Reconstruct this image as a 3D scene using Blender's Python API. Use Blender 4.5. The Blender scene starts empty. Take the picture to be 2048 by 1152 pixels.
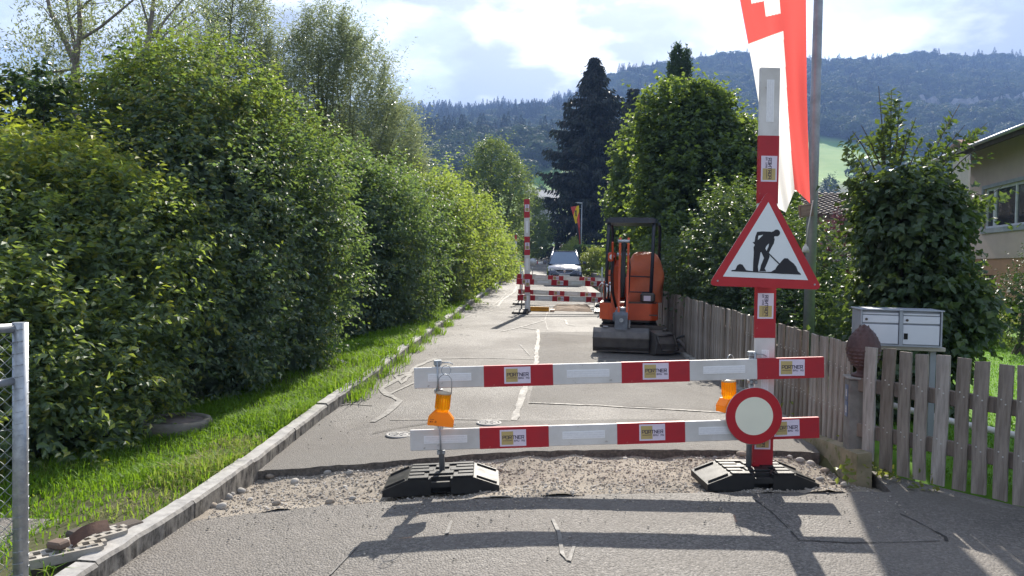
import bpy, bmesh, math, random
import numpy as np
from mathutils import Vector, Matrix
from mathutils.geometry import tessellate_polygon

random.seed(11)
rng = np.random.default_rng(11)
SC = bpy.context.scene
COL = SC.collection
rad = math.radians

# ------------------------------------------------------------------ camera
TH, RO, FPX, CH = 0.0299, 0.018, 1540.0, 1.668      # pitch down, roll, focal length in px of a 2048 wide frame, eye height
_R0, _U0 = Vector((1, 0, 0)), Vector((0, math.sin(TH), math.cos(TH)))
FW = Vector((0, math.cos(TH), -math.sin(TH)))
RT = _R0 * math.cos(RO) + _U0 * math.sin(RO)
UP = -_R0 * math.sin(RO) + _U0 * math.cos(RO)
cam_d = bpy.data.cameras.new('camera')
cam_d.sensor_width = 36.0
cam_d.lens = 36.0 * FPX / 2048.0
cam_d.clip_start = 0.05
cam_d.clip_end = 9000
cam = bpy.data.objects.new('camera', cam_d)
COL.objects.link(cam)
cam.matrix_world = Matrix(((RT.x, UP.x, -FW.x, 0), (RT.y, UP.y, -FW.y, 0), (RT.z, UP.z, -FW.z, CH), (0, 0, 0, 1)))
SC.camera = cam

# ------------------------------------------------------------------ sun, sky, exposure
SUN_EL, SUN_AZ = rad(35.5), rad(9.5)                 # azimuth measured from the road axis (+Y) towards +X
SDIR = Vector((math.sin(SUN_AZ) * math.cos(SUN_EL), math.cos(SUN_AZ) * math.cos(SUN_EL), math.sin(SUN_EL)))
sun_d = bpy.data.lights.new('sun', 'SUN')
sun_d.energy = 2.8
sun_d.angle = rad(0.55)
sun_d.color = (1.0, 0.93, 0.82)
sun = bpy.data.objects.new('sun', sun_d)
COL.objects.link(sun)
sun.rotation_euler = SDIR.to_track_quat('Z', 'Y').to_euler()
sun.location = (20, 60, 60)

SC.view_settings.view_transform = 'Standard'
SC.view_settings.look = 'None'
SC.view_settings.gamma = 1.0
SC.view_settings.use_curve_mapping = False
SC.view_settings.exposure = 2.05
SC.render.engine = 'CYCLES'
SC.cycles.use_denoising = True
SC.cycles.max_bounces = 8
SC.cycles.diffuse_bounces = 3
SC.cycles.glossy_bounces = 2
SC.cycles.transmission_bounces = 4
SC.cycles.transparent_max_bounces = 8
SC.cycles.volume_bounces = 0
SC.cycles.sample_clamp_indirect = 4.0
SC.cycles.volume_step_rate = 4.0

W = bpy.data.worlds.new('World')
SC.world = W
W.use_nodes = True
_nt = W.node_tree
_nt.nodes.clear()


class NT:
    """tiny node helper"""
    def __init__(self, nt):
        self.nt = nt

    def n(self, kind, **kw):
        nd = self.nt.nodes.new(kind)
        for k, v in kw.items():
            if k.startswith('i_'):
                nm = k[2:]
                key = int(nm) if nm.isdigit() else nm.replace('_', ' ')
                s = nd.inputs[key]
                if hasattr(v, 'node'):
                    self.nt.links.new(v, s)
                else:
                    s.default_value = v
            else:
                setattr(nd, k, v)
        return nd

    def math(self, op, a, b=0.0, c=0.0, clamp=False):
        nd = self.nt.nodes.new('ShaderNodeMath')
        nd.operation = op
        nd.use_clamp = clamp
        for i, v in enumerate((a, b, c)):
            if hasattr(v, 'node'):
                self.nt.links.new(v, nd.inputs[i])
            else:
                nd.inputs[i].default_value = v
        return nd.outputs[0]

    def mix(self, f, a, b, blend='MIX'):
        nd = self.nt.nodes.new('ShaderNodeMix')
        nd.data_type = 'RGBA'
        nd.blend_type = blend
        for s, v in ((nd.inputs[0], f), (nd.inputs[6], a), (nd.inputs[7], b)):
            if hasattr(v, 'node'):
                self.nt.links.new(v, s)
            else:
                s.default_value = v if isinstance(v, float) or isinstance(v, int) else (*v[:3], 1)
        return nd.outputs[2]

    def ramp(self, f, stops, interp='LINEAR'):
        nd = self.nt.nodes.new('ShaderNodeValToRGB')
        nd.color_ramp.interpolation = interp
        el = nd.color_ramp.elements
        while len(el) < len(stops):
            el.new(0.5)
        for e, (p, c) in zip(el, stops):
            e.position = p
            e.color = (*c[:3], 1) if not isinstance(c, (int, float)) else (c, c, c, 1)
        self.nt.links.new(f, nd.inputs[0])
        return nd.outputs[0]

    def link(self, a, b):
        self.nt.links.new(a, b)


q = NT(_nt)
sky = q.n('ShaderNodeTexSky', sky_type='NISHITA', sun_disc=False, sun_elevation=SUN_EL, sun_rotation=SUN_AZ,
          air_density=1.3, dust_density=0.8, ozone_density=1.6)
tc = q.n('ShaderNodeTexCoord')
vn = q.n('ShaderNodeVectorMath', operation='NORMALIZE')
q.link(tc.outputs['Generated'], vn.inputs[0])
sx = q.n('ShaderNodeSeparateXYZ')
q.link(vn.outputs[0], sx.inputs[0])
zz = q.math('ADD', q.math('MAXIMUM', sx.outputs[2], 0.0), 0.22)
cv = q.n('ShaderNodeCombineXYZ')
q.link(q.math('DIVIDE', sx.outputs[0], zz), cv.inputs[0])
q.link(q.math('DIVIDE', sx.outputs[1], zz), cv.inputs[1])
n1 = q.n('ShaderNodeTexNoise', i_Scale=1.15, i_Detail=7.0, i_Roughness=0.56, i_Distortion=0.25)
mp0 = q.n('ShaderNodeMapping')
mp0.inputs['Location'].default_value = (4, 1, 0)
q.link(cv.outputs[0], mp0.inputs[0])
q.link(mp0.outputs[0], n1.inputs['Vector'])
mp = q.n('ShaderNodeMapping')
mp.inputs['Location'].default_value = (8, 2, 0)
q.link(cv.outputs[0], mp.inputs[0])
n2 = q.n('ShaderNodeTexNoise', i_Scale=2.0, i_Detail=6.0, i_Roughness=0.55)
q.link(mp.outputs[0], n2.inputs['Vector'])
cover = q.ramp(n1.outputs[0], [(0.34, 0.0), (0.50, 1.0)])
dens = q.ramp(n2.outputs[0], [(0.47, 1.0), (0.66, 0.0)])
dot = q.n('ShaderNodeVectorMath', operation='DOT_PRODUCT')
q.link(vn.outputs[0], dot.inputs[0])
dot.inputs[1].default_value = SDIR
aure = q.math('POWER', q.math('MAXIMUM', dot.outputs['Value'], 0.0), 11.0)      # forward scattering of thin cloud round the sun
thin = q.mix(aure, (0.285, 0.315, 0.36), (1.3, 1.28, 1.25))
thick = q.mix(aure, (0.128, 0.150, 0.192), (0.40, 0.415, 0.44))
cloud = q.mix(dens, thin, thick)
bgs = q.n('ShaderNodeVectorMath', operation='SCALE')
bgs.inputs['Scale'].default_value = 0.05
q.link(sky.outputs[0], bgs.inputs[0])
allsky = q.mix(cover, bgs.outputs[0], cloud)
bg = q.n('ShaderNodeBackground', i_Strength=1.0)
q.link(allsky, bg.inputs[0])
wo = q.n('ShaderNodeOutputWorld')
q.link(bg.outputs[0], wo.inputs[0])


# ------------------------------------------------------------------ places
def P(px, py, d):
    """the point d metres along the road seen at picture position px, py"""
    r = FW + RT * ((px - 1024) / FPX) - UP * ((py - 576) / FPX)
    return Vector((0, 0, CH)) + r * (d / r.y)


def G(px, py, off=0.0):
    """the point of the road surface (plus off) seen at picture position px, py"""
    r = FW + RT * ((px - 1024) / FPX) - UP * ((py - 576) / FPX)
    c = 0.0
    for _ in range(10):
        p = Vector((0, 0, CH)) + r * ((CH - off - c) / (0.017 * r.y - r.z))
        c = .7 * float(CR(p.x, p.y)) + .3 * c
    return p


_xl_y = [-60, 4.09, 5.25, 6.5, 8.4, 9.84, 13.5, 21.8, 33.4, 58, 75, 95, 110, 150, 200]
_xl_x = [-4.6, -2.144, -2.02, -1.975, -1.88, -1.75, -1.60, -1.32, -0.86, 0.0, 1.1, 3.0, 4.7, 9.5, 16]
_rz_y = [-60, 60, 80, 110, 150, 250, 350, 520]
_rz_z = [-1.02, 1.02, 1.8, 3.75, 6.0, 18, 38, 77]


def XL(y):
    return np.interp(y, _xl_y, _xl_x)


def XR(y):
    return XL(y) + 4.68 + np.interp(y, [0, 20, 60, 110], [0, 0.05, -0.1, -0.9])


def RZ(y):
    return np.interp(y, _rz_y, _rz_z)


def CR(x, y):
    """the near road falls away to the left of its crown"""
    t = np.clip((0.3 - np.asarray(x, float)) / 2.3, 0, 1)
    return -.11 * t * t * (3 - 2 * t) * np.clip((12 - np.asarray(y, float)) / 6, 0, 1)


def RX(x, y):
    return float(RZ(y)) + float(CR(x, y))


FA, FB = Vector((2.74, 6.02)), Vector((3.36, 5.2))      # line of the near picket fence


def behind_fence(x, y):
    return ((FB.x - FA.x) * (y - FA.y) - (FB.y - FA.y) * (x - FA.x)) > 0


def TZ(x, y):
    """height of the land, arrays welcome"""
    x = np.asarray(x, float)
    y = np.asarray(y, float)
    z = RZ(y) + CR(x, y)
    a = x / np.maximum(y, 60)
    S = np.interp(a, [-0.8, -0.15, 0.036, 0.085, 0.14, 0.25, 0.4, 0.7], [0.16, 0.183, 0.196, 0.212, 0.245, 0.262, 0.262, 0.272])
    t = np.clip((y - 520) / 620.0, 0, 1)
    ratio = 0.145 + (S - 0.145) * (t * (2 - t) * 0.6 + 0.4 * t)
    zh = CH + ratio * np.minimum(y, 1150) - np.maximum(y - 1150, 0) * 0.12
    z = np.where(y > 520, zh, z)
    wob = 3.0 * np.sin(x * 0.021 + 1.3) * np.sin(y * 0.017 + 0.4) + 1.6 * np.sin(x * 0.05 + y * 0.031)
    z = z + wob * np.clip((y - 180) / 200, 0, 1.6)
    near = np.clip((170 - y) / 60, 0, 1)
    t = XL(y) - 0.12 - x
    left = np.interp(t, [0, 0.05, 0.5, 1.5, 3, 6, 30, 90], [0.06, 0.06, 0.045, -0.10, -0.42, -0.62, -0.4, 0.0])
    bump = 0.035 * np.sin(x * 3.1 + y * 1.7) * np.sin(y * 2.3 - x)
    r = x - XR(y)
    right = np.where(r > 0.02, 0.07, -0.17)
    bf = behind_fence(x - .14, y - .11)
    right = np.where((y < 6.2), np.where(bf, 0.05, -0.17), right)
    z = z + near * np.where(t > 0, left + bump * np.clip(t, 0, 1), right)
    return z


# ------------------------------------------------------------------ mesh helpers
class MB:
    """collects shapes; build() links them as one mesh object"""
    def __init__(self):
        self.v, self.f, self.s, self.mi = [], [], [], []
        self.m = 0

    def add(self, vs, fs, smooth=False):
        o = len(self.v)
        self.v += [tuple(p) for p in vs]
        self.f += [tuple(i + o for i in f) for f in fs]
        self.s += [smooth] * len(fs)
        self.mi += [self.m] * len(fs)
        return self

    def box(self, a, b, rot=None, at=None, bev=0.0):
        (x0, y0, z0), (x1, y1, z1) = a, b
        if x0 > x1: x0, x1 = x1, x0
        if y0 > y1: y0, y1 = y1, y0
        if z0 > z1: z0, z1 = z1, z0
        if bev > 0:
            e = min(bev, (x1 - x0) * .45, (y1 - y0) * .45, (z1 - z0) * .45)
            vs, ids = [], {}
            for i, X in enumerate((x0, x1)):
                for j, Y in enumerate((y0, y1)):
                    for k, Z in enumerate((z0, z1)):
                        sx_, sy_, sz_ = (1, -1)[i], (1, -1)[j], (1, -1)[k]
                        for ax in range(3):
                            ids[i, j, k, ax] = len(vs)
                            vs.append((X + (e * sx_ if ax != 0 else 0), Y + (e * sy_ if ax != 1 else 0), Z + (e * sz_ if ax != 2 else 0)))
            fs = []
            for i in (0, 1):
                qd = [ids[i, 0, 0, 0], ids[i, 1, 0, 0], ids[i, 1, 1, 0], ids[i, 0, 1, 0]]
                fs.append(qd if i else qd[::-1])
                qd = [ids[0, i, 0, 1], ids[0, i, 1, 1], ids[1, i, 1, 1], ids[1, i, 0, 1]]
                fs.append(qd if i else qd[::-1])
                qd = [ids[0, 0, i, 2], ids[1, 0, i, 2], ids[1, 1, i, 2], ids[0, 1, i, 2]]
                fs.append(qd if i else qd[::-1])
            for j in (0, 1):
                for k in (0, 1):
                    fs.append([ids[0, j, k, 1], ids[1, j, k, 1], ids[1, j, k, 2], ids[0, j, k, 2]])
                    fs.append([ids[j, 0, k, 0], ids[j, 1, k, 0], ids[j, 1, k, 2], ids[j, 0, k, 2]])
                    fs.append([ids[j, k, 0, 0], ids[j, k, 1, 0], ids[j, k, 1, 1], ids[j, k, 0, 1]])
            for i in (0, 1):
                for j in (0, 1):
                    for k in (0, 1):
                        fs.append([ids[i, j, k, 0], ids[i, j, k, 1], ids[i, j, k, 2]])
        else:
            vs = [(x0, y0, z0), (x1, y0, z0), (x1, y1, z0), (x0, y1, z0), (x0, y0, z1), (x1, y0, z1), (x1, y1, z1), (x0, y1, z1)]
            fs = [(0, 3, 2, 1), (4, 5, 6, 7), (0, 1, 5, 4), (1, 2, 6, 5), (2, 3, 7, 6), (3, 0, 4, 7)]
        if rot is not None:
            c = Vector(at) if at is not None else Vector(((x0 + x1) / 2, (y0 + y1) / 2, (z0 + z1) / 2))
            vs = [rot @ (Vector(p) - c) + c for p in vs]
        return self.add(vs, fs)

    def tube(self, pts, r, seg=8, cap=True, closed=False, smooth=True):
        pts = [Vector(p) for p in pts]
        n = len(pts)
        rs = r if isinstance(r, (list, tuple)) else [r] * n
        vs, fs = [], []
        prev = None
        for i, p in enumerate(pts):
            if closed:
                d = pts[(i + 1) % n] - pts[i - 1]
            else:
                d = pts[min(i + 1, n - 1)] - pts[max(i - 1, 0)]
            if d.length < 1e-9: d = Vector((0, 0, 1))
            d.normalize()
            if prev is None:
                u = d.cross(Vector((0, 0, 1)))
                if u.length < 1e-3: u = d.cross(Vector((1, 0, 0)))
            else:
                u = prev - d * prev.dot(d)
            u.normalize()
            prev = u
            w = d.cross(u)
            for k in range(seg):
                a = 2 * math.pi * k / seg
                vs.append(p + (u * math.cos(a) + w * math.sin(a)) * rs[i])
        m = n if closed else n - 1
        for i in range(m):
            j = (i + 1) % n
            for k in range(seg):
                l = (k + 1) % seg
                fs.append((i * seg + k, i * seg + l, j * seg + l, j * seg + k))
        self.add(vs, fs, smooth)
        if cap and not closed:
            o = len(self.v) - len(vs)
            self.f += [tuple(o + k for k in range(seg))[::-1], tuple(o + (n - 1) * seg + k for k in range(seg))]
            self.s += [False, False]
            self.mi += [self.m] * 2
        return self

    def cyl(self, a, b, r, r2=None, seg=16, smooth=True):
        return self.tube([a, b], [r, r if r2 is None else r2], seg, True, False, smooth)

    def prism(self, poly, fn, t0, t1):
        """closed outline poly [(u,v)] swept from t0 to t1, fn(u,v,t) -> point"""
        n = len(poly)
        vs = [fn(u, v, t0) for u, v in poly] + [fn(u, v, t1) for u, v in poly]
        tris = tessellate_polygon([[Vector((u, v, 0)) for u, v in poly]])
        fs = [tuple(t) for t in tris] + [tuple(i + n for i in t)[::-1] for t in tris]
        fs += [(i, (i + 1) % n, n + (i + 1) % n, n + i) for i in range(n)]
        return self.add(vs, fs)

    def flat(self, poly, fn):
        tris = tessellate_polygon([[Vector((u, v, 0)) for u, v in poly]])
        return self.add([fn(u, v) for u, v in poly], [tuple(t) for t in tris])

    def lathe(self, prof, c=(0, 0, 0), seg=20, smooth=True, axis='z'):
        c = Vector(c)
        vs, fs = [], []
        for r, h in prof:
            for k in range(seg):
                a = 2 * math.pi * k / seg
                if axis == 'z':
                    vs.append(c + Vector((r * math.cos(a), r * math.sin(a), h)))
                elif axis == 'y':
                    vs.append(c + Vector((r * math.cos(a), h, r * math.sin(a))))
                else:
                    vs.append(c + Vector((h, r * math.cos(a), r * math.sin(a))))
        for i in range(len(prof) - 1):
            for k in range(seg):
                l = (k + 1) % seg
                fs.append((i * seg + k, i * seg + l, (i + 1) * seg + l, (i + 1) * seg + k))
        return self.add(vs, fs, smooth)

    def grid(self, nu, nv, fn, smooth=True):
        vs = [fn(i / nu, j / nv) for i in range(nu + 1) for j in range(nv + 1)]
        fs = [(i * (nv + 1) + j, (i + 1) * (nv + 1) + j, (i + 1) * (nv + 1) + j + 1, i * (nv + 1) + j + 1) for i in range(nu) for j in range(nv)]
        return self.add(vs, fs, smooth)

    def mesh(self, name, mats):
        me = bpy.data.meshes.new(name)
        me.from_pydata(self.v, [], self.f)
        for mt in (mats if isinstance(mats, (list, tuple)) else [mats]):
            me.materials.append(mt)
        me.polygons.foreach_set('use_smooth', self.s)
        me.polygons.foreach_set('material_index', self.mi)
        bm = bmesh.new()
        bm.from_mesh(me)
        bmesh.ops.recalc_face_normals(bm, faces=bm.faces)
        bm.to_mesh(me)
        bm.free()
        me.update()
        return me

    def build(self, name, mats, parent=None, loc=None):
        return link(name, self.mesh(name, mats), parent, loc)


def link(name, me, parent=None, loc=None, rot=None, scale=None):
    o = bpy.data.objects.new(name, me)
    COL.objects.link(o)
    if parent is not None: o.parent = parent
    if loc is not None: o.location = loc
    if rot is not None: o.rotation_euler = rot
    if scale is not None: o.scale = scale
    return o


def tag(o, label=None, cat=None, group=None, kind=None):
    if label: o['label'] = label
    if cat: o['category'] = cat
    if group: o['group'] = group
    if kind: o['kind'] = kind
    return o


def thing(name, label, cat, loc=(0, 0, 0), rz=0.0, group=None):
    o = bpy.data.objects.new(name, None)
    COL.objects.link(o)
    o.empty_display_size = 0.1
    o.location = loc
    o.rotation_euler = (0, 0, rz)
    return tag(o, label, cat, group)


_kids = {}


def copy_tree(o, parent=None):
    c = o.copy()
    COL.objects.link(c)
    c.parent = parent
    for ch in list(o.children):
        copy_tree(ch, c)
    return c


def npmesh(name, V, Fc, mats, tint=None, smooth=False):
    """big mesh from arrays; Fc (m,k)"""
    me = bpy.data.meshes.new(name)
    V = np.asarray(V, np.float32)
    Fc = np.asarray(Fc, np.int32)
    m, k = Fc.shape
    me.vertices.add(len(V))
    me.vertices.foreach_set('co', V.ravel())
    me.loops.add(m * k)
    me.loops.foreach_set('vertex_index', Fc.ravel())
    me.polygons.add(m)
    me.polygons.foreach_set('loop_start', np.arange(0, m * k, k, dtype=np.int32))
    me.polygons.foreach_set('loop_total', np.full(m, k, np.int32))
    me.polygons.foreach_set('use_smooth', np.full(m, smooth, bool))
    if tint is not None:
        at = me.attributes.new('tint', 'FLOAT', 'POINT')
        at.data.foreach_set('value', np.asarray(tint, np.float32))
    for mt in (mats if isinstance(mats, (list, tuple)) else [mats]):
        me.materials.append(mt)
    me.update(calc_edges=True)
    return me


# ------------------------------------------------------------------ materials
_mats = {}


def M(name, col, rough=0.6, col2=None, scale=6.0, detail=5.0, bump=0.0, bscale=60.0, metal=0.0, spec=0.5, lo=0.35, hi=0.65, stretch=None, coat=0.0, trans=0.0, ior=1.45, spots=None, alpha=None):
    if name in _mats: return _mats[name]
    m = bpy.data.materials.new(name)
    m.use_nodes = True
    nt = m.node_tree
    nt.nodes.clear()
    h = NT(nt)
    out = h.n('ShaderNodeOutputMaterial')
    b = h.n('ShaderNodeBsdfPrincipled', i_Roughness=rough, i_Metallic=metal)
    b.inputs['Specular IOR Level'].default_value = spec
    b.inputs['Coat Weight'].default_value = coat
    b.inputs['Coat Roughness'].default_value = 0.08
    b.inputs['Transmission Weight'].default_value = trans
    b.inputs['IOR'].default_value = ior
    h.link(b.outputs[0], out.inputs[0])
    t = h.n('ShaderNodeTexCoord')
    vec = t.outputs['Object']
    if stretch:
        mpn = h.n('ShaderNodeMapping')
        mpn.inputs['Scale'].default_value = stretch
        h.link(vec, mpn.inputs[0])
        vec = mpn.outputs[0]
    c2 = col2 if col2 else tuple(c * 0.8 for c in col)
    nz = h.n('ShaderNodeTexNoise', i_Scale=scale, i_Detail=detail, i_Roughness=0.6)
    h.link(vec, nz.inputs['Vector'])
    f = h.ramp(nz.outputs[0], [(lo, 0.0), (hi, 1.0)])
    c = h.mix(f, col, c2)
    if spots:
        sc_, sc_col, thr = spots
        nz2 = h.n('ShaderNodeTexNoise', i_Scale=sc_, i_Detail=3.0, i_Roughness=0.7)
        h.link(vec, nz2.inputs['Vector'])
        c = h.mix(h.ramp(nz2.outputs[0], [(thr, 0.0), (thr + 0.06, 1.0)]), c, sc_col)
    h.link(c, b.inputs['Base Color'])
    rr = h.math('MULTIPLY_ADD', f, 0.15, rough - 0.05)
    h.link(rr, b.inputs['Roughness'])
    if bump > 0:
        nb = h.n('ShaderNodeTexNoise', i_Scale=bscale, i_Detail=4.0, i_Roughness=0.65)
        h.link(vec, nb.inputs['Vector'])
        bp = h.n('ShaderNodeBump', i_Strength=bump, i_Distance=0.01)
        h.link(nb.outputs[0], bp.inputs['Height'])
        h.link(bp.outputs[0], b.inputs['Normal'])
    _mats[name] = m
    return m


def leafmat(name, c1, c2, tr, rough=0.38, tw=0.4, spec=0.5, c3=None):
    if name in _mats: return _mats[name]
    m = bpy.data.materials.new(name)
    m.use_nodes = True
    nt = m.node_tree
    nt.nodes.clear()
    h = NT(nt)
    out = h.n('ShaderNodeOutputMaterial')
    at = h.n('ShaderNodeAttribute', attribute_name='tint')
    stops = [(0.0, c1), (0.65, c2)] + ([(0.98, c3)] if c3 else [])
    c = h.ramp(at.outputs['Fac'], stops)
    b = h.n('ShaderNodeBsdfPrincipled', i_Roughness=rough)
    b.inputs['Specular IOR Level'].default_value = spec
    h.link(c, b.inputs['Base Color'])
    tl = h.n('ShaderNodeBsdfTranslucent')
    tcx = h.mix(0.6, c, tr)
    h.link(tcx, tl.inputs[0])
    mx = h.n('ShaderNodeMixShader', i_0=tw)
    h.link(b.outputs[0], mx.inputs[1])
    h.link(tl.outputs[0], mx.inputs[2])
    h.link(mx.outputs[0], out.inputs[0])
    _mats[name] = m
    return m


def asphalt(name, c1, c2, dust, dust_amt, grain=90.0, rough=0.72, crack=False):
    if name in _mats: return _mats[name]
    m = bpy.data.materials.new(name)
    m.use_nodes = True
    nt = m.node_tree
    nt.nodes.clear()
    h = NT(nt)
    out = h.n('ShaderNodeOutputMaterial')
    b = h.n('ShaderNodeBsdfPrincipled')
    h.link(b.outputs[0], out.inputs[0])
    t = h.n('ShaderNodeTexCoord')
    vec = t.outputs['Object']
    v = h.n('ShaderNodeTexVoronoi', i_Scale=grain)
    h.link(vec, v.inputs['Vector'])
    sp = h.n('ShaderNodeSeparateColor')
    h.link(v.outputs['Color'], sp.inputs[0])
    g = h.ramp(sp.outputs[0], [(0.0, 0.0), (0.35, 0.12), (0.7, 0.4), (0.92, 0.75), (1.0, 1.0)])
    v2 = h.n('ShaderNodeTexVoronoi', i_Scale=grain * 2.1)
    h.link(vec, v2.inputs['Vector'])
    sp2 = h.n('ShaderNodeSeparateColor')
    h.link(v2.outputs['Color'], sp2.inputs[0])
    nf = h.n('ShaderNodeTexNoise', i_Scale=38.0, i_Detail=4.0, i_Roughness=0.8)
    h.link(vec, nf.inputs['Vector'])
    g2 = h.math('ADD', h.math('MULTIPLY', g, 0.55), h.math('MULTIPLY', h.math('POWER', sp2.outputs[1], 2.0), 0.35), clamp=True)
    g2 = h.math('ADD', g2, h.math('MULTIPLY_ADD', nf.outputs[0], 0.9, -0.45), clamp=True)
    c = h.mix(g2, c1, c2)
    nl = h.n('ShaderNodeTexNoise', i_Scale=0.55, i_Detail=7.0, i_Roughness=0.62, i_Distortion=0.4)
    h.link(vec, nl.inputs['Vector'])
    df = h.math('MULTIPLY', h.ramp(nl.outputs[0], [(0.40, 0.0), (0.64, 1.0)]), dust_amt)
    c = h.mix(df, c, dust)
    mpw = h.n('ShaderNodeMapping')
    mpw.inputs['Scale'].default_value = (2.4, .10, 1.0)                       # wheel wear runs along the road
    h.link(vec, mpw.inputs[0])
    nw = h.n('ShaderNodeTexNoise', i_Scale=1.0, i_Detail=5.0, i_Roughness=0.6, i_Distortion=0.3)
    h.link(mpw.outputs[0], nw.inputs['Vector'])
    c = h.mix(h.math('MULTIPLY', h.ramp(nw.outputs[0], [(0.45, 0.0), (0.66, 1.0)]), 0.38), c, tuple(x * 0.72 for x in dust))
    nd2 = h.n('ShaderNodeTexNoise', i_Scale=1.1, i_Detail=7.0, i_Roughness=0.68, i_Distortion=0.8)
    h.link(vec, nd2.inputs['Vector'])
    c = h.mix(h.math('MULTIPLY', h.ramp(nd2.outputs[0], [(0.55, 0.0), (0.70, 1.0)]), 0.45), c, tuple(x * 1.1 for x in dust))
    ns = h.n('ShaderNodeTexNoise', i_Scale=2.6, i_Detail=6.0, i_Roughness=0.7)
    h.link(vec, ns.inputs['Vector'])
    c = h.mix(h.math('MULTIPLY', h.ramp(ns.outputs[0], [(0.56, 0.0), (0.72, 1.0)]), 0.35), c, tuple(x * 0.6 for x in c1))
    h.link(c, b.inputs['Base Color'])
    h.link(h.math('MULTIPLY_ADD', df, 0.2, rough), b.inputs['Roughness'])
    b.inputs['Specular IOR Level'].default_value = 0.4
    bp = h.n('ShaderNodeBump', i_Strength=0.8, i_Distance=0.008)
    hh = h.math('ADD', h.math('MULTIPLY', v.outputs['Distance'], -1.0), h.math('MULTIPLY', ns.outputs[0], 0.8))
    h.link(hh, bp.inputs['Height'])
    h.link(bp.outputs[0], b.inputs['Normal'])
    _mats[name] = m
    return m


WHITE = M('white_paint', (0.66, 0.645, 0.63), 0.45, (0.53, 0.51, 0.485), 4, detail=8, bump=0.04, spots=(16, (0.36, 0.33, 0.30), 0.66))
RED = M('signal_red', (0.42, 0.012, 0.022), 0.42, (0.36, 0.014, 0.024), 7, spots=(22, (0.42, 0.14, 0.12), 0.69))
REFL = M('reflector_white', (0.88, 0.88, 0.88), 0.22, (0.78, 0.78, 0.8), 40, spec=0.8)
LILAC = M('sticker_white', (0.70, 0.62, 0.72), 0.4, (0.66, 0.58, 0.69), 12)
STYEL = M('sticker_yellow', (0.50, 0.38, 0.15), 0.4, (0.45, 0.34, 0.14), 12)
INK = M('ink_blue', (0.03, 0.02, 0.06), 0.5)
GALV = M('galvanised_steel', (0.42, 0.44, 0.46), 0.42, (0.30, 0.32, 0.34), 25, metal=0.7, bump=0.03)
RUBBER = M('black_rubber', (0.011, 0.011, 0.012), 0.5, (0.024, 0.023, 0.022), 12, bump=0.12, bscale=90, spec=0.4)
HOLE = M('recess_black', (0.008, 0.008, 0.008), 0.8)
CONC = M('concrete', (0.30, 0.285, 0.26), 0.85, (0.20, 0.19, 0.175), 9, bump=0.25, bscale=120, spots=(45, (0.2, 0.19, 0.17), 0.66))
STEEL_DARK = M('dark_steel', (0.06, 0.055, 0.052), 0.45, (0.12, 0.10, 0.085), 14, metal=0.5, bump=0.08)
# ------------------------------------------------------------------ land, road, kerb
def ground_mat():
    m = bpy.data.materials.new('land')
    m.use_nodes = True
    nt = m.node_tree
    nt.nodes.clear()
    h = NT(nt)
    out = h.n('ShaderNodeOutputMaterial')
    b = h.n('ShaderNodeBsdfPrincipled', i_Roughness=0.9)
    b.inputs['Specular IOR Level'].default_value = 0.15
    h.link(b.outputs[0], out.inputs[0])
    t = h.n('ShaderNodeTexCoord')
    at = h.n('ShaderNodeAttribute', attribute_name='tint')          # 0 bare soil, 0.5 mown lawn, 0.75 meadow, 1 forest floor
    n = h.n('ShaderNodeTexNoise', i_Scale=3.0, i_Detail=8.0, i_Roughness=0.7)
    h.link(t.outputs['Object'], n.inputs['Vector'])
    n3 = h.n('ShaderNodeTexNoise', i_Scale=0.03, i_Detail=5.0, i_Roughness=0.6)
    h.link(t.outputs['Object'], n3.inputs['Vector'])
    soil = h.mix(n.outputs[0], (0.035, 0.028, 0.018), (0.10, 0.08, 0.05))
    lawn = h.mix(n.outputs[0], (0.07, 0.16, 0.015), (0.13, 0.26, 0.03))
    mead = h.mix(h.ramp(n3.outputs[0], [(0.35, 0.0), (0.65, 1.0)]), (0.11, 0.24, 0.035), (0.20, 0.30, 0.07))
    frst = h.mix(n.outputs[0], (0.015, 0.03, 0.01), (0.03, 0.05, 0.018))
    f = at.outputs['Fac']
    c = h.mix(h.math('MULTIPLY', f, 2.0, clamp=True), soil, lawn)
    c = h.mix(h.math('MULTIPLY', h.math('SUBTRACT', f, 0.5), 4.0, clamp=True), c, mead)
    c = h.mix(h.math('MULTIPLY', h.math('SUBTRACT', f, 0.75), 4.0, clamp=True), c, frst)
    h.link(c, b.inputs['Base Color'])
    bp = h.n('ShaderNodeBump', i_Strength=0.5, i_Distance=0.03)
    h.link(n.outputs[0], bp.inputs['Height'])
    h.link(bp.outputs[0], b.inputs['Normal'])
    return m


def lawn_zone(x, y):
    return (x > XR(y) + 0.3) & (y > 3.5) & (y < 24) & (x < 13)


MEADOWS = [(15, 365, 40, 70, 0.0), (205, 500, 80, 145, 0.0), (40, 250, 120, 60, 0.0), (330, 420, 90, 80, 0.0), (-60, 240, 90, 70, 0)]


def in_meadow(x, y):
    r = np.zeros_like(np.asarray(x, float), bool)
    for cx, cy, rx, ry, a in MEADOWS:
        r |= ((x - cx) / rx) ** 2 + ((y - cy) / ry) ** 2 < 1
    return r


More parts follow.
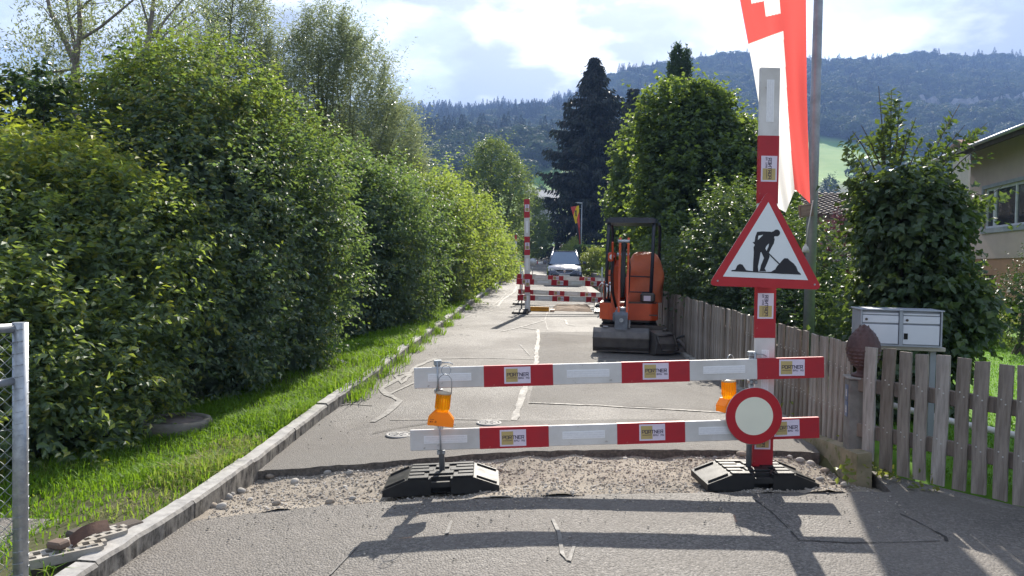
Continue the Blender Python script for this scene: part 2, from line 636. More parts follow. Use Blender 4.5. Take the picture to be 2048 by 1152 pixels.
xs = np.concatenate([np.array([-2400, -1900, -1500, -1200, -950, -750, -600, -480, -380, -300, -240, -190, -150, -115, -90, -70, -55, -42, -32, -25, -20, -16, -13, -11]),
                     np.linspace(-9.5, 9.5, 128), np.array([11, 13, 16, 20, 25, 32, 40, 50, 62, 76, 92, 110, 130, 152, 176, 202, 230, 260, 300, 345, 395, 450, 520, 600, 700, 850, 1000, 1200, 1500, 1900, 2400])])
ys = np.concatenate([np.array([-50, -35, -24, -16, -10, -6]), np.linspace(-3, 24, 150), np.array([25, 26.5, 28, 30, 32, 35, 38, 42, 46, 50, 55, 60, 66, 73, 80, 88, 96, 104, 112, 120, 130, 140, 150, 162, 175, 190, 206, 224, 244, 266, 290, 315, 340, 366, 394, 424, 456, 490, 520, 560, 600, 645, 690, 740, 790, 845, 900, 960, 1020, 1085, 1150, 1230, 1330, 1460, 1640, 1900, 2200])])
XX, YY = np.meshgrid(xs, ys)
ZZ = TZ(XX, YY)
nx, ny = len(xs), len(ys)
Vg = np.stack([XX.ravel(), YY.ravel(), ZZ.ravel()], 1)
ii, jj = np.meshgrid(np.arange(nx - 1), np.arange(ny - 1))
b0 = (jj * nx + ii).ravel()
Fg = np.stack([b0, b0 + 1, b0 + nx + 1, b0 + nx], 1)
tg = np.where(YY < 170, np.where(lawn_zone(XX, YY), 0.5, 0.06), np.where(in_meadow(XX, YY), 0.75, 1.0))
tg = np.where((YY > 60) & (YY <= 170), 0.55, tg)
tag(link('ground', npmesh('ground', Vg, Fg, ground_mat(), tg.ravel(), True)), kind='structure')

A_NEAR = asphalt('asphalt_near', (0.046, 0.042, 0.038), (0.30, 0.274, 0.248), (0.170, 0.152, 0.134), 0.65, 75)
A_FAR = asphalt('asphalt_far', (0.044, 0.040, 0.037), (0.27, 0.248, 0.226), (0.145, 0.130, 0.116), 0.55, 75)
A_PATCH = asphalt('asphalt_patch', (0.10, 0.092, 0.083), (0.21, 0.195, 0.177), (0.19, 0.174, 0.155), 0.85, 120, 0.8)
A_EDGE = M('asphalt_cut', (0.06, 0.055, 0.052), 0.9, (0.16, 0.145, 0.13), 40, bump=0.6, bscale=70)


def jag(pts, amp, step, seed):
    r = random.Random(seed)
    out = []
    for (x0, y0), (x1, y1) in zip(pts, pts[1:]):
        n = max(1, int(math.hypot(x1 - x0, y1 - y0) / step))
        for i in range(n):
            t = i / n
            out.append((x0 + (x1 - x0) * t + r.uniform(-amp, amp) * 0.4, y0 + (y1 - y0) * t + r.uniform(-amp, amp)))
    out.append(pts[-1])
    return out


def slab(name, poly, top_off, depth, mat, edge, parent=None):
    mb = MB()
    n = len(poly)
    tris = tessellate_polygon([[Vector((u, v, 0)) for u, v in poly]])
    mb.add([(x, y, RX(x, y) + top_off) for x, y in poly], [tuple(t) for t in tris])
    mb.m = 1
    mb.add([(x, y, RX(x, y) + top_off) for x, y in poly] + [(x, y, RX(x, y) + top_off - depth) for x, y in poly],
           [(i, (i + 1) % n, n + (i + 1) % n, n + i) for i in range(n)])
    return mb.build(name, [mat, edge], parent)


tf = [tuple(G(px, py).xy) for px, py in ((400, 1030), (560, 1018), (770, 1003), (1000, 994), (1400, 985), (1720, 983))]
tf[0] = (float(XL(4.95)) - 0.05, 4.93)
tb = [tuple(G(px, py).xy) for px, py in ((520, 936), (640, 934), (820, 921), (1000, 906), (1300, 900), (1560, 903), (1640, 906))]
tb[0] = (float(XL(6.05)) - .03, 6.05)
frontE = jag(tf, 0.012, 0.06, 3)
backE = jag(tb, 0.016, 0.07, 5)
def near_edge(x):
    if x <= 2.74: return float(np.interp(x, [p[0] for p in frontE], [p[1] for p in frontE]))
    return float(np.interp(x, [2.74, 2.84, 3.42, 5.45, 9.5], [5.72, 6.02, 5.27, 2.58, 1.0]))


cxs = sorted(set([-6.5, -4.5, -3.2, -2.6, -2.3] + [p[0] for p in frontE] + [2.74, 2.84, 3.0, 3.42, 3.8, 4.5, 5.35, 7, 9.5]))
vrow = [0, .25, .45, .6, .7, .78, .85, .9, .95, 1.0]
mb = MB()
nv_ = len(vrow)
vs = [(x, -9 + (near_edge(x) + 9) * v_, RX(x, -9 + (near_edge(x) + 9) * v_)) for x in cxs for v_ in vrow]
mb.add(vs, [(i * nv_ + j, (i + 1) * nv_ + j, (i + 1) * nv_ + j + 1, i * nv_ + j + 1) for i in range(len(cxs) - 1) for j in range(nv_ - 1)])
mb.m = 1
nn_ = len(cxs)
mb.add([(x, near_edge(x), RX(x, near_edge(x))) for x in cxs] + [(x, near_edge(x), RX(x, near_edge(x)) - .14) for x in cxs], [(i, i + 1, nn_ + i + 1, nn_ + i) for i in range(nn_ - 1)])
tag(mb.build('road_near', [A_NEAR, A_EDGE]), kind='structure')
# the long far slab, as a strip so that it follows the rise
far_ys = [7.0, 7.4, 7.8, 8.3, 8.8, 9.4, 10, 10.6, 11.2, 12, 13, 14, 16, 18, 20, 22, 24, 27, 30, 34, 38, 43, 48, 54, 60, 66, 73, 80, 88, 96, 104, 110, 120, 135, 150, 175]
mb = MB()
b_left = [(x, y) for x, y in backE]
nb7 = len(b_left)
rows = 5
vs = []
for k in range(rows):
    f_ = k / (rows - 1)
    for (x, y) in b_left:
        x7 = float(XL(7.0)) + (float(XR(7.0)) - float(XL(7.0))) * (x - b_left[0][0]) / (b_left[-1][0] - b_left[0][0])
        xx_, yy_ = x + (x7 - x) * f_, y + (7.0 - y) * f_
        vs.append((xx_, yy_, RX(xx_, yy_)))
mb.add(vs, [(k * nb7 + i, k * nb7 + i + 1, (k + 1) * nb7 + i + 1, (k + 1) * nb7 + i) for k in range(rows - 1) for i in range(nb7 - 1)])
vs, fs = [], []
for y in far_ys:
    for k in range(13):
        t = k / 12
        xq = float(XL(y)) * (1 - t) + float(XR(y)) * t
        vs.append((xq, y, RX(xq, y)))
for i in range(len(far_ys) - 1):
    for k in range(12):
        fs.append((i * 13 + k, i * 13 + k + 1, (i + 1) * 13 + k + 1, (i + 1) * 13 + k))
mb.add(vs, fs)
mb.m = 1
n = len(b_left)
mb.add([(x, y, RX(x, y)) for x, y in b_left] + [(x, y + 0.012, RX(x, y) - 0.13) for x, y in b_left], [(i, i + 1, n + i + 1, n + i) for i in range(n - 1)])
tag(mb.build('road', [A_FAR, A_EDGE]), kind='structure')


def sheet(name, pix, off, mat, parent=None, jit=0.01, step=0.12, world=False, seed=1):
    poly = pix if world else [tuple(G(px, py).xy) for px, py in pix]
    poly = jag(poly + [poly[0]], jit, step, seed)[:-1]
    bm = bmesh.new()
    vv_ = [bm.verts.new((u, v, 0)) for u, v in poly]
    fc = bm.faces.new(vv_)
    for ax in (0, 1):
        lo_, hi_ = min(p[ax] for p in poly), max(p[ax] for p in poly)
        c_ = math.ceil(lo_ / .3) * .3
        while c_ < hi_:
            bmesh.ops.bisect_plane(bm, geom=bm.verts[:] + bm.edges[:] + bm.faces[:], plane_co=(c_, c_, 0), plane_no=(1, 0, 0) if ax == 0 else (0, 1, 0))
            c_ += .3
    bmesh.ops.triangulate(bm, faces=bm.faces[:])
    for v in bm.verts: v.co.z = RX(v.co.x, v.co.y) + off
    me = bpy.data.meshes.new(name)
    bm.to_mesh(me); bm.free()
    me.materials.append(mat)
    return tag(link(name, me, parent), kind='structure')


# newer, smoother asphalt beside the trench and along the right half of the road
back_in = [(x, y + 0.004) for x, y in backE[1:-1]]
pp = [(float(XL(6.2)) + 0.02, 6.22)] + back_in + [(2.70, 6.75), (2.72, 7.15), tuple(G(1350, 838).xy), tuple(G(1040, 842).xy), tuple(G(905, 848).xy), tuple(G(700, 885).xy), tuple(G(640, 812).xy)]
sheet('road_patch', pp, 0.004, A_PATCH, world=True, jit=0.003, step=0.3)
sheet('road_patch', [(1078, 664), (1190, 664), (1205, 716), (1520, 740), (1500, 828), (1300, 815), (1058, 806), (1075, 730)], 0.004, A_PATCH, jit=0.008, seed=4)
sheet('road_patch', [(1052, 570), (1098, 556), (1170, 570), (1190, 610), (1108, 609), (1050, 612)], 0.004, A_PATCH, jit=0.0, seed=4)

SEAL = M('crack_sealing', (0.185, 0.172, 0.157), 0.7, (0.12, 0.112, 0.103), 16, bump=0.2, bscale=90)  # pale with dust and with the bitumen's gloss put into the colour


def ribbon(name, pix, w, off, mat, label=None, jit=0.012, seed=2, world=False, taper=False):
    pts = pix if world else [tuple(G(px, py).xy) for px, py in pix]
    pts = jag(pts, jit, 0.18, seed)
    r = random.Random(seed)
    vs, fs = [], []
    for i, (x, y) in enumerate(pts):
        x0, y0 = pts[max(i - 1, 0)]
        x1, y1 = pts[min(i + 1, len(pts) - 1)]
        d = Vector((x1 - x0, y1 - y0))
        if d.length < 1e-6: d = Vector((0, 1))
        d.normalize()
        ww = w * r.uniform(0.6, 1.25) * (0.5 if taper and i in (0, len(pts) - 1) else 1)
        vs += [(x - d.y * ww / 2, y + d.x * ww / 2, RX(x - d.y * ww / 2, y + d.x * ww / 2) + off), (x + d.y * ww / 2, y - d.x * ww / 2, RX(x + d.y * ww / 2, y - d.x * ww / 2) + off)]
    fs = [(2 * i, 2 * i + 1, 2 * i + 3, 2 * i + 2) for i in range(len(pts) - 1)]
    return tag(MB().add(vs, fs).build(name, mat), kind='structure')


RB = [
    ([(1005, 663), (1040, 655), (1075, 645), (1090, 641)], .05), ([(1040, 655), (1076, 660), (1077, 680), (1073, 700), (1073, 725), (1050, 775), (1028, 842)], .075),
    ([(1078, 664), (1190, 664)], .035), ([(870, 718), (960, 716), (1068, 719)], .04),
    ([(870, 718), (830, 735), (822, 745), (762, 778), (775, 790), (800, 803), (770, 830), (745, 845)], .075), ([(822, 745), (790, 752), (805, 768), (822, 748)], .05),
    ([(775, 790), (810, 775), (830, 765)], .055), ([(745, 812), (700, 808), (660, 815)], .03), ([(1058, 806), (1200, 812), (1450, 826)], .05),
    ([(780, 840), (900, 839), (1040, 842)], .025), ([(1033, 573), (1028, 585), (1005, 600), (995, 614)], .09), ([(985, 612), (1000, 600), (1012, 588), (1000, 582)], .05),
    ([(945, 622), (960, 618), (985, 622), (960, 628), (945, 626)], .04), ([(1130, 640), (1135, 650), (1150, 652)], .05), ([(1098, 614), (1090, 640), (1096, 662)], .02),
    ([(1105, 1040), (1118, 1070), (1125, 1110), (1138, 1125), (1148, 1095)], .022), ([(903, 1045), (893, 1070)], .02), ([(660, 1150), (700, 1110), (712, 1096)], .012), ([(1040, 690), (1060, 712)], .02),
]
for k, (pts, w) in enumerate(RB):
    ribbon('sealing_line', pts, w, 0.008, SEAL, seed=20 + k)
CRK = M('crack_black', (0.035, 0.032, 0.03), 0.9)
for k_, (pp_, w_) in enumerate((([(1510, 1000), (1545, 1026), (1575, 1056)], .008), ([(1580, 1062), (1598, 1082), (1640, 1083)], .012), ([(1640, 1083), (1700, 1086), (1750, 1086)], .014), ([(1750, 1086), (1800, 1086), (1880, 1083)], .006), ([(1893, 1083), (1890, 1074), (1872, 1064)], .022), ([(1872, 1064), (1830, 1042), (1800, 1028)], .008))):
    ribbon('road_crack', pp_, w_, 0.004, CRK, seed=77 + k_, jit=0.007)
ribbon('road_crack', [(745, 868), (790, 858), (870, 845)], .014, 0.009, CRK, seed=78, jit=0.006)

# manhole covers
IRON = M('cast_iron_dusty', (0.20, 0.19, 0.18), 0.7, (0.30, 0.29, 0.275), 30, bump=0.3, bscale=80)
for (px, py), lab in (((798, 871), 'round iron valve cover in the road beside the left lamp'), ((978, 847), 'round iron valve cover in the road between the two white beams')):
    c = G(px, py)
    t = thing('valve_cover', lab, 'manhole cover', (c.x, c.y, c.z), group='valve covers in the road')
    o = MB().lathe([(0.0, 0.014), (0.085, 0.014), (0.09, 0.012), (0.09, 0.002)], seg=24).build('cover_plate', IRON, t)
    MB().lathe([(0.098, 0.004), (0.098, 0.013), (0.122, 0.013), (0.126, 0.004)], seg=28).build('cover_ring', IRON, t)
    mbb = MB()
    for a in range(6):
        mbb.box((0.02, -0.007, 0.014), (0.07, 0.007, 0.019), Matrix.Rotation(a * math.pi / 3, 3, 'Z'), (0, 0, 0.0))
    mbb.build('raised_ribs', IRON, t)

# gravel trench
GRAV = M('gravel_sand', (0.30, 0.26, 0.21), 0.95, (0.195, 0.168, 0.138), 1.6, bump=0.8, bscale=110, spots=(70, (0.34, 0.30, 0.26), 0.6))


def trench_z(x, y):
    z = RX(x, y) - 0.05 + 0.018 * math.sin(3.1 * x + 1) * math.sin(5 * y) + 0.01 * math.sin(13 * x + 3 * y) + random.uniform(-.006, .006)
    fy = np.interp(x, [p[0] for p in tf], [p[1] for p in tf])
    t = y - fy
    if t < 0.35: z += 0.045 * (1 - max(t, 0) / 0.35)
    if x > 2.3: z += -0.06 * min((x - 2.3) / 0.4, 1) * (1 if t > .4 else .5)
    return z


mb = MB()
mb.grid(90, 36, lambda u, v: (lambda x, y: (x, y, trench_z(x, y)))(-2.1 + u * 4.98, float(np.interp(-2.1 + u * 4.98, [p[0] for p in tf], [p[1] for p in tf])) - 0.03 +
        v * (float(np.interp(-2.1 + u * 4.98, [p[0] for p in tb], [p[1] for p in tb])) - float(np.interp(-2.1 + u * 4.98, [p[0] for p in tf], [p[1] for p in tf])) + 0.08)))
trench = tag(mb.build('gravel_bed', GRAV), kind='structure')
ST = [M('stone_grey', (0.36, 0.34, 0.315), 0.85, (0.25, 0.235, 0.215), 12, bump=0.3), M('stone_pale', (0.46, 0.43, 0.39), 0.85, (0.34, 0.31, 0.275), 9, bump=0.3), M('stone_brown', (0.30, 0.25, 0.20), 0.9, (0.22, 0.185, 0.15), 9, bump=0.3)]


def stone_mesh(seed, mat):
    bm = bmesh.new()
    bmesh.ops.create_icosphere(bm, subdivisions=2, radius=1)
    r = random.Random(seed)
    ax = [Vector((r.gauss(0, 1), r.gauss(0, 1), r.gauss(0, 1))).normalized() for _ in range(7)]
    am = [r.uniform(-.18, .10) for _ in ax]
    for v in bm.verts:
        k = 1 + sum(a * max(0, v.co.dot(d)) ** 2 for a, d in zip(am, ax))
        v.co = v.co * k
        v.co.z *= 0.62
        v.co.y *= 0.8
    me = bpy.data.meshes.new('stone')
    bm.to_mesh(me)
    bm.free()
    me.polygons.foreach_set('use_smooth', [True] * len(me.polygons))
    me.materials.append(mat)
    return me


SM = [stone_mesh(s, ST[s % 3]) for s in range(9)]


def put_stone(x, y, z, s, parent, name='stone'):
    return link(name, random.choice(SM), parent, (x, y, z), (random.uniform(-.3, .3), random.uniform(-.3, .3), random.uniform(0, 6.28)), (s, s * random.uniform(.8, 1.1), s * random.uniform(.8, 1.15)))


for px, py, s in [(548, 938, .05), (570, 936, .045), (590, 940, .055), (612, 938, .05), (632, 941, .06), (640, 937, .04), (655, 944, .035), (540, 950, .05), (525, 948, .04), (560, 948, .03), (480, 980, .045), (455, 997, .05), (440, 1008, .03), (424, 1021, .05),
                  (441, 1023, .045), (462, 992, .03), (500, 1000, .03), (553, 1022, .035), (590, 960, .04), (700, 950, .035), (738, 930, .045), (780, 927, .05), (705, 1003, .03), (660, 1010, .04), (1115, 960, .02), (1484, 915, .06), (1600, 920, .045), (1622, 922, .05), (1650, 935, .05),
                  (1640, 948, .04), (1668, 955, .035), (1580, 915, .03), (1430, 912, .03), (1380, 920, .028), (1250, 915, .025), (1180, 925, .03), (1000, 935, .03), (690, 975, .025), (620, 990, .03), (1690, 965, .04)]:
    c = G(px, py, -0.04)
    put_stone(c.x, c.y, trench_z(c.x, c.y) + s * 0.25, s * .95, trench)
# small pebbles, too many to count
pv, pf, pt = [], [], []
ico = stone_mesh(3, ST[0])
bm = bmesh.new(); bmesh.ops.create_icosphere(bm, subdivisions=1, radius=1)
iv = np.array([v.co[:] for v in bm.verts]); jf = np.array([[v.index for v in f.verts] for f in bm.faces]); bm.free()
N = 17000
for k in range(N):
    x = rng.uniform(-2.0, 2.68)
    fy = np.interp(x, [p[0] for p in tf], [p[1] for p in tf]); by = np.interp(x, [p[0] for p in tb], [p[1] for p in tb])
    y = fy + (by - fy) * rng.uniform(-0.02, 1.0)
    s = 0.003 + 0.0095 * rng.random() ** 2.6
    a = rng.uniform(0, 6.28)
    sc = np.array([s, s * rng.uniform(.6, 1), s * rng.uniform(.4, .8)])
    vv = iv * sc * rng.uniform(.8, 1.15, (len(iv), 1))
    ca, sa = math.cos(a), math.sin(a)
    vv = np.stack([vv[:, 0] * ca - vv[:, 1] * sa + x, vv[:, 0] * sa + vv[:, 1] * ca + y, vv[:, 2] + trench_z(x, y) + s * 0.3], 1)
    pv.append(vv); pf.append(jf + k * len(iv)); pt.append(np.full(len(iv), rng.random()))
PEB = leafmat('pebbles', (0.22, 0.19, 0.16), (0.35, 0.31, 0.265), (0.3, 0.3, 0.3), 0.9, 0.0, 0.2, (0.52, 0.49, 0.45))
tag(link('pebbles', npmesh('pebbles', np.concatenate(pv), np.concatenate(pf), PEB, np.concatenate(pt))), 'loose gravel pebbles filling the trench across the road', 'gravel', kind='stuff')
# crumbs of gravel strewn over the asphalt near the trench
pv, pf, pt = [], [], []
for k in range(900):
    if k < 600:
        x = rng.uniform(-1.9, 2.7); fy = np.interp(x, [p[0] for p in tf], [p[1] for p in tf]); y = fy - abs(rng.normal(0, .35)); y = max(y, 2.5)
    else:
        y = rng.uniform(6.6, 20); x = float(XL(y)) + abs(rng.normal(0.05, .3)) + .03
    s = 0.003 + 0.006 * rng.random() ** 3
    vv = iv * s * np.array([1, .8, .7]) + np.array([x, y, RX(x, y) + s * .6 + .004])
    pv.append(vv); pf.append(jf + k * len(iv)); pt.append(np.full(len(iv), rng.random() * .8))
tag(link('grit', npmesh('grit', np.concatenate(pv), np.concatenate(pf), PEB, np.concatenate(pt))), 'scattered grit lying on the road by the trench', 'grit', kind='stuff')

# kerb of single stones on the left
def kerb_mat():
    m = bpy.data.materials.new('kerb_concrete')
    m.use_nodes = True
    nt = m.node_tree; nt.nodes.clear(); h = NT(nt)
    out = h.n('ShaderNodeOutputMaterial'); b = h.n('ShaderNodeBsdfPrincipled', i_Roughness=0.88); h.link(b.outputs[0], out.inputs[0])
    t = h.n('ShaderNodeTexCoord'); g = h.n('ShaderNodeNewGeometry')
    mpn = h.n('ShaderNodeMapping'); mpn.inputs['Scale'].default_value = (16, 17, 8); h.link(g.outputs['Position'], mpn.inputs[0])
    n = h.n('ShaderNodeTexNoise', i_Scale=1.0, i_Detail=6.0, i_Roughness=0.7); h.link(mpn.outputs[0], n.inputs['Vector'])
    n2 = h.n('ShaderNodeTexNoise', i_Scale=14.0, i_Detail=6.0, i_Roughness=0.7); h.link(g.outputs['Position'], n2.inputs['Vector'])
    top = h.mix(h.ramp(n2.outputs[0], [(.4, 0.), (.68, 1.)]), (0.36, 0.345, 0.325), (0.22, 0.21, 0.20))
    side = h.mix(h.ramp(n.outputs[0], [(.40, 0.), (.62, 1.)]), (0.24, 0.22, 0.19), (0.035, 0.031, 0.027))       # face mottled, far darker than the top
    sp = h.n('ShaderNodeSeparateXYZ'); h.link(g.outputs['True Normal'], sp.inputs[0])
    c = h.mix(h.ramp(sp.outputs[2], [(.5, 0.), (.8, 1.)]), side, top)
    h.link(c, b.inputs['Base Color'])
    bp = h.n('ShaderNodeBump', i_Strength=0.5, i_Distance=0.008); h.link(n2.outputs[0], bp.inputs['Height']); h.link(bp.outputs[0], b.inputs['Normal'])
    return m


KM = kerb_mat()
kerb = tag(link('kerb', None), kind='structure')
ky = -3.0
kv = []
for s in range(4):
    r = random.Random(s)
    mbk = MB()
    L = 0.992
    prof = lambda t: (r.uniform(-.004, .004), r.uniform(-.004, .004))
    nseg = 8
    ring = []
    for i in range(nseg + 1):
        dx, dz = prof(i)
        ring.append([(0.0 + dx, i * L / nseg, -0.12), (0.004 + dx, i * L / nseg, 0.108 + dz), (-0.012 + dx, i * L / nseg, 0.128 + dz), (-0.115, i * L / nseg, 0.13 + dz), (-0.12, i * L / nseg, 0.115), (-0.12, i * L / nseg, -0.12)])
    vs = [p for rr_ in ring for p in rr_]
    fs = [(i * 6 + k, i * 6 + (k + 1) % 6, (i + 1) * 6 + (k + 1) % 6, (i + 1) * 6 + k) for i in range(nseg) for k in range(6)] + [(0, 1, 2, 3, 4, 5), tuple(nseg * 6 + k for k in range(6))]
    mbk.add(vs, fs)
    kv.append(mbk.mesh('kerb_stone', KM))
i = 0
while ky < 108:
    y1 = ky + 1.0
    x0, x1 = float(XL(ky)), float(XL(y1))
    zs = -0.015 if ky < 8 else 0.005
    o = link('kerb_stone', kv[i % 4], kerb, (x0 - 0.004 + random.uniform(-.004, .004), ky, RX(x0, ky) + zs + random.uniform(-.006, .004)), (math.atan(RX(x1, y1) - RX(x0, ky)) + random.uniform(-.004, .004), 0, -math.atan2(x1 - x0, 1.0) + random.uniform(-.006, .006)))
    ky = y1
    i += 1
# ------------------------------------------------------------------ site barriers
STROKES = {  # letter strokes on a 4 x 6 field
    'P': [(0, 0, 0, 6), (0, 6, 4, 6), (4, 6, 4, 2.6), (4, 2.6, 0, 2.6)], 'O': [(0, 0, 0, 6), (0, 6, 4, 6), (4, 6, 4, 0), (4, 0, 0, 0)],
    'R': [(0, 0, 0, 6), (0, 6, 4, 6), (4, 6, 4, 2.6), (4, 2.6, 0, 2.6), (2, 2.6, 4, 0)], 'T': [(-.3, 6, 4.3, 6), (2, 6, 2, 0)], 'N': [(0, 0, 0, 6), (0, 6, 4, 0), (4, 0, 4, 6)],
    'E': [(0, 0, 0, 6), (0, 6, 4, 6), (0, 3.1, 3.6, 3.1), (0, 0, 4, 0)], 'B': [(0, 0, 0, 6), (0, 6, 3.6, 6), (3.6, 6, 3.6, 3.1), (0, 3.1, 4, 3.1), (4, 3.1, 4, 0), (4, 0, 0, 0)],
    'A': [(0, 0, 0, 6), (0, 6, 4, 6), (4, 6, 4, 0), (0, 2.6, 4, 2.6)], 'U': [(0, 6, 0, 0), (0, 0, 4, 0), (4, 0, 4, 6)], 'G': [(4, 6, 0, 6), (0, 6, 0, 0), (0, 0, 4, 0), (4, 0, 4, 3), (4, 3, 2.2, 3)], ' ': [],
    'W': [(0, 6, 1, 0), (1, 0, 2, 4), (2, 4, 3, 0), (3, 0, 4, 6)], 'V': [(0, 6, 2, 0), (2, 0, 4, 6)], '8': [(0, 0, 0, 6), (0, 6, 4, 6), (4, 6, 4, 0), (4, 0, 0, 0), (0, 3, 4, 3)],
}


def letters(mb, text, x, z, w, h, gap, th, y):
    """strokes of text in the xz plane at depth y, facing -y"""
    for ci, ch in enumerate(text):
        ox = x + ci * (w + gap)
        for k, (a, b, c, d) in enumerate(STROKES[ch]):
            p, q_ = Vector((ox + a / 4 * w, z + b / 6 * h)), Vector((ox + c / 4 * w, z + d / 6 * h))
            dr = (q_ - p).normalized()
            nn = Vector((-dr.y, dr.x)) * th / 2
            p, q_ = p - dr * th / 2, q_ + dr * th / 2
            yy = y - 0.00012 * k
            mb.add([(p.x + nn.x, yy, p.y + nn.y), (q_.x + nn.x, yy, q_.y + nn.y), (q_.x - nn.x, yy, q_.y - nn.y), (p.x - nn.x, yy, p.y - nn.y)], [(0, 1, 2, 3)])


def sticker_meshes():
    base = MB().box((-.095, -.0035, -.06), (.095, -.0021, .06)).mesh('sticker', LILAC)
    yel = MB().box((-.083, -.0042, -.048), (.002, -.0036, .048)).mesh('yellow_field', STYEL)
    mb = MB()
    letters(mb, 'PORTNER', -.074, -.006, .0165, .022, .0062, .0042, -.0048)
    mb.box((-.074, -.0050, -.0205), (-.006, -.0047, -.0175))
    letters(mb, 'BAU AG', .008, -.026, .0085, .0105, .0052, .0022, -.0048)
    return base, yel, mb.mesh('lettering', INK)


STK = sticker_meshes()
BAND_M = MB().box((0, -.002, -.0015), (.5, .030, .1515)).mesh('red_band', RED)
REFL_M = MB().box((.10, -.0025, .05), (.41, .0, .105)).add([], []).mesh('reflector', REFL)
mbr = MB()
for k in range(3):
    mbr.box((.104, -.0036, .055 + k * .016), (.406, -.0026, .068 + k * .016))
REFL_L = mbr.mesh('reflector_strip', M('reflector_grey', (0.78, 0.78, 0.80), 0.15, (0.7, 0.7, 0.72), 60, spec=0.9))


def make_beam(label, origin, xax, first_white=True, name='barrier_beam', cat='barrier', group=None, detail=2, length=3.0, tilt=None, thick=.028, zax=(0, 0, 1)):
    t = thing(name, label, cat, group=group)
    x = Vector(xax).normalized()
    z0 = Vector(zax)
    y = z0.cross(x).normalized()
    z = x.cross(y)
    t.matrix_world = Matrix(((x.x, y.x, z.x, origin[0]), (x.y, y.y, z.y, origin[1]), (x.z, y.z, z.z, origin[2]), (0, 0, 0, 1)))
    MB().box((0, 0, 0), (length, thick, .15), bev=.004).build('board', WHITE, t)
    nb = int(round(length / .5))
    for k in range(nb):
        white = (k % 2 == 0) == first_white
        if not white:
            bd = link('red_band', BAND_M, t, (k * .5 + (.0 if k else .001), 0, 0), scale=(.998 if k in (0, nb - 1) else 1, thick / .028 if thick != .028 else 1, 1))
            if detail:
                st = link('sticker', STK[0], t, (k * .5 + .25 + random.uniform(-.012, .012), 0, .076 + random.uniform(-.006, .006)), (0, random.uniform(-.02, .02), 0))
                link('yellow_field', STK[1], st)
                link('lettering', STK[2], st)
        elif detail:
            rf = link('reflector', REFL_M, t, (k * .5, 0, 0))
            link('reflector_strip', REFL_L, rf)
    return t


def make_foot(label, loc, rz, pole_h, group=None, hooks=(), yoff=0.0, pole_x=0.0):
    t = thing('barrier_foot', label, 'barrier foot', loc, rz, group)
    mb = MB()
    pf_ = [(-.41, 0), (.41, 0), (.41, .045), (.235, .112), (-.235, .112), (-.41, .045)]
    mb.prism(pf_, lambda u, v, s: (u, s, v), -.14, .2)
    for sgn in (-1, 1):
        half = [(sgn * .07, 0), (sgn * .41, 0), (sgn * .41, .045), (sgn * .235, .112), (sgn * .07, .112)]
        mb.prism(half, lambda u, v, s: (u, s, v), -.2, -.1402)
        # raised rims on the sloping ends
        sl = math.atan2(.067, .175)
        for yy in (-.17, .155):
            c = Vector((sgn * .322, yy, .082))
            mb.box((c.x - .075, yy, .079), (c.x + .075, yy + .02, .092), Matrix.Rotation(sgn * sl, 3, 'Y'), (c.x, yy, .081))
    mb.box((-.068, -.199, .05), (.068, -.141, .088))
    # pads between the slots of the top
    for x0, x1, y0, y1 in [(-.23, .23, .15, .195), (-.23, -.1, .07, .125), (.1, .23, .07, .125), (-.05, .05, .07, .145), (-.23, -.06, -.02, .045), (.06, .23, -.02, .045), (-.23, -.12, -.105, -.05), (.12, .23, -.105, -.05), (-.09, .09, -.10, -.03), (-.23, -.085, -.195, -.13), (.085, .23, -.195, -.13)]:
        mb.box((x0, y0, .1118), (x1, y1, .125), bev=.004)
    mb.build('foot_block', RUBBER, t)
    MB().box((-.068, -.1405, .004), (.068, -.1402, .046)).build('recess', HOLE, t)
    mb = MB()
    mb.tube([(pole_x, yoff, .06), (pole_x, yoff, pole_h)], .021, 12)
    mb.build('pole', GALV, t)
    for z in hooks:
        hk = MB()
        hk.box((pole_x - .028, yoff - .03, z + .165), (pole_x + .028, yoff + .024, z + .20), bev=.004)
        hk.tube([(pole_x, yoff - .066, z + .19), (pole_x, yoff - .066, z - .03), (pole_x, yoff - .03, z - .035)], .006, 6)
        hk.tube([(pole_x, yoff - .03, z + .185), (pole_x, yoff - .066, z + .19)], .007, 6)
        hk.tube([(pole_x + .02, yoff - .01, z + .18), (pole_x + .085, yoff - .01, z + .18), (pole_x + .11, yoff - .01, z + .165)], .005, 6)
        hk.box((pole_x - .03, yoff - .055, z - .035), (pole_x + .03, yoff + .0, z - .008), bev=.003)
        hk.build('beam_hook', GALV, t)
    return t


# near barrier
dl, dr_ = 5.50, 5.64
uL, uR = P(829, 757, dl), P(1649, 734.5, dr_)
lL, lR = P(821, 881.5, dl), P(1643, 855, dr_)
bx = (uR - uL).normalized()
bzv = Vector((0, 0, 1))
sU = (uR - uL).length / 3.0
upb = make_beam('upper red and white beam of the nearest barrier, with five bands before the post', uL - Vector((0, 0, .075)), uR - uL, True, group='beams of the nearest barrier')
lob = make_beam('lower red and white beam of the nearest barrier, partly behind the round sign', lL - Vector((0, 0, .075)), lR - lL, True, group='beams of the nearest barrier')
upb['label'] = 'upper red and white beam of the nearest barrier, above the lamps'
lob['label'] = 'lower red and white beam of the nearest barrier, crossing behind the round sign'
ang = math.atan2(bx.y, bx.x)
pl = P(887, 900, dl + .07)
zl = RX(pl.x, pl.y) - .015
fl = make_foot('black rubber foot with steel pole under the orange lamp, nearest barrier', (pl.x, pl.y - .02, zl), ang - .01, P(887, 722, pl.y).z - zl, 'feet of the nearest barrier',
               [P(887, 757, dl).z - zl - .075, P(887, 880, dl).z - zl - .075], .02)
fl.rotation_euler = (0, rad(-3.2), ang - .01)
pr = P(1497, 945, dr_ + .05)
zr = float(RZ(pr.y)) - .012
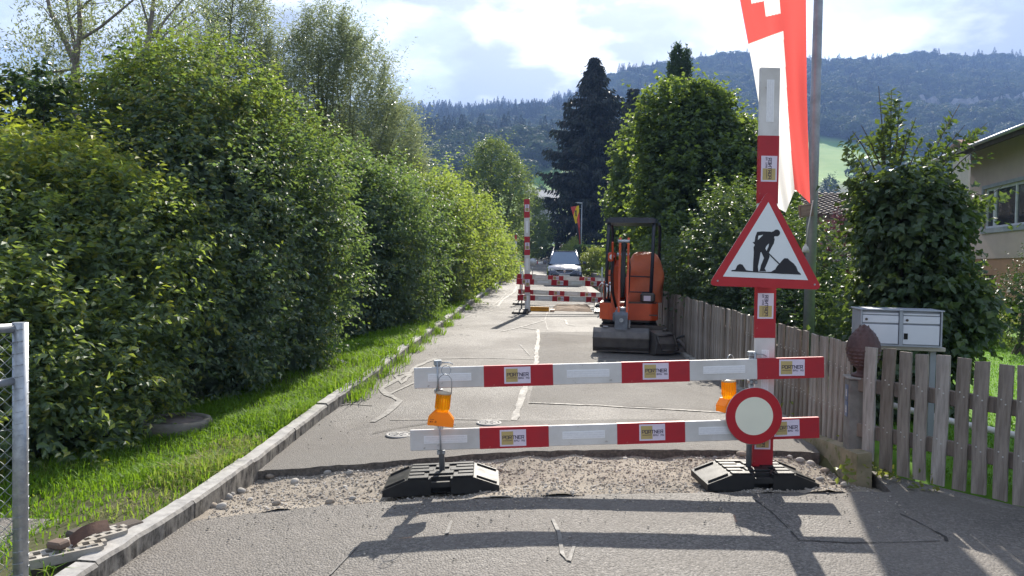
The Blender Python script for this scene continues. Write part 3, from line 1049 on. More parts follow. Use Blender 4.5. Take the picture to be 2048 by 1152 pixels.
fr = make_foot('black rubber foot carrying the tall post with the roadworks triangle', (pr.x + .03, pr.y - .02, zr), ang + .02, P(1497, 706, pr.y).z - zr, 'feet of the nearest barrier',
               [P(1497, 738, dr_).z - zr - .075, P(1497, 860, dr_).z - zr - .075], .02, -.03)
# tall post behind the beams
pt0, pt1 = P(1525, 942, dr_ + .075), P(1541, 135, dr_ + .075)
tall = make_beam('tall upright red and white board behind the roadworks triangle', (0, 0, 0), (1, 0, 0), False, 'marker_post', 'marker post')
zx = (pt1 - pt0).normalized()
yv = Vector((-math.sin(ang), math.cos(ang), 0))
sx_ = zx.cross(yv).normalized()          # to the picture's right
L_ = (pt1 - pt0).length
org = pt0 + sx_ * .075
tall.matrix_world = Matrix(((zx.x, yv.x, -sx_.x, org.x), (zx.y, yv.y, -sx_.y, org.y), (zx.z, yv.z, -sx_.z, org.z), (0, 0, 0, 1))) @ Matrix.Diagonal((L_ / 3.0, 1, 1, 1))

# roadworks triangle, traced in sign pixels (5.236 px of the drawing = 1 px of the picture)
SGD = dr_ - .02
SIGN_W = M('sign_white_film', (0.74, 0.78, 0.80), 0.35, (0.70, 0.74, 0.76), 5)
SIGN_R = M('sign_red_film', (0.45, 0.012, 0.022), 0.33, (0.40, 0.012, 0.02), 5)
SIGN_K = M('sign_black_film', (0.012, 0.013, 0.02), 0.4)
SIGN_B = M('sign_back_alloy', (0.45, 0.46, 0.47), 0.45, metal=0.6)
sc0 = P(1531, 500, SGD)
sgn_root = thing('roadworks_sign', 'red bordered triangular roadworks sign with a black digging figure', 'road sign', sc0)
sgn_root.rotation_euler = (0, 0, ang)
mpp = SGD / FPX


def S(u, v):       # drawing -> local sign plane (x right, z up)
    px, py = 1400 + u / 5.236, 380 + v / 5.236
    dx, dz = (px - 1531) * mpp, -(py - 500) * mpp
    c, s = math.cos(RO), math.sin(RO)
    return dx * c - dz * s, dx * s + dz * c


def rounded(poly, r, n=5):
    out = []
    m = len(poly)
    for i in range(m):
        a, b, c = Vector(poly[i - 1]), Vector(poly[i]), Vector(poly[(i + 1) % m])
        d1, d2 = (a - b).normalized(), (c - b).normalized()
        th_ = math.acos(max(-1, min(1, d1.dot(d2)))) / 2
        tl = r / math.tan(th_)
        p1, p2 = b + d1 * tl, b + d2 * tl
        for k in range(n + 1):
            t_ = k / n
            out.append(tuple((p1 * (1 - t_) + b * t_) * (1 - t_) + (b * (1 - t_) + p2 * t_) * t_))
    return out


outer = rounded([S(712, -5), S(78, 1000), S(1300, 1045)], .035)
inner = [S(710, 128), S(235, 905), S(1141, 944)]
MB().prism(outer, lambda u, v, t_: (u, t_, v), 0, .003).build('sign_plate', SIGN_B, sgn_root)
MB().prism(outer, lambda u, v, t_: (u, t_, v), -.0022, -.0002).build('red_border', SIGN_R, sgn_root)
MB().prism(inner, lambda u, v, t_: (u, t_, v), -.0045, -.0025).build('white_field', SIGN_W, sgn_root)
mb = MB()
body = [(592, 440), (640, 434), (735, 437), (752, 452), (772, 488), (779, 520), (770, 560), (745, 605), (716, 664), (694, 640), (714, 596), (721, 560), (705, 572), (690, 590), (681, 612), (690, 632), (712, 662), (728, 690), (722, 714), (700, 770), (676, 822), (692, 851), (620, 849), (630, 822), (636, 790), (668, 712), (640, 652), (630, 652), (620, 720), (604, 800), (610, 856), (552, 856), (554, 760), (560, 650), (556, 600), (570, 575), (545, 548), (566, 543), (574, 490)]
hd = [(800 + 36 * math.cos(a * .449), 450 + 36 * math.sin(a * .449)) for a in range(14)]
neck = [(742, 440), (775, 430), (785, 485), (764, 492)]
shov = [(708, 664), (718, 658), (834, 768), (826, 778)]
big = [(740, 858), (790, 830), (812, 792), (830, 775), (860, 738), (885, 714), (920, 716), (946, 742), (985, 770), (1012, 805), (1030, 850), (1062, 878), (1062, 887), (900, 878)]
sml = [(325, 838), (365, 835), (385, 790), (410, 774), (440, 781), (460, 812), (480, 840), (520, 846), (560, 850), (700, 857), (760, 856), (900, 880), (700, 868), (500, 858), (325, 850)]
for i_, pg in enumerate((body, hd, neck, shov, big, sml)):
    mb.prism([S(*p) for p in pg], lambda u, v, t_: (u, t_, v), -.0062 - i_ * .0002, -.0048)
mb.build('digging_figure', SIGN_K, sgn_root)
MB().prism([S(606, 480), S(655, 470), S(640, 486), S(600, 525)], lambda u, v, t_: (u, t_, v), -.0078, -.0063).build('arm_gap', SIGN_W, sgn_root)
for u, v in ((1213, 990), (180, 950)):
    x, z = S(u, v)
    MB().cyl((x, -.002, z), (x, -.006, z), .007, seg=8).build('rivet', GALV, sgn_root)
x, z = S(690, 500)
for dz in (0, -.3):
    MB().box((x - .1, .003, z + dz - .02), (x + .1, .028, z + dz + .02)).build('clamp_rail', GALV, sgn_root)

# round no-vehicles sign
rc = P(1508, 832, dr_ - .06)
rs = thing('no_vehicles_sign', 'round sign with red ring and pale empty centre on the nearest barrier', 'road sign', rc, ang)
rpx = (dr_ - .06) / FPX
R1, R2 = 57.5 * rpx, 38.2 * rpx
MB().lathe([(0, .004), (R1, .004), (R1 + .002, .001), (R1, -.002), (0, -.002)], seg=56, smooth=False, axis='y').build('sign_plate', SIGN_B, rs)
MB().lathe([(R2, -.0024), (R2, -.004), (R1 - .001, -.004), (R1 - .001, -.0024)], seg=56, smooth=False, axis='y').build('red_ring', SIGN_R, rs)
MB().lathe([(0, -.0048), (R2 + .001, -.0048), (R2 + .001, -.0024)], seg=56, smooth=False, axis='y').build('pale_disc', M('sign_cream_film', (0.80, 0.79, 0.64), 0.35, (0.75, 0.74, 0.60), 4), rs)
mb = MB()
mb.box((-.05, .004, -.03), (-.025, .055, .03)).box((-.06, .004, -.05), (-.015, .02, .05))
mb.build('sign_clip', GALV, rs)

# orange warning lamps
def lamp_mat(name, col, tw, rough):
    m = bpy.data.materials.new(name)
    m.use_nodes = True
    nt = m.node_tree; nt.nodes.clear(); h = NT(nt)
    out = h.n('ShaderNodeOutputMaterial')
    b = h.n('ShaderNodeBsdfPrincipled', i_Roughness=rough)
    n = h.n('ShaderNodeTexNoise', i_Scale=9.0, i_Detail=3.0)
    t = h.n('ShaderNodeTexCoord'); h.link(t.outputs['Object'], n.inputs['Vector'])
    c = h.mix(n.outputs[0], col, tuple(x * .8 for x in col))
    h.link(c, b.inputs['Base Color'])
    tl = h.n('ShaderNodeBsdfTranslucent'); h.link(c, tl.inputs[0])
    mx = h.n('ShaderNodeMixShader', i_0=tw); h.link(b.outputs[0], mx.inputs[1]); h.link(tl.outputs[0], mx.inputs[2]); h.link(mx.outputs[0], out.inputs[0])
    return m


LENS = lamp_mat('amber_lens', (1.0, 0.58, 0.03), .5, .12)
_h = NT(LENS.node_tree)
_o = [n_ for n_ in LENS.node_tree.nodes if n_.type == 'OUTPUT_MATERIAL'][0]
_mixed = _o.inputs[0].links[0].from_socket
_tr = _h.n('ShaderNodeBsdfTransparent')
_tr.inputs[0].default_value = (1.0, 0.70, 0.07, 1)
_m2 = _h.n('ShaderNodeMixShader', i_0=.55)
_h.link(_mixed, _m2.inputs[1]); _h.link(_tr.outputs[0], _m2.inputs[2]); _h.link(_m2.outputs[0], _o.inputs[0])
HOUS = lamp_mat('orange_plastic', (1.0, 0.42, 0.03), .42, .35)
LENSGREY = M('lens_cap', (0.45, 0.36, 0.25), 0.3)


def make_lamp(label, loc, rz, tilt, handle=True):
    t = thing('warning_lamp', label, 'warning lamp', loc, 0, 'orange warning lamps on the nearest barrier')
    t.rotation_euler = (0, tilt, rz)
    pf_ = rounded([(-.092, 0), (.092, 0), (.09, .05), (.048, .098), (-.048, .098), (-.09, .05)], .008, 3)
    o = MB().prism(pf_, lambda u, v, s: (u, s, v), -.045, .045).build('lamp_housing', HOUS, t)
    mb = MB()
    letters(mb, 'WV 8', -.075, .022, .008, .012, .004, .0022, -.0458)
    mb.box((-.075, -.0462, .042), (-.047, -.0455, .045))
    mb.build('housing_print', M('print_brown', (0.25, 0.05, 0.01), .5), o)
    mb = MB().lathe([(.046, .098), (.048, .112), (.052, .116), (.052, .225), (.050, .231)], seg=24)
    for k in range(18):
        a = k * math.pi / 9
        mb.box((-.0022, .0515, .12), (.0022, .0535, .222), Matrix.Rotation(a, 3, 'Z'), (0, 0, .17))
    mb.build('amber_lens', LENS, t)
    MB().lathe([(.0, .2385), (.03, .237), (.054, .232), (.055, .222), (.052, .221)], seg=24).build('lens_cap', LENSGREY, t)
    if handle:
        mb = MB()
        mb.tube([(-.053, 0, .226), (-.05, -.005, .30), (-.042, -.012, .335), (-.02, -.018, .358), (0, -.02, .362), (.02, -.018, .358), (.042, -.012, .335), (.05, -.005, .30), (.053, 0, .226)], .0032, 6)
        mb.tube([(.033 * math.sin(a * .449), -.02, .392 + .033 * math.cos(a * .449)) for a in range(14)], .003, 6, closed=True)
        mb.build('carrying_handle', GALV, t)
    return t


lp = P(881, 850, dl - .11)
make_lamp('orange warning lamp with wire handle hanging on the free pole', lp, ang, rad(5))
lp2 = P(1458, 821, dr_ + .14)
make_lamp('orange warning lamp hanging behind the round sign', lp2, ang + .5, rad(-3))

# second pair of barriers further up the road
p0 = G(1043, 626)
d2 = p0.y
f2 = make_foot('black rubber foot of the second barrier, at its tall post', (p0.x, d2, float(RZ(d2))), rad(80), 1.15, 'feet of the second barriers')
mp2 = make_beam('tall upright red and white board of the second barrier', (p0.x + .075, d2 - .09, float(RZ(d2)) + .125), (1, 0, 0), True, 'marker_post', 'marker post', detail=1)
a0, a1 = Vector((p0.x + .075, d2 - .09, float(RZ(d2)) + .1)), P(1042.5, 398, d2 - .09)
a0 = P(1044, 622, d2 - .09)
zx = (a1 - a0).normalized(); yv = Vector((0, 1, 0)); sx2 = zx.cross(yv).normalized(); L2 = (a1 - a0).length
mp2.matrix_world = Matrix(((zx.x, yv.x, -sx2.x, a0.x + .075), (zx.y, yv.y, -sx2.y, a0.y), (zx.z, yv.z, -sx2.z, a0.z), (0, 0, 0, 1))) @ Matrix.Diagonal((L2 / 3, 1, 1, 1))


def span_beam(label, pl_, pr_, dL, dR, fw, group, detail=1):
    a, b = P(*pl_, dL), P(*pr_, dR)
    return make_beam(label, a - Vector((0, 0, .075)), b - a, fw, group=group, detail=detail)


span_beam('upper beam of the second barrier, just beyond the excavator bucket', (1033, 563), (1213, 568), d2 - .16, d2 + .6, False, 'beams of the second barriers')
span_beam('lower beam of the second barrier, above the yellow plank', (1035, 595), (1216, 600), d2 - .16, d2 + .6, False, 'beams of the second barriers')
d3 = d2 + 3.6
span_beam('upper beam of the back barrier standing behind the second one', (1034, 552.5), (1215, 561), d3, d3 - .6, False, 'beams of the second barriers')
span_beam('lower beam of the back barrier standing behind the second one', (1036, 583), (1217, 591), d3, d3 - .6, False, 'beams of the second barriers')
pb = P(1040, 600, d3 + .06)
make_foot('black rubber foot of the back barrier behind the tall second post', (pb.x, pb.y, float(RZ(pb.y))), rad(85), 1.25, 'feet of the second barriers')
for dd, lab in ((d2 + .62, 'black rubber foot of the second barrier on the excavator side'), (d3 - .5, 'black rubber foot of the back barrier on the excavator side')):
    pb = P(1203, 600, dd + .05)
    make_foot(lab, (pb.x, pb.y, float(RZ(pb.y))), rad(85), 1.25, 'feet of the second barriers')
# pit between them with a yellow formwork beam
PIT = M('pit_soil', (0.13, 0.09, 0.06), 0.95, (0.22, 0.16, 0.11), 6, bump=0.8)
c0 = [tuple(G(px, py).xy) for px, py in ((1104, 622), (1185, 624), (1178, 612), (1108, 613))]
mbp = MB()
pj = jag(c0 + [c0[0]], .05, .15, 9)[:-1]
cx_, cy_ = sum(p[0] for p in pj) / len(pj), sum(p[1] for p in pj) / len(pj)
mbp.add([(x, y, float(RZ(y)) + .008) for x, y in pj] + [(cx_ + (x - cx_) * .8, cy_ + (y - cy_) * .8, float(RZ(y)) + .05 + random.uniform(0, .04)) for x, y in pj] + [(cx_, cy_, float(RZ(cy_)) + .10)],
        [(i, (i + 1) % len(pj), len(pj) + (i + 1) % len(pj), len(pj) + i) for i in range(len(pj))] + [(len(pj) + i, len(pj) + (i + 1) % len(pj), 2 * len(pj)) for i in range(len(pj))])
tag(mbp.build('earth_heap', PIT), 'low heap of brown earth behind the second barrier', 'earth heap')
YEL = M('formwork_yellow', (0.62, 0.34, 0.02), 0.5, (0.50, 0.26, 0.02), 4)
yc, yd = G(1056, 622), G(1098, 623)
yb = thing('formwork_beam', 'yellow wooden formwork beam lying behind the second barrier', 'beam', (yc.x, yc.y, yc.z), math.atan2(yd.y - yc.y, yd.x - yc.x))
Ly = (yd - yc).length
MB().box((0, 0, .035), (Ly, .03, .095)).build('web', YEL, yb)
mb = MB().box((0, -.025, .0), (Ly, .055, .034), bev=.004)
mb.build('flange', YEL, yb)
MB().box((0, -.025, .096), (Ly, .055, .13), bev=.004).build('flange', YEL, yb)
wc = G(1104, 624)
tag(MB().box((wc.x - .06, wc.y, wc.z + .004), (wc.x + .06, wc.y + .5, wc.z + .06), Matrix.Rotation(-.1, 3, 'Z'), (wc.x, wc.y, wc.z), bev=.006).build('wood_batten', M('raw_wood', (0.62, 0.50, 0.36), 0.7, (0.5, 0.4, 0.28), 8, stretch=(1, 8, 8))), 'short pale wooden batten at the end of the yellow beam', 'batten')

# third barrier, far up the road
d4 = 59.0
b4 = P(1030, 545, d4)
z4 = float(RZ(d4))
f4 = make_foot('black foot of the farthest barrier by the kerb', (b4.x, d4, z4), rad(85), 1.2)
a0 = Vector((b4.x, d4 - .1, z4 + .12)); a1 = P(1027.5, 470, d4 - .1)
zx = (a1 - a0).normalized(); sx2 = zx.cross(yv).normalized(); L4 = (a1 - a0).length
mp4 = make_beam('tall upright red and white board of the farthest barrier by the kerb', (0, 0, 0), (1, 0, 0), True, 'marker_post', 'marker post', detail=0)
mp4.matrix_world = Matrix(((zx.x, yv.x, -sx2.x, a0.x + .075), (zx.y, yv.y, -sx2.y, a0.y), (zx.z, yv.z, -sx2.z, a0.z), (0, 0, 0, 1))) @ Matrix.Diagonal((L4 / 3, 1, 1, 1))
a0, a1 = P(1018, 524.5, d4 - .14), P(1077, 525, d4 + 1)
make_beam('red and white cross beam of the farthest barrier', a0 - Vector((0, 0, .075)), a1 - a0, False, detail=0)
s4 = G(1065, 545.5); s4 = Vector((P(1065, 545, d4 - 4).x, d4 - 4, float(RZ(d4 - 4))))
ss = thing('sign_stand', 'small grey backed round sign on a stand before the farthest barrier', 'road sign', s4)
MB().box((-.25, -.2, 0), (.25, .2, .1), bev=.02).build('stand_foot', RUBBER, ss)
MB().tube([(0, 0, .1), (0, 0, .95)], .025, 8).build('stand_pole', GALV, ss)
MB().lathe([(0, -.03), (.3, -.03), (.3, -.026), (0, -.026)], (0, 0, .95), 24, axis='y').build('sign_disc', SIGN_B, ss)
l4 = P(1036.5, 534, d4 - .2)
t = thing('warning_lamp', 'tiny orange lamp on the farthest barrier', 'warning lamp', l4)
MB().box((-.1, -.06, -.15), (.1, .06, -.02), bev=.02).build('lamp_housing', HOUS, t)
MB().cyl((0, 0, -.02), (0, 0, .14), .07, seg=12).build('amber_lens', LENS, t)
# ------------------------------------------------------------------ mini excavator
ORANGE = M('excavator_orange', (0.64, 0.095, 0.025), 0.4, (0.54, 0.08, 0.025), 5, spots=(20, (0.3, 0.10, 0.05), 0.68), coat=.15)
TARP = M('orange_tarpaulin', (0.56, 0.145, 0.06), 0.5, (0.46, 0.115, 0.05), 4, bump=.9, bscale=7)
CANOPY = M('canopy_blue_black', (0.012, 0.016, 0.03), 0.3, (0.02, 0.025, 0.04), 8, spec=.6)
MUD = M('bucket_steel', (0.10, 0.092, 0.088), 0.36, (0.16, 0.145, 0.135), 7, metal=.4, bump=.1, spots=(14, (0.16, 0.13, 0.10), .66))
GREYB = M('grey_bracket', (0.16, 0.18, 0.21), 0.45, (0.11, 0.12, 0.14), 12, metal=.3)
CHROME = M('chrome', (0.7, 0.7, 0.72), 0.15, metal=1.0)
GLASSW = M('lamp_glass', (0.85, 0.85, 0.85), 0.1, spec=.9)
ed = 14.05
ex0 = P(1259, 640, ed)
EX = thing('mini_excavator', 'orange mini excavator with dark canopy parked by the fence', 'excavator', (ex0.x, ed, float(RZ(ed))), rad(-9))


def track(x):
    mb = MB()
    prof = []
    for k in range(9):
        a = math.pi / 2 + math.pi * k / 8
        prof.append((-.52 + .19 * math.cos(a), .19 + .19 * math.sin(a)))
    for k in range(9):
        a = -math.pi / 2 + math.pi * k / 8
        prof.append((.52 + .19 * math.cos(a), .19 + .19 * math.sin(a)))
    inn = [(y * .93, .19 + (z - .19) * .80) for y, z in prof]
    n = len(prof)
    for x0, x1, pr_ in ((x - .115, x + .115, None),):
        vs = [(x0, y, z) for y, z in prof] + [(x1, y, z) for y, z in prof] + [(x0, y, z) for y, z in inn] + [(x1, y, z) for y, z in inn]
        fs = []
        for i in range(n):
            j = (i + 1) % n
            fs += [(i, j, n + j, n + i), (2 * n + i, 2 * n + j, 3 * n + j, 3 * n + i), (i, j, 2 * n + j, 2 * n + i), (n + i, n + j, 3 * n + j, 3 * n + i)]
        mb.add(vs, fs)
    # lugs
    per = 46
    for k in range(per):
        t = k / per * 2 * (1.04 + math.pi * .19)
        L1 = 1.04; Lc = math.pi * .19
        if t < L1: p, a = (.52 - t, .38), 0
        elif t < L1 + Lc:
            th_ = (t - L1) / .19; p, a = (-.52 - .19 * math.sin(th_), .19 + .19 * math.cos(th_)), th_
        elif t < 2 * L1 + Lc: p, a = (-.52 + t - L1 - Lc, 0.0), math.pi
        else:
            th_ = (t - 2 * L1 - Lc) / .19; p, a = (.52 + .19 * math.sin(th_), .19 - .19 * math.cos(th_)), math.pi + th_
        mb.box((x - .113, p[0] - .012, p[1] - .004), (x + .113, p[0] + .012, p[1] + .014), Matrix.Rotation(a, 3, 'X'), (x, p[0], p[1]))
    o = mb.build('track', RUBBER, EX, (0, 0, .016))
    mb = MB()
    for y, r in ((-.52, .145), (.52, .145), (-.2, .07), (.02, .07), (.24, .07)):
        mb.cyl((x - .08, y, .19 if r > .1 else .11), (x + .08, y, .19 if r > .1 else .11), r, seg=16)
    mb.box((x - .06, -.45, .12), (x + .06, .45, .26), bev=.02)
    mb.build('track_rollers', STEEL_DARK, o)


track(-.38); track(.38)
MB().box((-.27, -.35, .2), (.27, .35, .42), bev=.03).cyl((0, 0, .4), (0, 0, .5), .27, seg=24).build('undercarriage', STEEL_DARK, EX)
# dozer blade
mb = MB()
bp_ = [(-.04, .06), (.0, .06), (.03, .16), (.035, .28), (.01, .40), (-.03, .40), (-.005, .28), (-.01, .16)]
mb.prism(bp_, lambda u, v, s: (s, -.94 + u, v + .04), -.5, .62)
mb.box((-.3, -.92, .2), (-.22, -.3, .3)).box((.22, -.92, .2), (.3, -.3, .3))
mb.build('dozer_blade', MUD, EX)
# upper body
mb = MB()
pf_ = rounded([(-.53, -.42), (-.36, -.55), (.38, -.55), (.50, -.42), (.50, .55), (.30, .78), (-.30, .78), (-.53, .55)], .08, 4)
mb.prism(pf_, lambda u, v, s: (u, v, s), .50, .79)
mb.build('body_skirt', ORANGE, EX)
MB().prism([(u * .93, v * .93) for u, v in pf_], lambda u, v, s: (u, v, s), .46, .81).build('floor_plate', STEEL_DARK, EX)
MB().box((-.50, .30, .80), (.46, .74, 1.22), bev=.07).build('engine_hood', ORANGE, EX)
# side console with valves, left in the picture
MB().box((-.46, -.42, .81), (-.24, -.36, 1.12), bev=.02).build('valve_recess', HOLE, EX)
for x, h in ((-.40, .22), (-.345, .26), (-.29, .2)):
    MB().cyl((x, -.45, .86), (x, -.45, .86 + h), .02, seg=10).cyl((x, -.45, .86 + h), (x, -.45, .9 + h), .028, seg=10).build('hydraulic_valve', CHROME, EX)
mb = MB()
mb.tube([(-.42, -.44, 1.1), (-.5, -.45, 1.14), (-.55, -.42, 1.08), (-.56, -.38, 1.0)], .014, 6)
mb.build('valve_hose', CHROME, EX)
MB().box((.18, -.5, .81), (.44, -.36, .98), bev=.03).build('pedal_box', STEEL_DARK, EX)
MB().box((.24, -.507, .84), (.36, -.501, .93)).build('data_plate', LILAC, EX)
MB().box((.34, -.552, .585), (.48, -.549, .605)).build('body_decal', STEEL_DARK, EX)
# tarpaulin over seat and engine
mb = MB()


def tarp(u, v):
    a = u * 2 * math.pi
    z = .80 + .92 * v
    k = [(0, 1.0), (.35, 1.02), (.62, .99), (.8, .90), (.95, .66), (1, .0)]
    s = float(np.interp(v, [p[0] for p in k], [p[1] for p in k]))
    ca, sa = math.cos(a), math.sin(a)
    e = 0.42
    x = math.copysign(abs(ca) ** e, ca) * .32 * s
    y = math.copysign(abs(sa) ** e, sa) * .42 * s
    w = .03 * math.sin(a * 5 + v * 6) * (1 - abs(2 * v - 1)) + .045 * math.sin(a * 3 - v * 9 + 1) * v * (1 - v) * 4
    d = .055 * max(0, math.sin(a * 2 + 4 * v)) * (1 - v)
    if v >= .999: return (.26, .20, 1.72)
    return (.26 + x * (1 + w + d), .20 + y * (1 + w + d), z + (.02 * math.sin(a * 4) if .5 < v else 0))


mb.grid(48, 26, tarp)
mb.build('seat_tarpaulin', TARP, EX)
mb = MB()
mb.grid(24, 12, lambda u, v: (-.36 + .13 * math.cos(u * 6.283) * (1 - .45 * v), .12 + .26 * math.sin(u * 6.283) * (1 - .4 * v), .82 + .55 * v - (0.0 if v < .99 else .0)))
mb.build('console_tarpaulin', TARP, EX)
# canopy
for sx_, fx in ((-1, -.43), (1, .36)):
    MB().tube([(fx, -.40, .80), (fx + .02, -.40, 1.6), (fx + .03, -.40, 2.14), (fx + .035, -.34, 2.22), (fx + .05, -.2, 2.24)], .032, 10).build('canopy_post', CANOPY, EX)
    rx = fx + .07 if sx_ < 0 else fx + .17
    MB().tube([(rx, .66, .80), (rx, .66, 2.08), (rx - .01, .58, 2.2), (rx - .03, .4, 2.24)], .032, 10).build('canopy_post', CANOPY, EX)
MB().tube([(-.43, -.40, 1.28), (.36, -.40, 1.26)], .012, 6).build('guard_bar', CANOPY, EX)
MB().tube([(.0, -.40, .99), (.36, -.40, .99)], .012, 6).build('guard_bar', CANOPY, EX)
mb = MB()
rp = rounded([(-.47, -.44), (.44, -.44), (.52, .7), (-.40, .7)], .07, 4)
mb.prism(rp, lambda u, v, s: (u, v, s), 2.21, 2.285)
mb.prism([(u * .9 + .01, v * .9 + .01) for u, v in rp], lambda u, v, s: (u, v, s), 2.286, 2.31)
mb.build('canopy_roof', CANOPY, EX)
# boom: two side plates with the dark stick between them
bxc = -.15
mb = MB()
side = [(-.62, .5), (-.50, .56), (-.46, 1.0), (-.60, 1.6), (-.78, 1.86), (-.92, 1.84), (-.86, 1.7), (-.70, 1.45), (-.62, 1.0)]
for s in (-1, 1):
    mb.prism(side, lambda u, v, t_: (t_, u, v), bxc - .10 + s * .06 - .016, bxc - .10 + s * .06 + .016)
mb.prism([(-.60, .56), (-.52, .56), (-.50, 1.0), (-.62, 1.55), (-.68, 1.45), (-.61, 1.0)], lambda u, v, t_: (t_, u, v), bxc - .145, bxc - .055)
mb.build('boom', ORANGE, EX)
mb = MB()
arm = [(-.80, 1.9), (-.92, 1.93), (-1.02, 1.82), (-1.0, 1.4), (-1.12, .78), (-1.2, .56), (-1.1, .52), (-.98, .8), (-.88, 1.4), (-.84, 1.75)]
for s in (-1, 1):
    mb.prism(arm, lambda u, v, t_: (t_, u, v), bxc + .04 + s * .07 - .018, bxc + .04 + s * .07 + .018)
mb.build('arm', ORANGE, EX)
mb = MB()
mb.tube([(bxc + .035, -1.0, 1.75), (bxc + .03, -1.06, 1.2), (bxc + .03, -1.12, .92)], [.035, .045, .034], 10)
mb.tube([(bxc + .035, -.98, 1.84), (bxc + .035, -1.0, 1.7)], .042, 10)
mb.build('bucket_cylinder', RUBBER, EX)
for z, x, w in ((1.86, bxc + .03, .20), (1.64, bxc + .03, .22), (.72, bxc + .035, .2)):
    MB().cyl((x - w / 2, -.98 if z > 1 else -1.08, z), (x + w / 2, -.98 if z > 1 else -1.08, z), .032, seg=12).build('pivot_pin', GALV, EX)
for k, dx in enumerate((-.155, -.13, .10, .125)):
    MB().tube([(bxc + dx, -.7, 1.62), (bxc + dx * 1.15, -.84, 1.3 + .04 * k), (bxc + dx * 1.05, -.76, 1.0), (bxc + dx * .6, -.62, .72)], .013, 6).build('hydraulic_hose', RUBBER, EX)
MB().box((-.39, -.72, 1.52), (-.25, -.60, 1.68), bev=.02).build('work_light_box', ORANGE, EX)
MB().lathe([(0, -.7285), (.035, -.7275), (.045, -.7225)], (-.32, 0, 1.60), 20, axis='y').build('work_light_lens', GLASSW, EX)
# swing bracket
MB().box((bxc - .14, -.66, .46), (bxc + .12, -.5, .64), bev=.03).build('swing_bracket', GREYB, EX)
lk = MB()
lk.prism([(-1.24, .36), (-1.06, .36), (-1.04, .62), (-1.12, .70), (-1.22, .62)], lambda u, v, t_: (t_, u, v), bxc - .085, bxc + .125)
lk.build('bucket_link', GREYB, EX)
MB().cyl((bxc + .02, -1.245, .54), (bxc + .02, -1.26, .54), .035, seg=12).build('link_bolt', GALV, EX)


def bucket_mesh(w, prof, th=.022):
    mb = MB()
    n = len(prof)
    cx_ = sum(p[0] for p in prof) / n; cz_ = sum(p[1] for p in prof) / n
    inn = []
    for i, (u, v) in enumerate(prof):
        d = Vector((cx_ - u, cz_ - v)).normalized() * th
        inn.append((u + d.x, v + d.y))
    vs = [(s * w / 2, u, v) for s in (-1, 1) for u, v in prof] + [(s * w / 2, u, v) for s in (-1, 1) for u, v in inn]
    fs = []
    for i in range(n - 1):
        fs += [(i, i + 1, n + i + 1, n + i), (2 * n + i, 2 * n + i + 1, 3 * n + i + 1, 3 * n + i), (i, i + 1, 2 * n + i + 1, 2 * n + i), (n + i, n + i + 1, 3 * n + i + 1, 3 * n + i)]
    fs += [(0, n, 3 * n, 2 * n), (n - 1, 2 * n - 1, 4 * n - 1, 3 * n - 1)]
    mb.add(vs, fs)
    for s in (-1, 1):
        mb.prism(prof, lambda u, v, t_: (t_, u, v), s * (w / 2 - .02), s * (w / 2 + .004))
    return mb


bprof = [(.16, .30), (.05, .39), (-.10, .40), (-.20, .33), (-.235, .22), (-.20, .08), (-.13, .01), (-.12, .0)]
mb = bucket_mesh(.92, bprof)
mb.box((-.47, -.247, .225), (.47, -.232, .245)).box((-.46, -.14, .0), (.46, -.115, .016))
o = mb.build('ditching_bucket', MUD, EX, (-.13, -1.10, .01))
for dx in (-.14, .09):
    MB().prism([(-.14, .40), (.1, .37), (.05, .52), (-.08, .53)], lambda u, v, t_: (t_, u, v), dx, dx + .03).build('bucket_ear', MUD, o, (0.03, 0, 0))
MB().box((-.30, -.12, .405), (-.22, -.06, .425)).build('bucket_plate', GALV, o)

# spare attachments lying on the road
bp0 = G(1330, 712)
SB = thing('trenching_bucket', 'dark narrow digging bucket lying by the fence beside the excavator', 'bucket', (bp0.x - .05, bp0.y + .15, bp0.z + .004), rad(18))
bucket_mesh(.34, [(.22, .30), (.08, .40), (-.12, .36), (-.2, .2), (-.16, .03), (-.02, .0), (.12, .03)]).build('bucket_shell', MUD, SB)
mb = MB()
mb.tube([(-.15, -.16, .33), (.15, -.16, .35)], .016, 8).tube([(-.15, -.16, .33), (-.11, -.27, .1)], .014, 8).tube([(.15, -.16, .35), (.18, -.27, .1)], .014, 8).tube([(-.11, -.27, .1), (.18, -.27, .1)], .014, 8)
mb.tube([(.04, .02, .40), (.1, -.0, .42), (.2, .05, .36), (.26, .1, .2)], .02, 8)
mb.build('bucket_frame', STEEL_DARK, SB)
hp = G(1378, 712)
HB = thing('hydraulic_breaker', 'dark hydraulic attachment with looped hose lying beside the fence', 'excavator attachment', (hp.x, hp.y + .25, hp.z + .004), rad(-12))
MB().box((-.28, -.14, 0), (.30, .2, .15), bev=.04).build('attachment_body', MUD, HB)
mb = MB()
mb.tube([(-.24 + .24 * (1 - math.cos(a * math.pi / 12)), -.05, .1 + .21 * math.sin(a * math.pi / 12)) for a in range(13)], .017, 8)
mb.build('looped_hose', RUBBER, HB)
MB().tube([(-.2, -.1, .17), (.14, -.1, .17)], .016, 8).build('steel_pin', GALV, HB)
MB().tube([(.3, 0, .12), (.46, -.02, .1)], .014, 8).build('steel_pin', GALV, HB)
cb = MB()
cb.tube([(.05, -.16, .04), (-.05, -.2, .18), (-.12, -.16, .24), (-.17, -.1, .2)], .032, 8)
cb.build('thick_hose', M('hose_grey', (.13, .115, .11), .6), HB)
ck = G(1400, 716)
tag(MB().grid(14, 10, lambda u, v: (ck.x - .12 + u * .6, ck.y - .02 + v * .5, float(RZ(ck.y)) + .003 + .1 * math.sin(u * math.pi) * math.sin(v * math.pi) * (1 + .3 * math.sin(9 * u + 4 * v)))).build('rubber_sheet', RUBBER), 'crumpled dark sheet on the ground beside the fence', 'sheet')

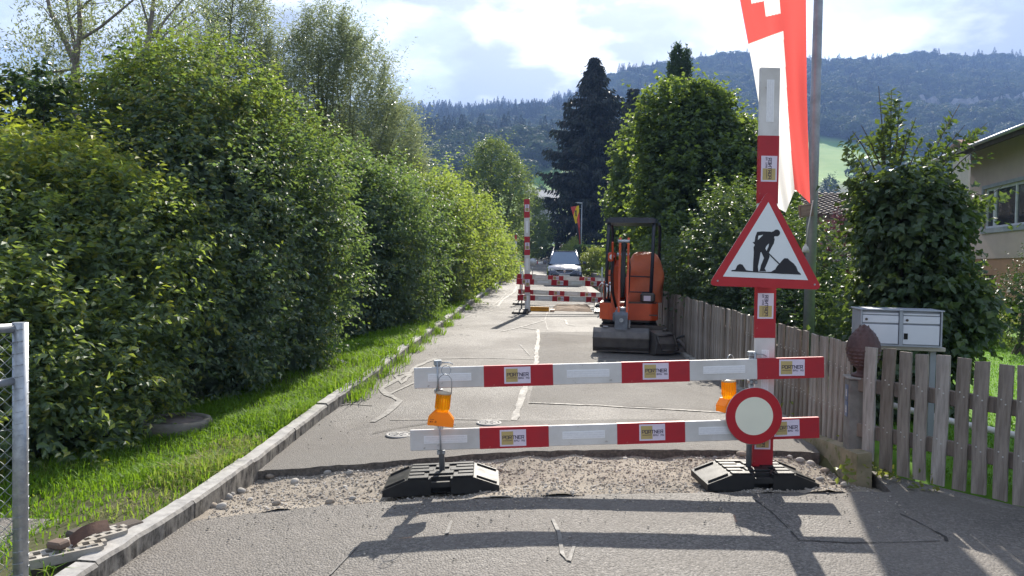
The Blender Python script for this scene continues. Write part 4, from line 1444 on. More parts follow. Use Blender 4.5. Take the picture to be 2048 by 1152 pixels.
# ------------------------------------------------------------------ cars
CARGLASS = M('car_glass', (0.22, 0.26, 0.31), 0.06, spec=.9, col2=(.2, .24, .29), metal=.55)  # bluish metallic tint puts the reflected sky into the glass colour
TYRE = M('tyre', (0.015, 0.015, 0.016), 0.75)
RIM = M('alloy_rim', (0.5, 0.5, 0.52), 0.3, metal=.8)


def make_car(name, label, loc, rz, paint, wheels=True, suv=False):
    t = thing(name, label, 'car', loc, rz)
    st = [(-2.22, .62, .30, .52, .56), (-2.18, .74, .24, .62, .66), (-2.02, .84, .20, .72, .78), (-1.6, .885, .20, .86, .93), (-1.05, .90, .2, .95, 1.03), (0, .905, .2, .98, 1.02), (1.3, .90, .2, 1.0, 1.03), (1.95, .875, .22, .99, 1.02), (2.15, .83, .26, .93, .97), (2.2, .74, .32, .8, .82)]
    mb = MB()
    vs, fs = [], []
    for y, w, zb, zs, zc in st:
        half = [(0, zb), (w * .9, zb), (w, zb + .12), (w * 1.005, (zb + zs) / 2), (w * .985, zs - .05), (w * .9, zs + .005), (w * .5, zc - .012), (0, zc)]
        ring = [(x, z) for x, z in half] + [(-x, z) for x, z in half[-2:0:-1]]
        vs += [(x, y, z) for x, z in ring]
    m = 14
    for i in range(len(st) - 1):
        for k in range(m):
            l = (k + 1) % m
            fs.append((i * m + k, i * m + l, (i + 1) * m + l, (i + 1) * m + k))
    fs += [tuple(range(m)), tuple((len(st) - 1) * m + k for k in range(m))]
    mb.add(vs, fs, True)
    mb.build('car_body', paint, t)
    # greenhouse
    base = [(-1.12, .80), (-.6, .84), (.4, .85), (1.5, .83), (2.08, .74)]
    roof = [(-.35, .60), (-.1, .64), (.5, .66), (1.3, .64), (1.75, .58)]
    zb, zr_ = .99, 1.60
    vs = [(s * w, y, zb) for y, w in base for s in (-1, 1)] + [(s * w, y, zr_ + (.03 if 0 < i < 4 else 0)) for i, (y, w) in enumerate(roof) for s in (-1, 1)]
    gl, rf = [], []
    for i in range(4):
        gl += [(2 * i, 2 * i + 2, 10 + 2 * i + 2, 10 + 2 * i), (2 * i + 1, 2 * i + 3, 10 + 2 * i + 3, 10 + 2 * i + 1)]
        rf.append((10 + 2 * i, 10 + 2 * i + 1, 10 + 2 * i + 3, 10 + 2 * i + 2))
    gl += [(0, 1, 11, 10), (8, 9, 19, 18)]
    MB().add(vs, gl).build('windows', CARGLASS, t)
    mb = MB().add([Vector(v) + Vector((0, 0, .004)) for v in vs], rf, True)
    for i in (0, 1, 2, 3, 4):
        for s in (-1, 1):
            (y0, w0), (y1, w1) = base[i], roof[i]
            mb.tube([(s * w0, y0, zb - .02), (s * w1, y1, zr_)], .035 if i in (0, 4) else .022, 6)
    for s in (-1, 1):
        mb.tube([(s * (w - .0), y, zr_ + (.025 if 0 < i < 4 else 0)) for i, (y, w) in enumerate(roof)], .03, 6)
    mb.tube([(-.60, -.35, zr_), (.60, -.35, zr_)], .03, 6)
    mb.build('roof', paint, t)
    for s in (-1, 1):
        MB().tube([(s * .58, -.1, 1.65), (s * .6, 0, 1.69), (s * .6, 1.2, 1.69), (s * .56, 1.4, 1.65)], .016, 6).build('roof_rail', GALV, t)
    for s in (-1, 1):
        MB().prism(rounded([(s * .50, .60), (s * .83, .66), (s * .84, .76), (s * .62, .78), (s * .5, .70)], .02, 3), lambda u, v, t_: (u, t_ + abs(u) * .16 - .03, v), -2.17, -2.06).build('headlight', GLASSW, t)
        hl = MB().lathe([(0, 0), (.05, .0), (.06, .02)], (s * .7, -2.09, .71), 14, axis='y')
        hl.build('light_bulb', CARGLASS, t)
        MB().box((s * .93, -.95, 1.0), (s * 1.12, -.85, 1.13), bev=.03).build('wing_mirror', paint, t)
        MB().box((s * .42, 2.17, .62), (s * .72, 2.212, .86), bev=.02).build('rear_light', RED, t)
        for y in (-1.38, 1.35):
            w = MB().lathe([(.0, -.10), (.2, -.10), (.30, -.09), (.325, -.05), (.325, .09), (.3, .11)], (s * .80, y, .325), 24, axis='x')
            wo_ = w.build('wheel', TYRE, t)
            mb = MB()
            mb.lathe([(0, .0), (.05, .005), (.2, .0), (.205, -.02)] if s > 0 else [(0, .0), (.05, -.005), (.2, .0), (.205, .02)], (s * .915, y, .325), 20, axis='x')
            for k in range(5):
                mb.box((s * .918 - .006, y - .02, .345), (s * .918 + .006, y + .02, .50), Matrix.Rotation(k * 1.2566, 3, 'X'), (s * .918, y, .325))
            mb.build('rim', RIM, wo_)
    gr = MB()
    gp = [(-.44, .72), (.44, .72), (.42, .64), (.32, .57), (.15, .535), (-.15, .535), (-.32, .57), (-.42, .64)]
    gr.prism(gp, lambda u, v, t_: (u, t_ + abs(u) * .10, v), -2.225, -2.15)
    go = gr.build('grille', HOLE, t)
    mb = MB()
    mb.tube([(u, -2.23 + abs(u) * .10, v) for u, v in gp], .017, 6, closed=True)
    mb.build('grille_frame', CHROME, go)
    mb = MB().lathe([(.052, -.01), (.06, -.014), (.066, -.008)], (0, -2.228, .65), 20, axis='y')
    letters(mb, 'V', -.03, .652, .06, .04, 0, .012, -2.24)
    letters(mb, 'W', -.034, .605, .068, .042, 0, .012, -2.24)
    mb.build('emblem', CHROME, go)
    MB().box((-.26, -2.245, .40), (.26, -2.22, .50)).build('number_plate', WHITE, t)
    MB().prism([(-.7, .24), (.7, .24), (.75, .36), (-.75, .36)], lambda u, v, t_: (u, t_ + abs(u) * .12, v), -2.235, -2.16).build('lower_intake', HOLE, t)
    for s in (-1, 1):
        MB().tube([(s * .5, -2.19, .50), (s * .7, -2.14, .505), (s * .82, -2.06, .515)], .009, 6).build('bumper_trim', CHROME, t)
    return t


PAINT_B = M('car_paint_blue_grey', (0.05, 0.055, 0.085), 0.22, (0.045, 0.05, 0.08), 3, metal=.6, coat=1.0)
PAINT_W = M('car_paint_white', (0.75, 0.76, 0.78), 0.3, (0.72, 0.73, 0.75), 3, coat=.6)
PAINT_K = M('car_paint_black', (0.01, 0.011, 0.014), 0.25, coat=1.0)
cy = 38.6
c1 = P(1133, 570, cy)
pc1 = make_car('parked_car', 'dark people carrier facing us, shiny bonnet and roof rails, behind the barriers', (c1.x + .02, cy + 2.2, float(RZ(cy + 2.2)) + .002), rad(-3.5), PAINT_B)
pc1.scale = (1, 1, 1.08)
c2 = P(1112, 492, 148)
make_car('parked_car', 'small white car seen side-on at the far end of the road', (c2.x, 148, float(c2.z) + .0), rad(-82), PAINT_W)
c3 = P(1086, 509, 96)
make_car('parked_car', 'black car half hidden by the bushes at the far bend', (c3.x - .6, 97, float(RZ(97)) + .1), rad(8), PAINT_K)
# ------------------------------------------------------------------ picket fences, pillar, letter boxes
WOOD = M('weathered_wood', (0.31, 0.265, 0.225), 0.85, (0.175, 0.145, 0.12), 5, detail=7, bump=.35, bscale=30, stretch=(9, 9, .8), spots=(3, (0.07, 0.06, 0.05), .66))
WOODD = M('weathered_wood_dark', (0.20, 0.16, 0.13), 0.9, (0.12, 0.095, 0.08), 5, bump=.3, bscale=30, stretch=(9, 9, .8))
_nt2 = WOOD.node_tree
_b2 = [n_ for n_ in _nt2.nodes if n_.type == 'BSDF_PRINCIPLED'][0]
_src = _b2.inputs['Base Color'].links[0].from_socket
_w = NT(_nt2)
_oi = _w.n('ShaderNodeObjectInfo')                     # every board has weathered to its own tone
_hs = _w.n('ShaderNodeHueSaturation')
_w.link(_src, _hs.inputs['Color'])
_w.link(_w.math('MULTIPLY_ADD', _oi.outputs['Random'], .7, .68), _hs.inputs['Value'])
_w.link(_w.math('MULTIPLY_ADD', _oi.outputs['Random'], -.5, 1.15), _hs.inputs['Saturation'])
_w.link(_hs.outputs[0], _b2.inputs['Base Color'])
NAIL = M('screw_head', (0.6, 0.6, 0.58), 0.35, metal=.6)


def picket_mesh(w, h, seed):
    r = random.Random(seed)
    mb = MB()
    a = [r.uniform(-.003, .003) for _ in range(8)]
    vs = []
    n = 5
    for i in range(n + 1):
        z = h * i / n
        b = .004 * math.sin(i * 1.3 + seed)
        dz = r.uniform(-.004, .004) if i in (0, n) else 0
        vs += [(-w / 2 + b, -.011, z + dz), (w / 2 + b, -.011, z - dz), (w / 2 + b, .011, z - dz), (-w / 2 + b, .011, z + dz)]
    fs = [(i * 4 + k, i * 4 + (k + 1) % 4, i * 4 + 4 + (k + 1) % 4, i * 4 + 4 + k) for i in range(n) for k in range(4)] + [(3, 2, 1, 0), (n * 4, n * 4 + 1, n * 4 + 2, n * 4 + 3)]
    mb.add(vs, fs)
    return mb.mesh('picket', WOOD)


SCREW = MB().cyl((0, -.011, 0), (0, -.0145, 0), .0055, seg=6, smooth=False).mesh('screw', NAIL)


def screw_on(picket):
    for z in (.30, .66):
        for x, dz in ((.012, 0), (-.016, .03)):
            link('screw', SCREW, picket, (x, 0, z + dz))


PK = [picket_mesh(.088, .93, s) for s in range(5)]
PKS = [picket_mesh(.078, .90, s + 9) for s in range(5)]

# near fence, slanting towards the viewer
fd = (FB - FA).normalized()
A0 = FA
nf_ = thing('picket_fence', 'near weathered picket fence slanting towards us in front of the letter boxes', 'fence', (FA.x, FA.y, float(RZ(FA.y))), math.atan2(fd.y, fd.x))
# positions read along the fence: picture columns at the foot of each picket
cols = [1733, 1769, 1805, 1838, 1876, 1918, 1957, 2000, 2042]
xsn = []
for cpx in cols:
    r = FW + RT * ((cpx - 1024) / FPX) - UP * ((960 - 576) / FPX)
    k = r.x / r.y
    t_ = (k * FA.y - FA.x) / (fd.x - k * fd.y)
    xsn.append(t_)
while xsn[-1] < 4.2: xsn.append(xsn[-1] + .152 + random.uniform(-.008, .008))
for i, t_ in enumerate(xsn):
    y = FA.y + fd.y * t_
    o = link('picket', PK[i % 5], nf_, (t_, 0, float(RZ(y)) - float(RZ(FA.y)) + .035 + random.uniform(-.008, .008)), (0, random.uniform(-.012, .02), random.uniform(-.02, .02)), (random.uniform(.95, 1.06), 1, random.uniform(.99, 1.015)))
    screw_on(o)
for z in (.26, .62):
    MB().box((-.05, .012, z), (4.3, .052, z + .11), bev=.006).build('rail', WOODD, nf_, None).rotation_euler = (0, math.atan(.017 * -fd.y) * 1.0, 0)
for t_ in (1.55, 3.4):
    MB().box((t_, .053, -.06), (t_ + .09, .14, .9), bev=.006).build('fence_post', WOODD, nf_)

# street fence along the road
SA, SB_ = Vector((2.80, 6.32)), Vector((3.02, 18.5))
sd = (SB_ - SA).normalized()
sf = thing('picket_fence', 'long weathered picket fence running up the road behind the excavator', 'fence', (SA.x, SA.y, float(RZ(SA.y))), math.atan2(sd.y, sd.x))
t_ = 0.03
i = 0
while t_ < (SB_ - SA).length:
    y = SA.y + sd.y * t_
    o = link('picket', PKS[i % 5], sf, (t_, 0, float(RZ(y)) - float(RZ(SA.y)) + .06 + random.uniform(-.012, .012)), (random.uniform(-.02, .02), random.uniform(-.015, .015), math.pi + random.uniform(-.03, .03)))
    if i < 26: screw_on(o)
    t_ += .118 + random.uniform(-.006, .006)
    i += 1
LS = (SB_ - SA).length
for z in (.27, .63):
    MB().box((0, -.05, z), (LS, -.012, z + .09), bev=.005).build('rail', WOODD, sf).rotation_euler = (0, -math.atan(.017), 0)
for k in range(6):
    tt = .8 + k * 2.2
    MB().box((tt, -.135, -.05 + .017 * tt), (tt + .08, -.0515, .88 + .017 * tt), bev=.005).build('fence_post', WOODD, sf)

# concrete plinth under the street fence, with a broken sloping end by the pillar
mb = MB()
ysn = [6.15 + .35 * k for k in range(36)]
vs = []
for k, y in enumerate(ysn):
    x = SA.x + (SB_.x - SA.x) * (y - SA.y) / (SB_.y - SA.y)
    z = float(RZ(y))
    j = random.uniform(-.008, .008)
    vs += [(x - .085 + j, y, z - .16), (x - .075 + j, y, z + .045), (x + .07, y, z + .05), (x + .09, y, z - .16)]
fs = [(i * 4 + k, i * 4 + (k + 1) % 4, i * 4 + 4 + (k + 1) % 4, i * 4 + 4 + k) for i in range(len(ysn) - 1) for k in range(4)] + [(0, 1, 2, 3), tuple(len(vs) - 4 + k for k in range(4))]
mb.add(vs, fs)
tag(mb.build('fence_plinth', CONC), 'low concrete strip under the long picket fence', 'plinth')
MOSS = M('mossy_concrete', (0.30, 0.25, 0.17), 0.9, (0.17, 0.15, 0.09), 6, bump=.4, bscale=40, spots=(8, (0.12, 0.14, 0.04), .58))
w0, w1 = P(1640, 832, 7.3), P(1722, 950, 5.95)
mb = MB()
wv = []
for t_ in np.linspace(0, 1, 8):
    y = 7.0 + (5.82 - 7.0) * t_
    x = 2.70 + .03 * math.sin(t_ * 5)
    zt = float(RZ(y)) + (.05 + .13 * t_)
    wv += [(x - .04 + .02 * t_, y, -.1), (x - .02, y, zt), (x + .09, y, zt + .01), (x + .1, y, -.1)]
mb.add(wv, [(i * 4 + k, i * 4 + (k + 1) % 4, i * 4 + 4 + (k + 1) % 4, i * 4 + 4 + k) for i in range(7) for k in range(4)] + [(3, 2, 1, 0), (28, 29, 30, 31)])
tag(mb.build('retaining_wall', MOSS), 'low mossy sloping concrete wall end below the pillar', 'wall')

# pillar with the pine cone finial
pc = P(1722, 850, 6.12)
PL = thing('gate_pillar', 'concrete gate pillar with blue number plates at the fence corner', 'pillar', (2.775, 6.12, .04), rad(-12))
ph = P(1722, 757, 6.12).z - .04
MB().box((-.085, -.085, 0), (.085, .085, ph), bev=.012).build('pillar_shaft', M('pillar_concrete', (0.22, 0.21, 0.19), .9, (0.14, 0.13, 0.12), 7, bump=.3), PL)
MB().box((-.10, -.10, ph), (.10, .10, ph + .018), bev=.006).build('pillar_cap', CONC, PL)
BLUEP = M('enamel_blue', (0.10, 0.14, 0.24), .35, (0.08, 0.115, 0.2), 8)
for z0_ in (ph - .30, ph - .17):
    b_ = MB().box((-.091, -.065, z0_), (-.086, .02, z0_ + .12)).build('number_plate', BLUEP, PL)
    mb = MB()
    mb.box((-.0925, -.05, z0_ + .03), (-.0912, -.015, z0_ + .04)).box((-.0925, -.05, z0_ + .055), (-.0912, -.015, z0_ + .065)).box((-.0928, -.05, z0_ + .03), (-.0913, -.04, z0_ + .085)).box((-.0925, -.02, z0_ + .04), (-.0912, -.012, z0_ + .085))
    mb.build('plate_digit', WHITE, b_)
FIN = M('terracotta_dark', (0.085, 0.04, 0.036), .55, (0.06, 0.03, 0.028), 14, bump=.2, bscale=50)
fz = P(1741, 757, 6.1).z
fx_ = P(1741, 700, 6.1).x
CN = thing('cone_finial', 'dark red pine cone ornament standing on the gate pillar', 'ornament', (2.80, 6.1, .04 + ph + .018))
hz_ = P(1741, 648, 6.1).z - (.04 + ph + .018)
MB().lathe([(0, 0), (.085, 0), (.085, .02), (.05, .035), (.045, .06), (.075, .085), (.08, .095)], seg=24).build('finial_base', FIN, CN)
mb = MB()
hb = hz_ - .085
mb.lathe([(.07, .085)] + [(.128 * math.sin(math.pi * (0.18 + .82 * k / 14)) ** .75 * (1 if k > 4 else 1), .085 + hb * k / 14) for k in range(1, 14)] + [(0, .085 + hb)], seg=28)
for row in range(11):
    f = (row + .6) / 11.5
    rr_ = .128 * max(.05, math.sin(math.pi * (0.18 + .82 * f))) ** .75
    nsc = max(6, int(17 * rr_ / .128))
    for k in range(nsc):
        a = 2 * math.pi * (k + .5 * (row % 2)) / nsc
        c = Vector((rr_ * math.cos(a), rr_ * math.sin(a), .085 + hb * f))
        tdir = Vector((-math.sin(a), math.cos(a), 0)); od = Vector((math.cos(a), math.sin(a), 0)); w = math.pi * rr_ / nsc
        mb.add([c - tdir * w - Vector((0, 0, .008)), c + od * .005 + Vector((0, 0, -.010)), c + tdir * w - Vector((0, 0, .008)), c + Vector((0, 0, .02)) - od * .004], [(0, 1, 3), (1, 2, 3)])
mb.build('cone', FIN, CN)

# letter boxes
BOXG = M('letterbox_grey', (0.34, 0.37, 0.42), .4, (0.30, 0.33, 0.38), 5, metal=.3)
BOXL = M('letterbox_door', (0.62, 0.65, 0.72), .38, (0.58, 0.61, 0.68), 4, metal=.2)
bl, br_ = P(1722, 622, 6.45), P(1886, 630, 6.32)
bw = (br_.xy - bl.xy).length
zt_ = P(1722, 617, 6.45).z
zb_ = P(1722, 690, 6.45).z
MBX = thing('letter_boxes', 'grey double letter box on a stand behind the picket fence', 'letter box', (bl.x, bl.y, float(TZ(bl.x, bl.y)) - .02), math.atan2(br_.y - bl.y, br_.x - bl.x))
gz_ = float(TZ(bl.x, bl.y)) - .02
h0, h1 = zb_ - gz_, zt_ - gz_
mb = MB()
mb.box((0, 0, h0), (bw, .012, h0 + .012)).box((0, .03, h0), (bw, .33, h1 - .012), bev=.006)
mb.box((-.012, -.01, h1 - .012), (bw + .012, .34, h1), bev=.003)
mb.box((0, 0, h0 + .012), (.012, .03, h1 - .012)).box((bw - .012, 0, h0 + .012), (bw, .03, h1 - .012)).box((bw / 2 - .014, 0, h0 + .012), (bw / 2 + .014, .03, h1 - .012))
mb.build('box_case', BOXG, MBX)
for k in (0, 1):
    x0 = .016 + k * (bw / 2); x1 = x0 + bw / 2 - .034
    hm = h0 + (h1 - h0) * .60
    MB().box((x0, .006, hm + .008), (x1, .028, hm + .07), bev=.003).build('name_flap', BOXL, MBX)
    MB().box((x0, .010, hm + .076), (x1, .028, h1 - .03), bev=.003).build('slot_flap', BOXL, MBX)
    MB().cyl((x0 + .03, .006, hm + .035), (x0 + .03, .001, hm + .035), .011, seg=12).build('lock', STEEL_DARK, MBX)
    MB().box((x0, .006, h0 + .018), (x1, .028, hm - .006), bev=.003).build('parcel_door', BOXL, MBX)
MB().box((bw / 2 + .024, .0, h0 + .06), (bw / 2 + .054, .0055, h0 + .11), bev=.004).build('door_latch', HOLE, MBX)
MB().box((-.0125, .02, h0 + .01), (-.0121, .1, h0 + .08)).build('side_notice', LILAC, MBX)
MB().box((.1, .03, h0 - .035), (bw + .04, .30, h0 - .001), bev=.004).build('shelf_plank', M('pale_plank', (0.5, 0.46, 0.4), .7), MBX)
for x in (.12, bw - .05):
    MB().box((x, .12, -.05), (x + .045, .165, h0 - .036)).build('stand_leg', BOXG, MBX)
pa, pb_ = P(1815, 845, 7.0), P(1965, 893, 5.9)
tag(MB().tube([(3.55, 7.3, .42), (3.9, 6.7, .36), (4.3, 6.1, .33), (4.6, 5.6, .30)], .03, 10).tube([(4.6, 5.6, .30), (4.62, 5.56, .06)], .02, 8).tube([(3.55, 7.3, .42), (3.54, 7.32, .06)], .02, 8).build('white_pipe', WHITE), 'pale pipe rail lying behind the near picket fence', 'pipe')

# ------------------------------------------------------------------ lamp post with the banner
LPX, LPY = 3.675, 9.5
POSTG = M('lamp_post_grey', (0.30, 0.32, 0.34), .45, (0.24, 0.26, 0.28), 9, metal=.5)
lpz = float(TZ(LPX, LPY))
LP = thing('lamp_post', 'grey steel lamp post behind the fence carrying the red and white banner', 'lamp post', (LPX, LPY, lpz))
MB().tube([(0, 0, -.05), (0, 0, 3.0), (0, 0, 6.9)], [.068, .062, .045], 18).build('post_shaft', POSTG, LP)
MB().tube([(0, 0, 6.85), (-.25, -.1, 7.05), (-.6, -.2, 7.08)], .028, 10).box((-1.1, -.32, 7.03), (-.55, -.12, 7.12), bev=.03).build('lamp_head', POSTG, LP)
MB().tube([(-.0, -.03, 5.85), (-1.0, -.28, 5.85)], .014, 8).build('banner_arm', GALV, LP)
MB().box((-.08, -.08, 5.8), (.08, .08, 5.9), bev=.01).build('arm_clamp', GALV, LP)


def cloth_mat(name, col, tw=.45):
    m = bpy.data.materials.new(name)
    m.use_nodes = True
    nt = m.node_tree; nt.nodes.clear(); h = NT(nt)
    out = h.n('ShaderNodeOutputMaterial')
    b = h.n('ShaderNodeBsdfPrincipled', i_Roughness=.75)
    b.inputs['Specular IOR Level'].default_value = .2
    t = h.n('ShaderNodeTexCoord')
    n = h.n('ShaderNodeTexNoise', i_Scale=60.0, i_Detail=2.0); h.link(t.outputs['Object'], n.inputs['Vector'])
    c = h.mix(h.math('MULTIPLY', n.outputs[0], .25), col, tuple(x * .7 for x in col))
    h.link(c, b.inputs['Base Color'])
    tl = h.n('ShaderNodeBsdfTranslucent'); h.link(c, tl.inputs[0])
    mx = h.n('ShaderNodeMixShader', i_0=tw); h.link(b.outputs[0], mx.inputs[1]); h.link(tl.outputs[0], mx.inputs[2]); h.link(mx.outputs[0], out.inputs[0])
    return m


CW, CRD, CY, CK = cloth_mat('cloth_white', (.82, .81, .78), .6), cloth_mat('cloth_red', (.66, .10, .09), .6), cloth_mat('cloth_yellow', (.80, .55, .03)), cloth_mat('cloth_black', (.05, .045, .05), .2)


def banner(nu, nv, pyf, lx, rx, d, colour, amp, mats):
    vs, fs, mi = [], [], []
    for j in range(nv + 1):
        v = j / nv
        for i in range(nu + 1):
            u = i / nu
            py = pyf(u, v)
            px = lx(py) * (1 - u) + rx(py) * u
            dd = d + amp * (.6 * math.sin(u * 7 + v * 5) + .5 * math.sin(u * 13 - v * 4) * v + .5 * math.sin(u * 4 + 1) * v)
            vs.append(P(px, py, dd))
    for j in range(nv):
        for i in range(nu):
            fs.append((j * (nu + 1) + i, j * (nu + 1) + i + 1, (j + 1) * (nu + 1) + i + 1, (j + 1) * (nu + 1) + i))
            mi.append(colour((i + .5) / nu, (j + .5) / nv))
    me = bpy.data.meshes.new('banner')
    me.from_pydata(vs, [], fs)
    for m in mats: me.materials.append(m)
    me.polygons.foreach_set('material_index', mi)
    me.polygons.foreach_set('use_smooth', [True] * len(fs))
    return me


def swiss(u, v):
    py = -175 + v * 590
    if py > 88 - 42 * u:
        return 0 if u < .60 + .02 * math.sin(v * 5) else 1
    cu, cp = u - .48, (py + 16 + 26 * (u - .48)) / 128
    if (abs(cu) < .118 and abs(cp) < .36) or (abs(cp) < .118 and abs(cu) < .31): return 0
    return 1


me = banner(150, 420, lambda u, v: -175 + v * 590 + (np.interp(u, [0, .25, .58, .6, 1], [0, 10, -34, -36, -8]) if v > .999 else np.interp(u, [0, .25, .58, .6, 1], [0, 10, -34, -36, -8]) * v ** 6),
            lambda p: float(np.interp(p, [-175, 0, 150, 300, 420], [1452, 1480, 1508, 1533, 1555])), lambda p: float(np.interp(p, [-175, 0, 200, 400], [1611, 1612, 1614, 1620])), 9.15, swiss, .085, [CW, CRD])
tag(link('banner', me), 'long red banner with a white cross and white lower half, hanging from the lamp post', 'banner')
wsn = P(1612, 421, 9.38)
ws = thing('name_board', 'small tilted brown wooden board fixed to the lamp post', 'sign', wsn)
ws.rotation_euler = (0, rad(-9), rad(25))
MB().box((-.115, -.012, -.075), (.115, .012, .075), bev=.006).build('board', M('brown_board', (0.28, 0.20, 0.16), .7, (0.2, 0.14, 0.11), 6, stretch=(1, 8, 8)), ws)
MB().box((-.1, -.015, -.06), (.1, -.0125, -.054)).box((-.1, -.015, .054), (.1, -.0125, .06)).box((-.1, -.015, -.054), (-.094, -.0125, .054)).box((.094, -.015, -.054), (.1, -.0125, .054)).build('board_edge_line', WOODD, ws)
MB().box((-.0, .0125, -.02), (.09, .10, .02)).build('board_bracket', GALV, ws)
wt = P(1611, 505, 9.3)
w_ = thing('banner_weight', 'small pale bell-shaped weight on a cord under the banner', 'weight', wt)
MB().lathe([(0, 0), (.04, .0), (.042, .03), (.028, .07), (.012, .085), (.012, .10), (0, .10)], seg=16).build('weight_body', M('weight_pale', (.6, .58, .54), .6), w_)
MB().tube([(0, 0, .1), (.02, 0, .3), (.035, -.1, .62)], .006, 6).build('cord', WHITE, w_)

# far lamp post and flag
d5 = 68.0
b5 = P(1162, 490, d5)
L5 = thing('lamp_post', 'thin lamp post carrying the far narrow red and yellow flag', 'lamp post', (b5.x, d5, float(RZ(d5)) - .1))
tz5 = P(1162, 405, d5).z - float(RZ(d5))
MB().tube([(0, 0, 0), (0, 0, tz5)], [.07, .045], 10).build('post_shaft', POSTG, L5)
MB().prism([(.03, 0), (-.35, .03), (-.62, .08), (-.35, .12), (.03, .10)], lambda u, v, s: (u, s, v + tz5), -.09, .09).build('lamp_head', GALV, L5)
MB().tube([(0, -.02, tz5 - .42), (-.92, -.02, tz5 - .55)], .02, 6).build('banner_arm', GALV, L5)


def bern(u, v):
    if v < .32:
        t = v / .32
        if u + t < .75: return 0
        if u * .9 + t * .8 > 1.25 and u > .55: return 0
        x, y = u - .5, t - .55
        if abs(x + .15 * y) < .14 and abs(y) < .25 and (int(u * 30) + int(v * 90)) % 4 != 0: return 2
        return 1
    if v < .42 and u < .45: return 1
    return 0 if .55 < u < .85 or (v < .55 and u > .5) else 2


me = banner(24, 90, lambda u, v: 414 + v * 78 - 3 * u * (1 - v), lambda p: float(np.interp(p, [414, 440, 460, 490], [1141.5, 1149, 1154, 1158])), lambda p: float(np.interp(p, [414, 450, 490], [1158, 1160, 1161])), d5 - .2, bern, .15, [CRD, CY, CK])
tag(link('banner', me), 'narrow red, yellow and black flag on the far lamp post', 'banner')

# ------------------------------------------------------------------ chain-link fence at the left edge
pz = G(33, 1152)
CF = thing('chain_link_fence', 'chain-link fence with grey steel end post at the left edge', 'fence', (-2.45, 3.62, float(TZ(-2.45, 3.62)) - .05))
cfz = float(TZ(-2.45, 3.62)) - .05
top_z = P(46, 645, 3.62).z - cfz
xo = P(41, 900, 3.62).x + 2.45
MB().tube([(xo, 0, 0), (xo, 0, top_z)], .033, 18).build('end_post', GALV, CF)
fdir = Vector((-.62, -.78, 0)).normalized()
FLEN = 2.4
pe = Vector((xo, 0, 0))
MB().tube([pe + Vector((0, 0, top_z - .025)), pe + fdir * FLEN + Vector((0, 0, top_z - .025))], .022, 10).build('top_rail', GALV, CF)
MB().tube([pe + Vector((0, 0, top_z - .27)), pe + fdir * FLEN + Vector((0, 0, top_z - .55))], .018, 10).build('brace_rail', GALV, CF)
MB().tube([pe + fdir * FLEN, pe + fdir * FLEN + Vector((0, 0, top_z))], .033, 12).build('fence_post', GALV, CF)
mb = MB()
WIRE = M('fence_wire', (.33, .36, .34), .45, metal=.6)
s_ = .06
k = -int(top_z / s_) - 1
while k * s_ < FLEN:
    for sg in (1, -1):
        # diagonal strands clipped to the panel
        pts = []
        t0_ = k * s_
        for z in np.arange(.08, top_z - .03, s_ / 2):
            u = t0_ + z if sg > 0 else t0_ + top_z - z
            if 0 <= u <= FLEN:
                n_ = len(pts)
                off = .004 * (1 if int(round(z / (s_ / 2))) % 2 else -1)
                pts.append(pe + fdir * u + Vector((0, off, z)))
        if len(pts) > 1: mb.tube(pts, .0016, 4, cap=False)
    k += 1
for zz_ in (.5, 1.0):
    mb.tube([pe + Vector((0, 0, top_z - zz_)), pe + fdir * FLEN + Vector((0, 0, top_z - zz_ - .05))], .0022, 5)
mb.build('wire_mesh', WIRE, CF)
mb = MB()
for k in range(24):
    z = .08 + k * (top_z - .12) / 23
    mb.tube([(xo + .0345 * math.cos(a * .7), .0345 * math.sin(a * .7), z + .004 * a - .02) for a in range(9)], .0016, 4)
mb.build('tie_wires', GALV, CF)

# debris at the foot of that fence
GRT = M('grating_pale', (0.42, 0.39, 0.34), .8, (0.3, 0.27, 0.23), 9, bump=.2)
for (a, b, lab) in (((125, 1112), (255, 1075), 'pale perforated drain grating strip lying in the grass, upper of two'), ((55, 1140), (205, 1108), 'pale perforated drain grating strip lying in the grass, lower of two')):
    pa, pb_ = G(*a, .1), G(*b, .1)
    L = (pb_ - pa).length
    zt = max(float(TZ(pa.x, pa.y)), float(TZ(pb_.x, pb_.y))) + .035
    t = thing('drain_grating', lab, 'drain grating', (pa.x, pa.y, zt), math.atan2(pb_.y - pa.y, pb_.x - pa.x), 'drain gratings in the grass')
    t.rotation_euler.y = -math.atan2(pb_.z - pa.z, L)
    mb = MB()
    mb.box((0, 0, 0), (L, .018, .05)).box((0, .122, 0), (L, .14, .05)).box((0, .064, .012), (L, .076, .046))
    nb_ = int(L / .055)
    for k in range(nb_ + 1):
        mb.box((k * L / nb_ - .012, .018, .012), (k * L / nb_ + .012, .064, .048)).box((k * L / nb_ + .014, .076, .012), (k * L / nb_ + .038, .122, .048))
    mb.build('grating_bars', GRT, t)
    MB().box((.0, .004, -.05), (L, .136, -.001)).build('channel', STEEL_DARK, t)
RW = M('rotten_wood', (0.06, 0.048, 0.04), .9, (0.10, 0.08, 0.065), 5, bump=.4, stretch=(1, 9, 9))
for (a, b, w, lab) in (((128, 1086), (205, 1062), .10, 'dark rotten plank lying behind the gratings, the shorter one'), ((140, 1098), (275, 1056), .12, 'dark rotten plank lying along the upper grating')):
    pa, pb_ = G(*a, .12), G(*b, .12)
    zt = max(float(TZ(pa.x, pa.y)), float(TZ(pb_.x, pb_.y))) + .03
    L = (pb_ - pa).length
    o = tag(MB().box((0, 0, 0), (L, w, .045), bev=.012).build('old_plank', RW), lab, 'plank', 'rotten planks in the grass')
    o.location = (pa.x, pa.y + .1, zt); o.rotation_euler = (0, 0, math.atan2(pb_.y - pa.y, pb_.x - pa.x))
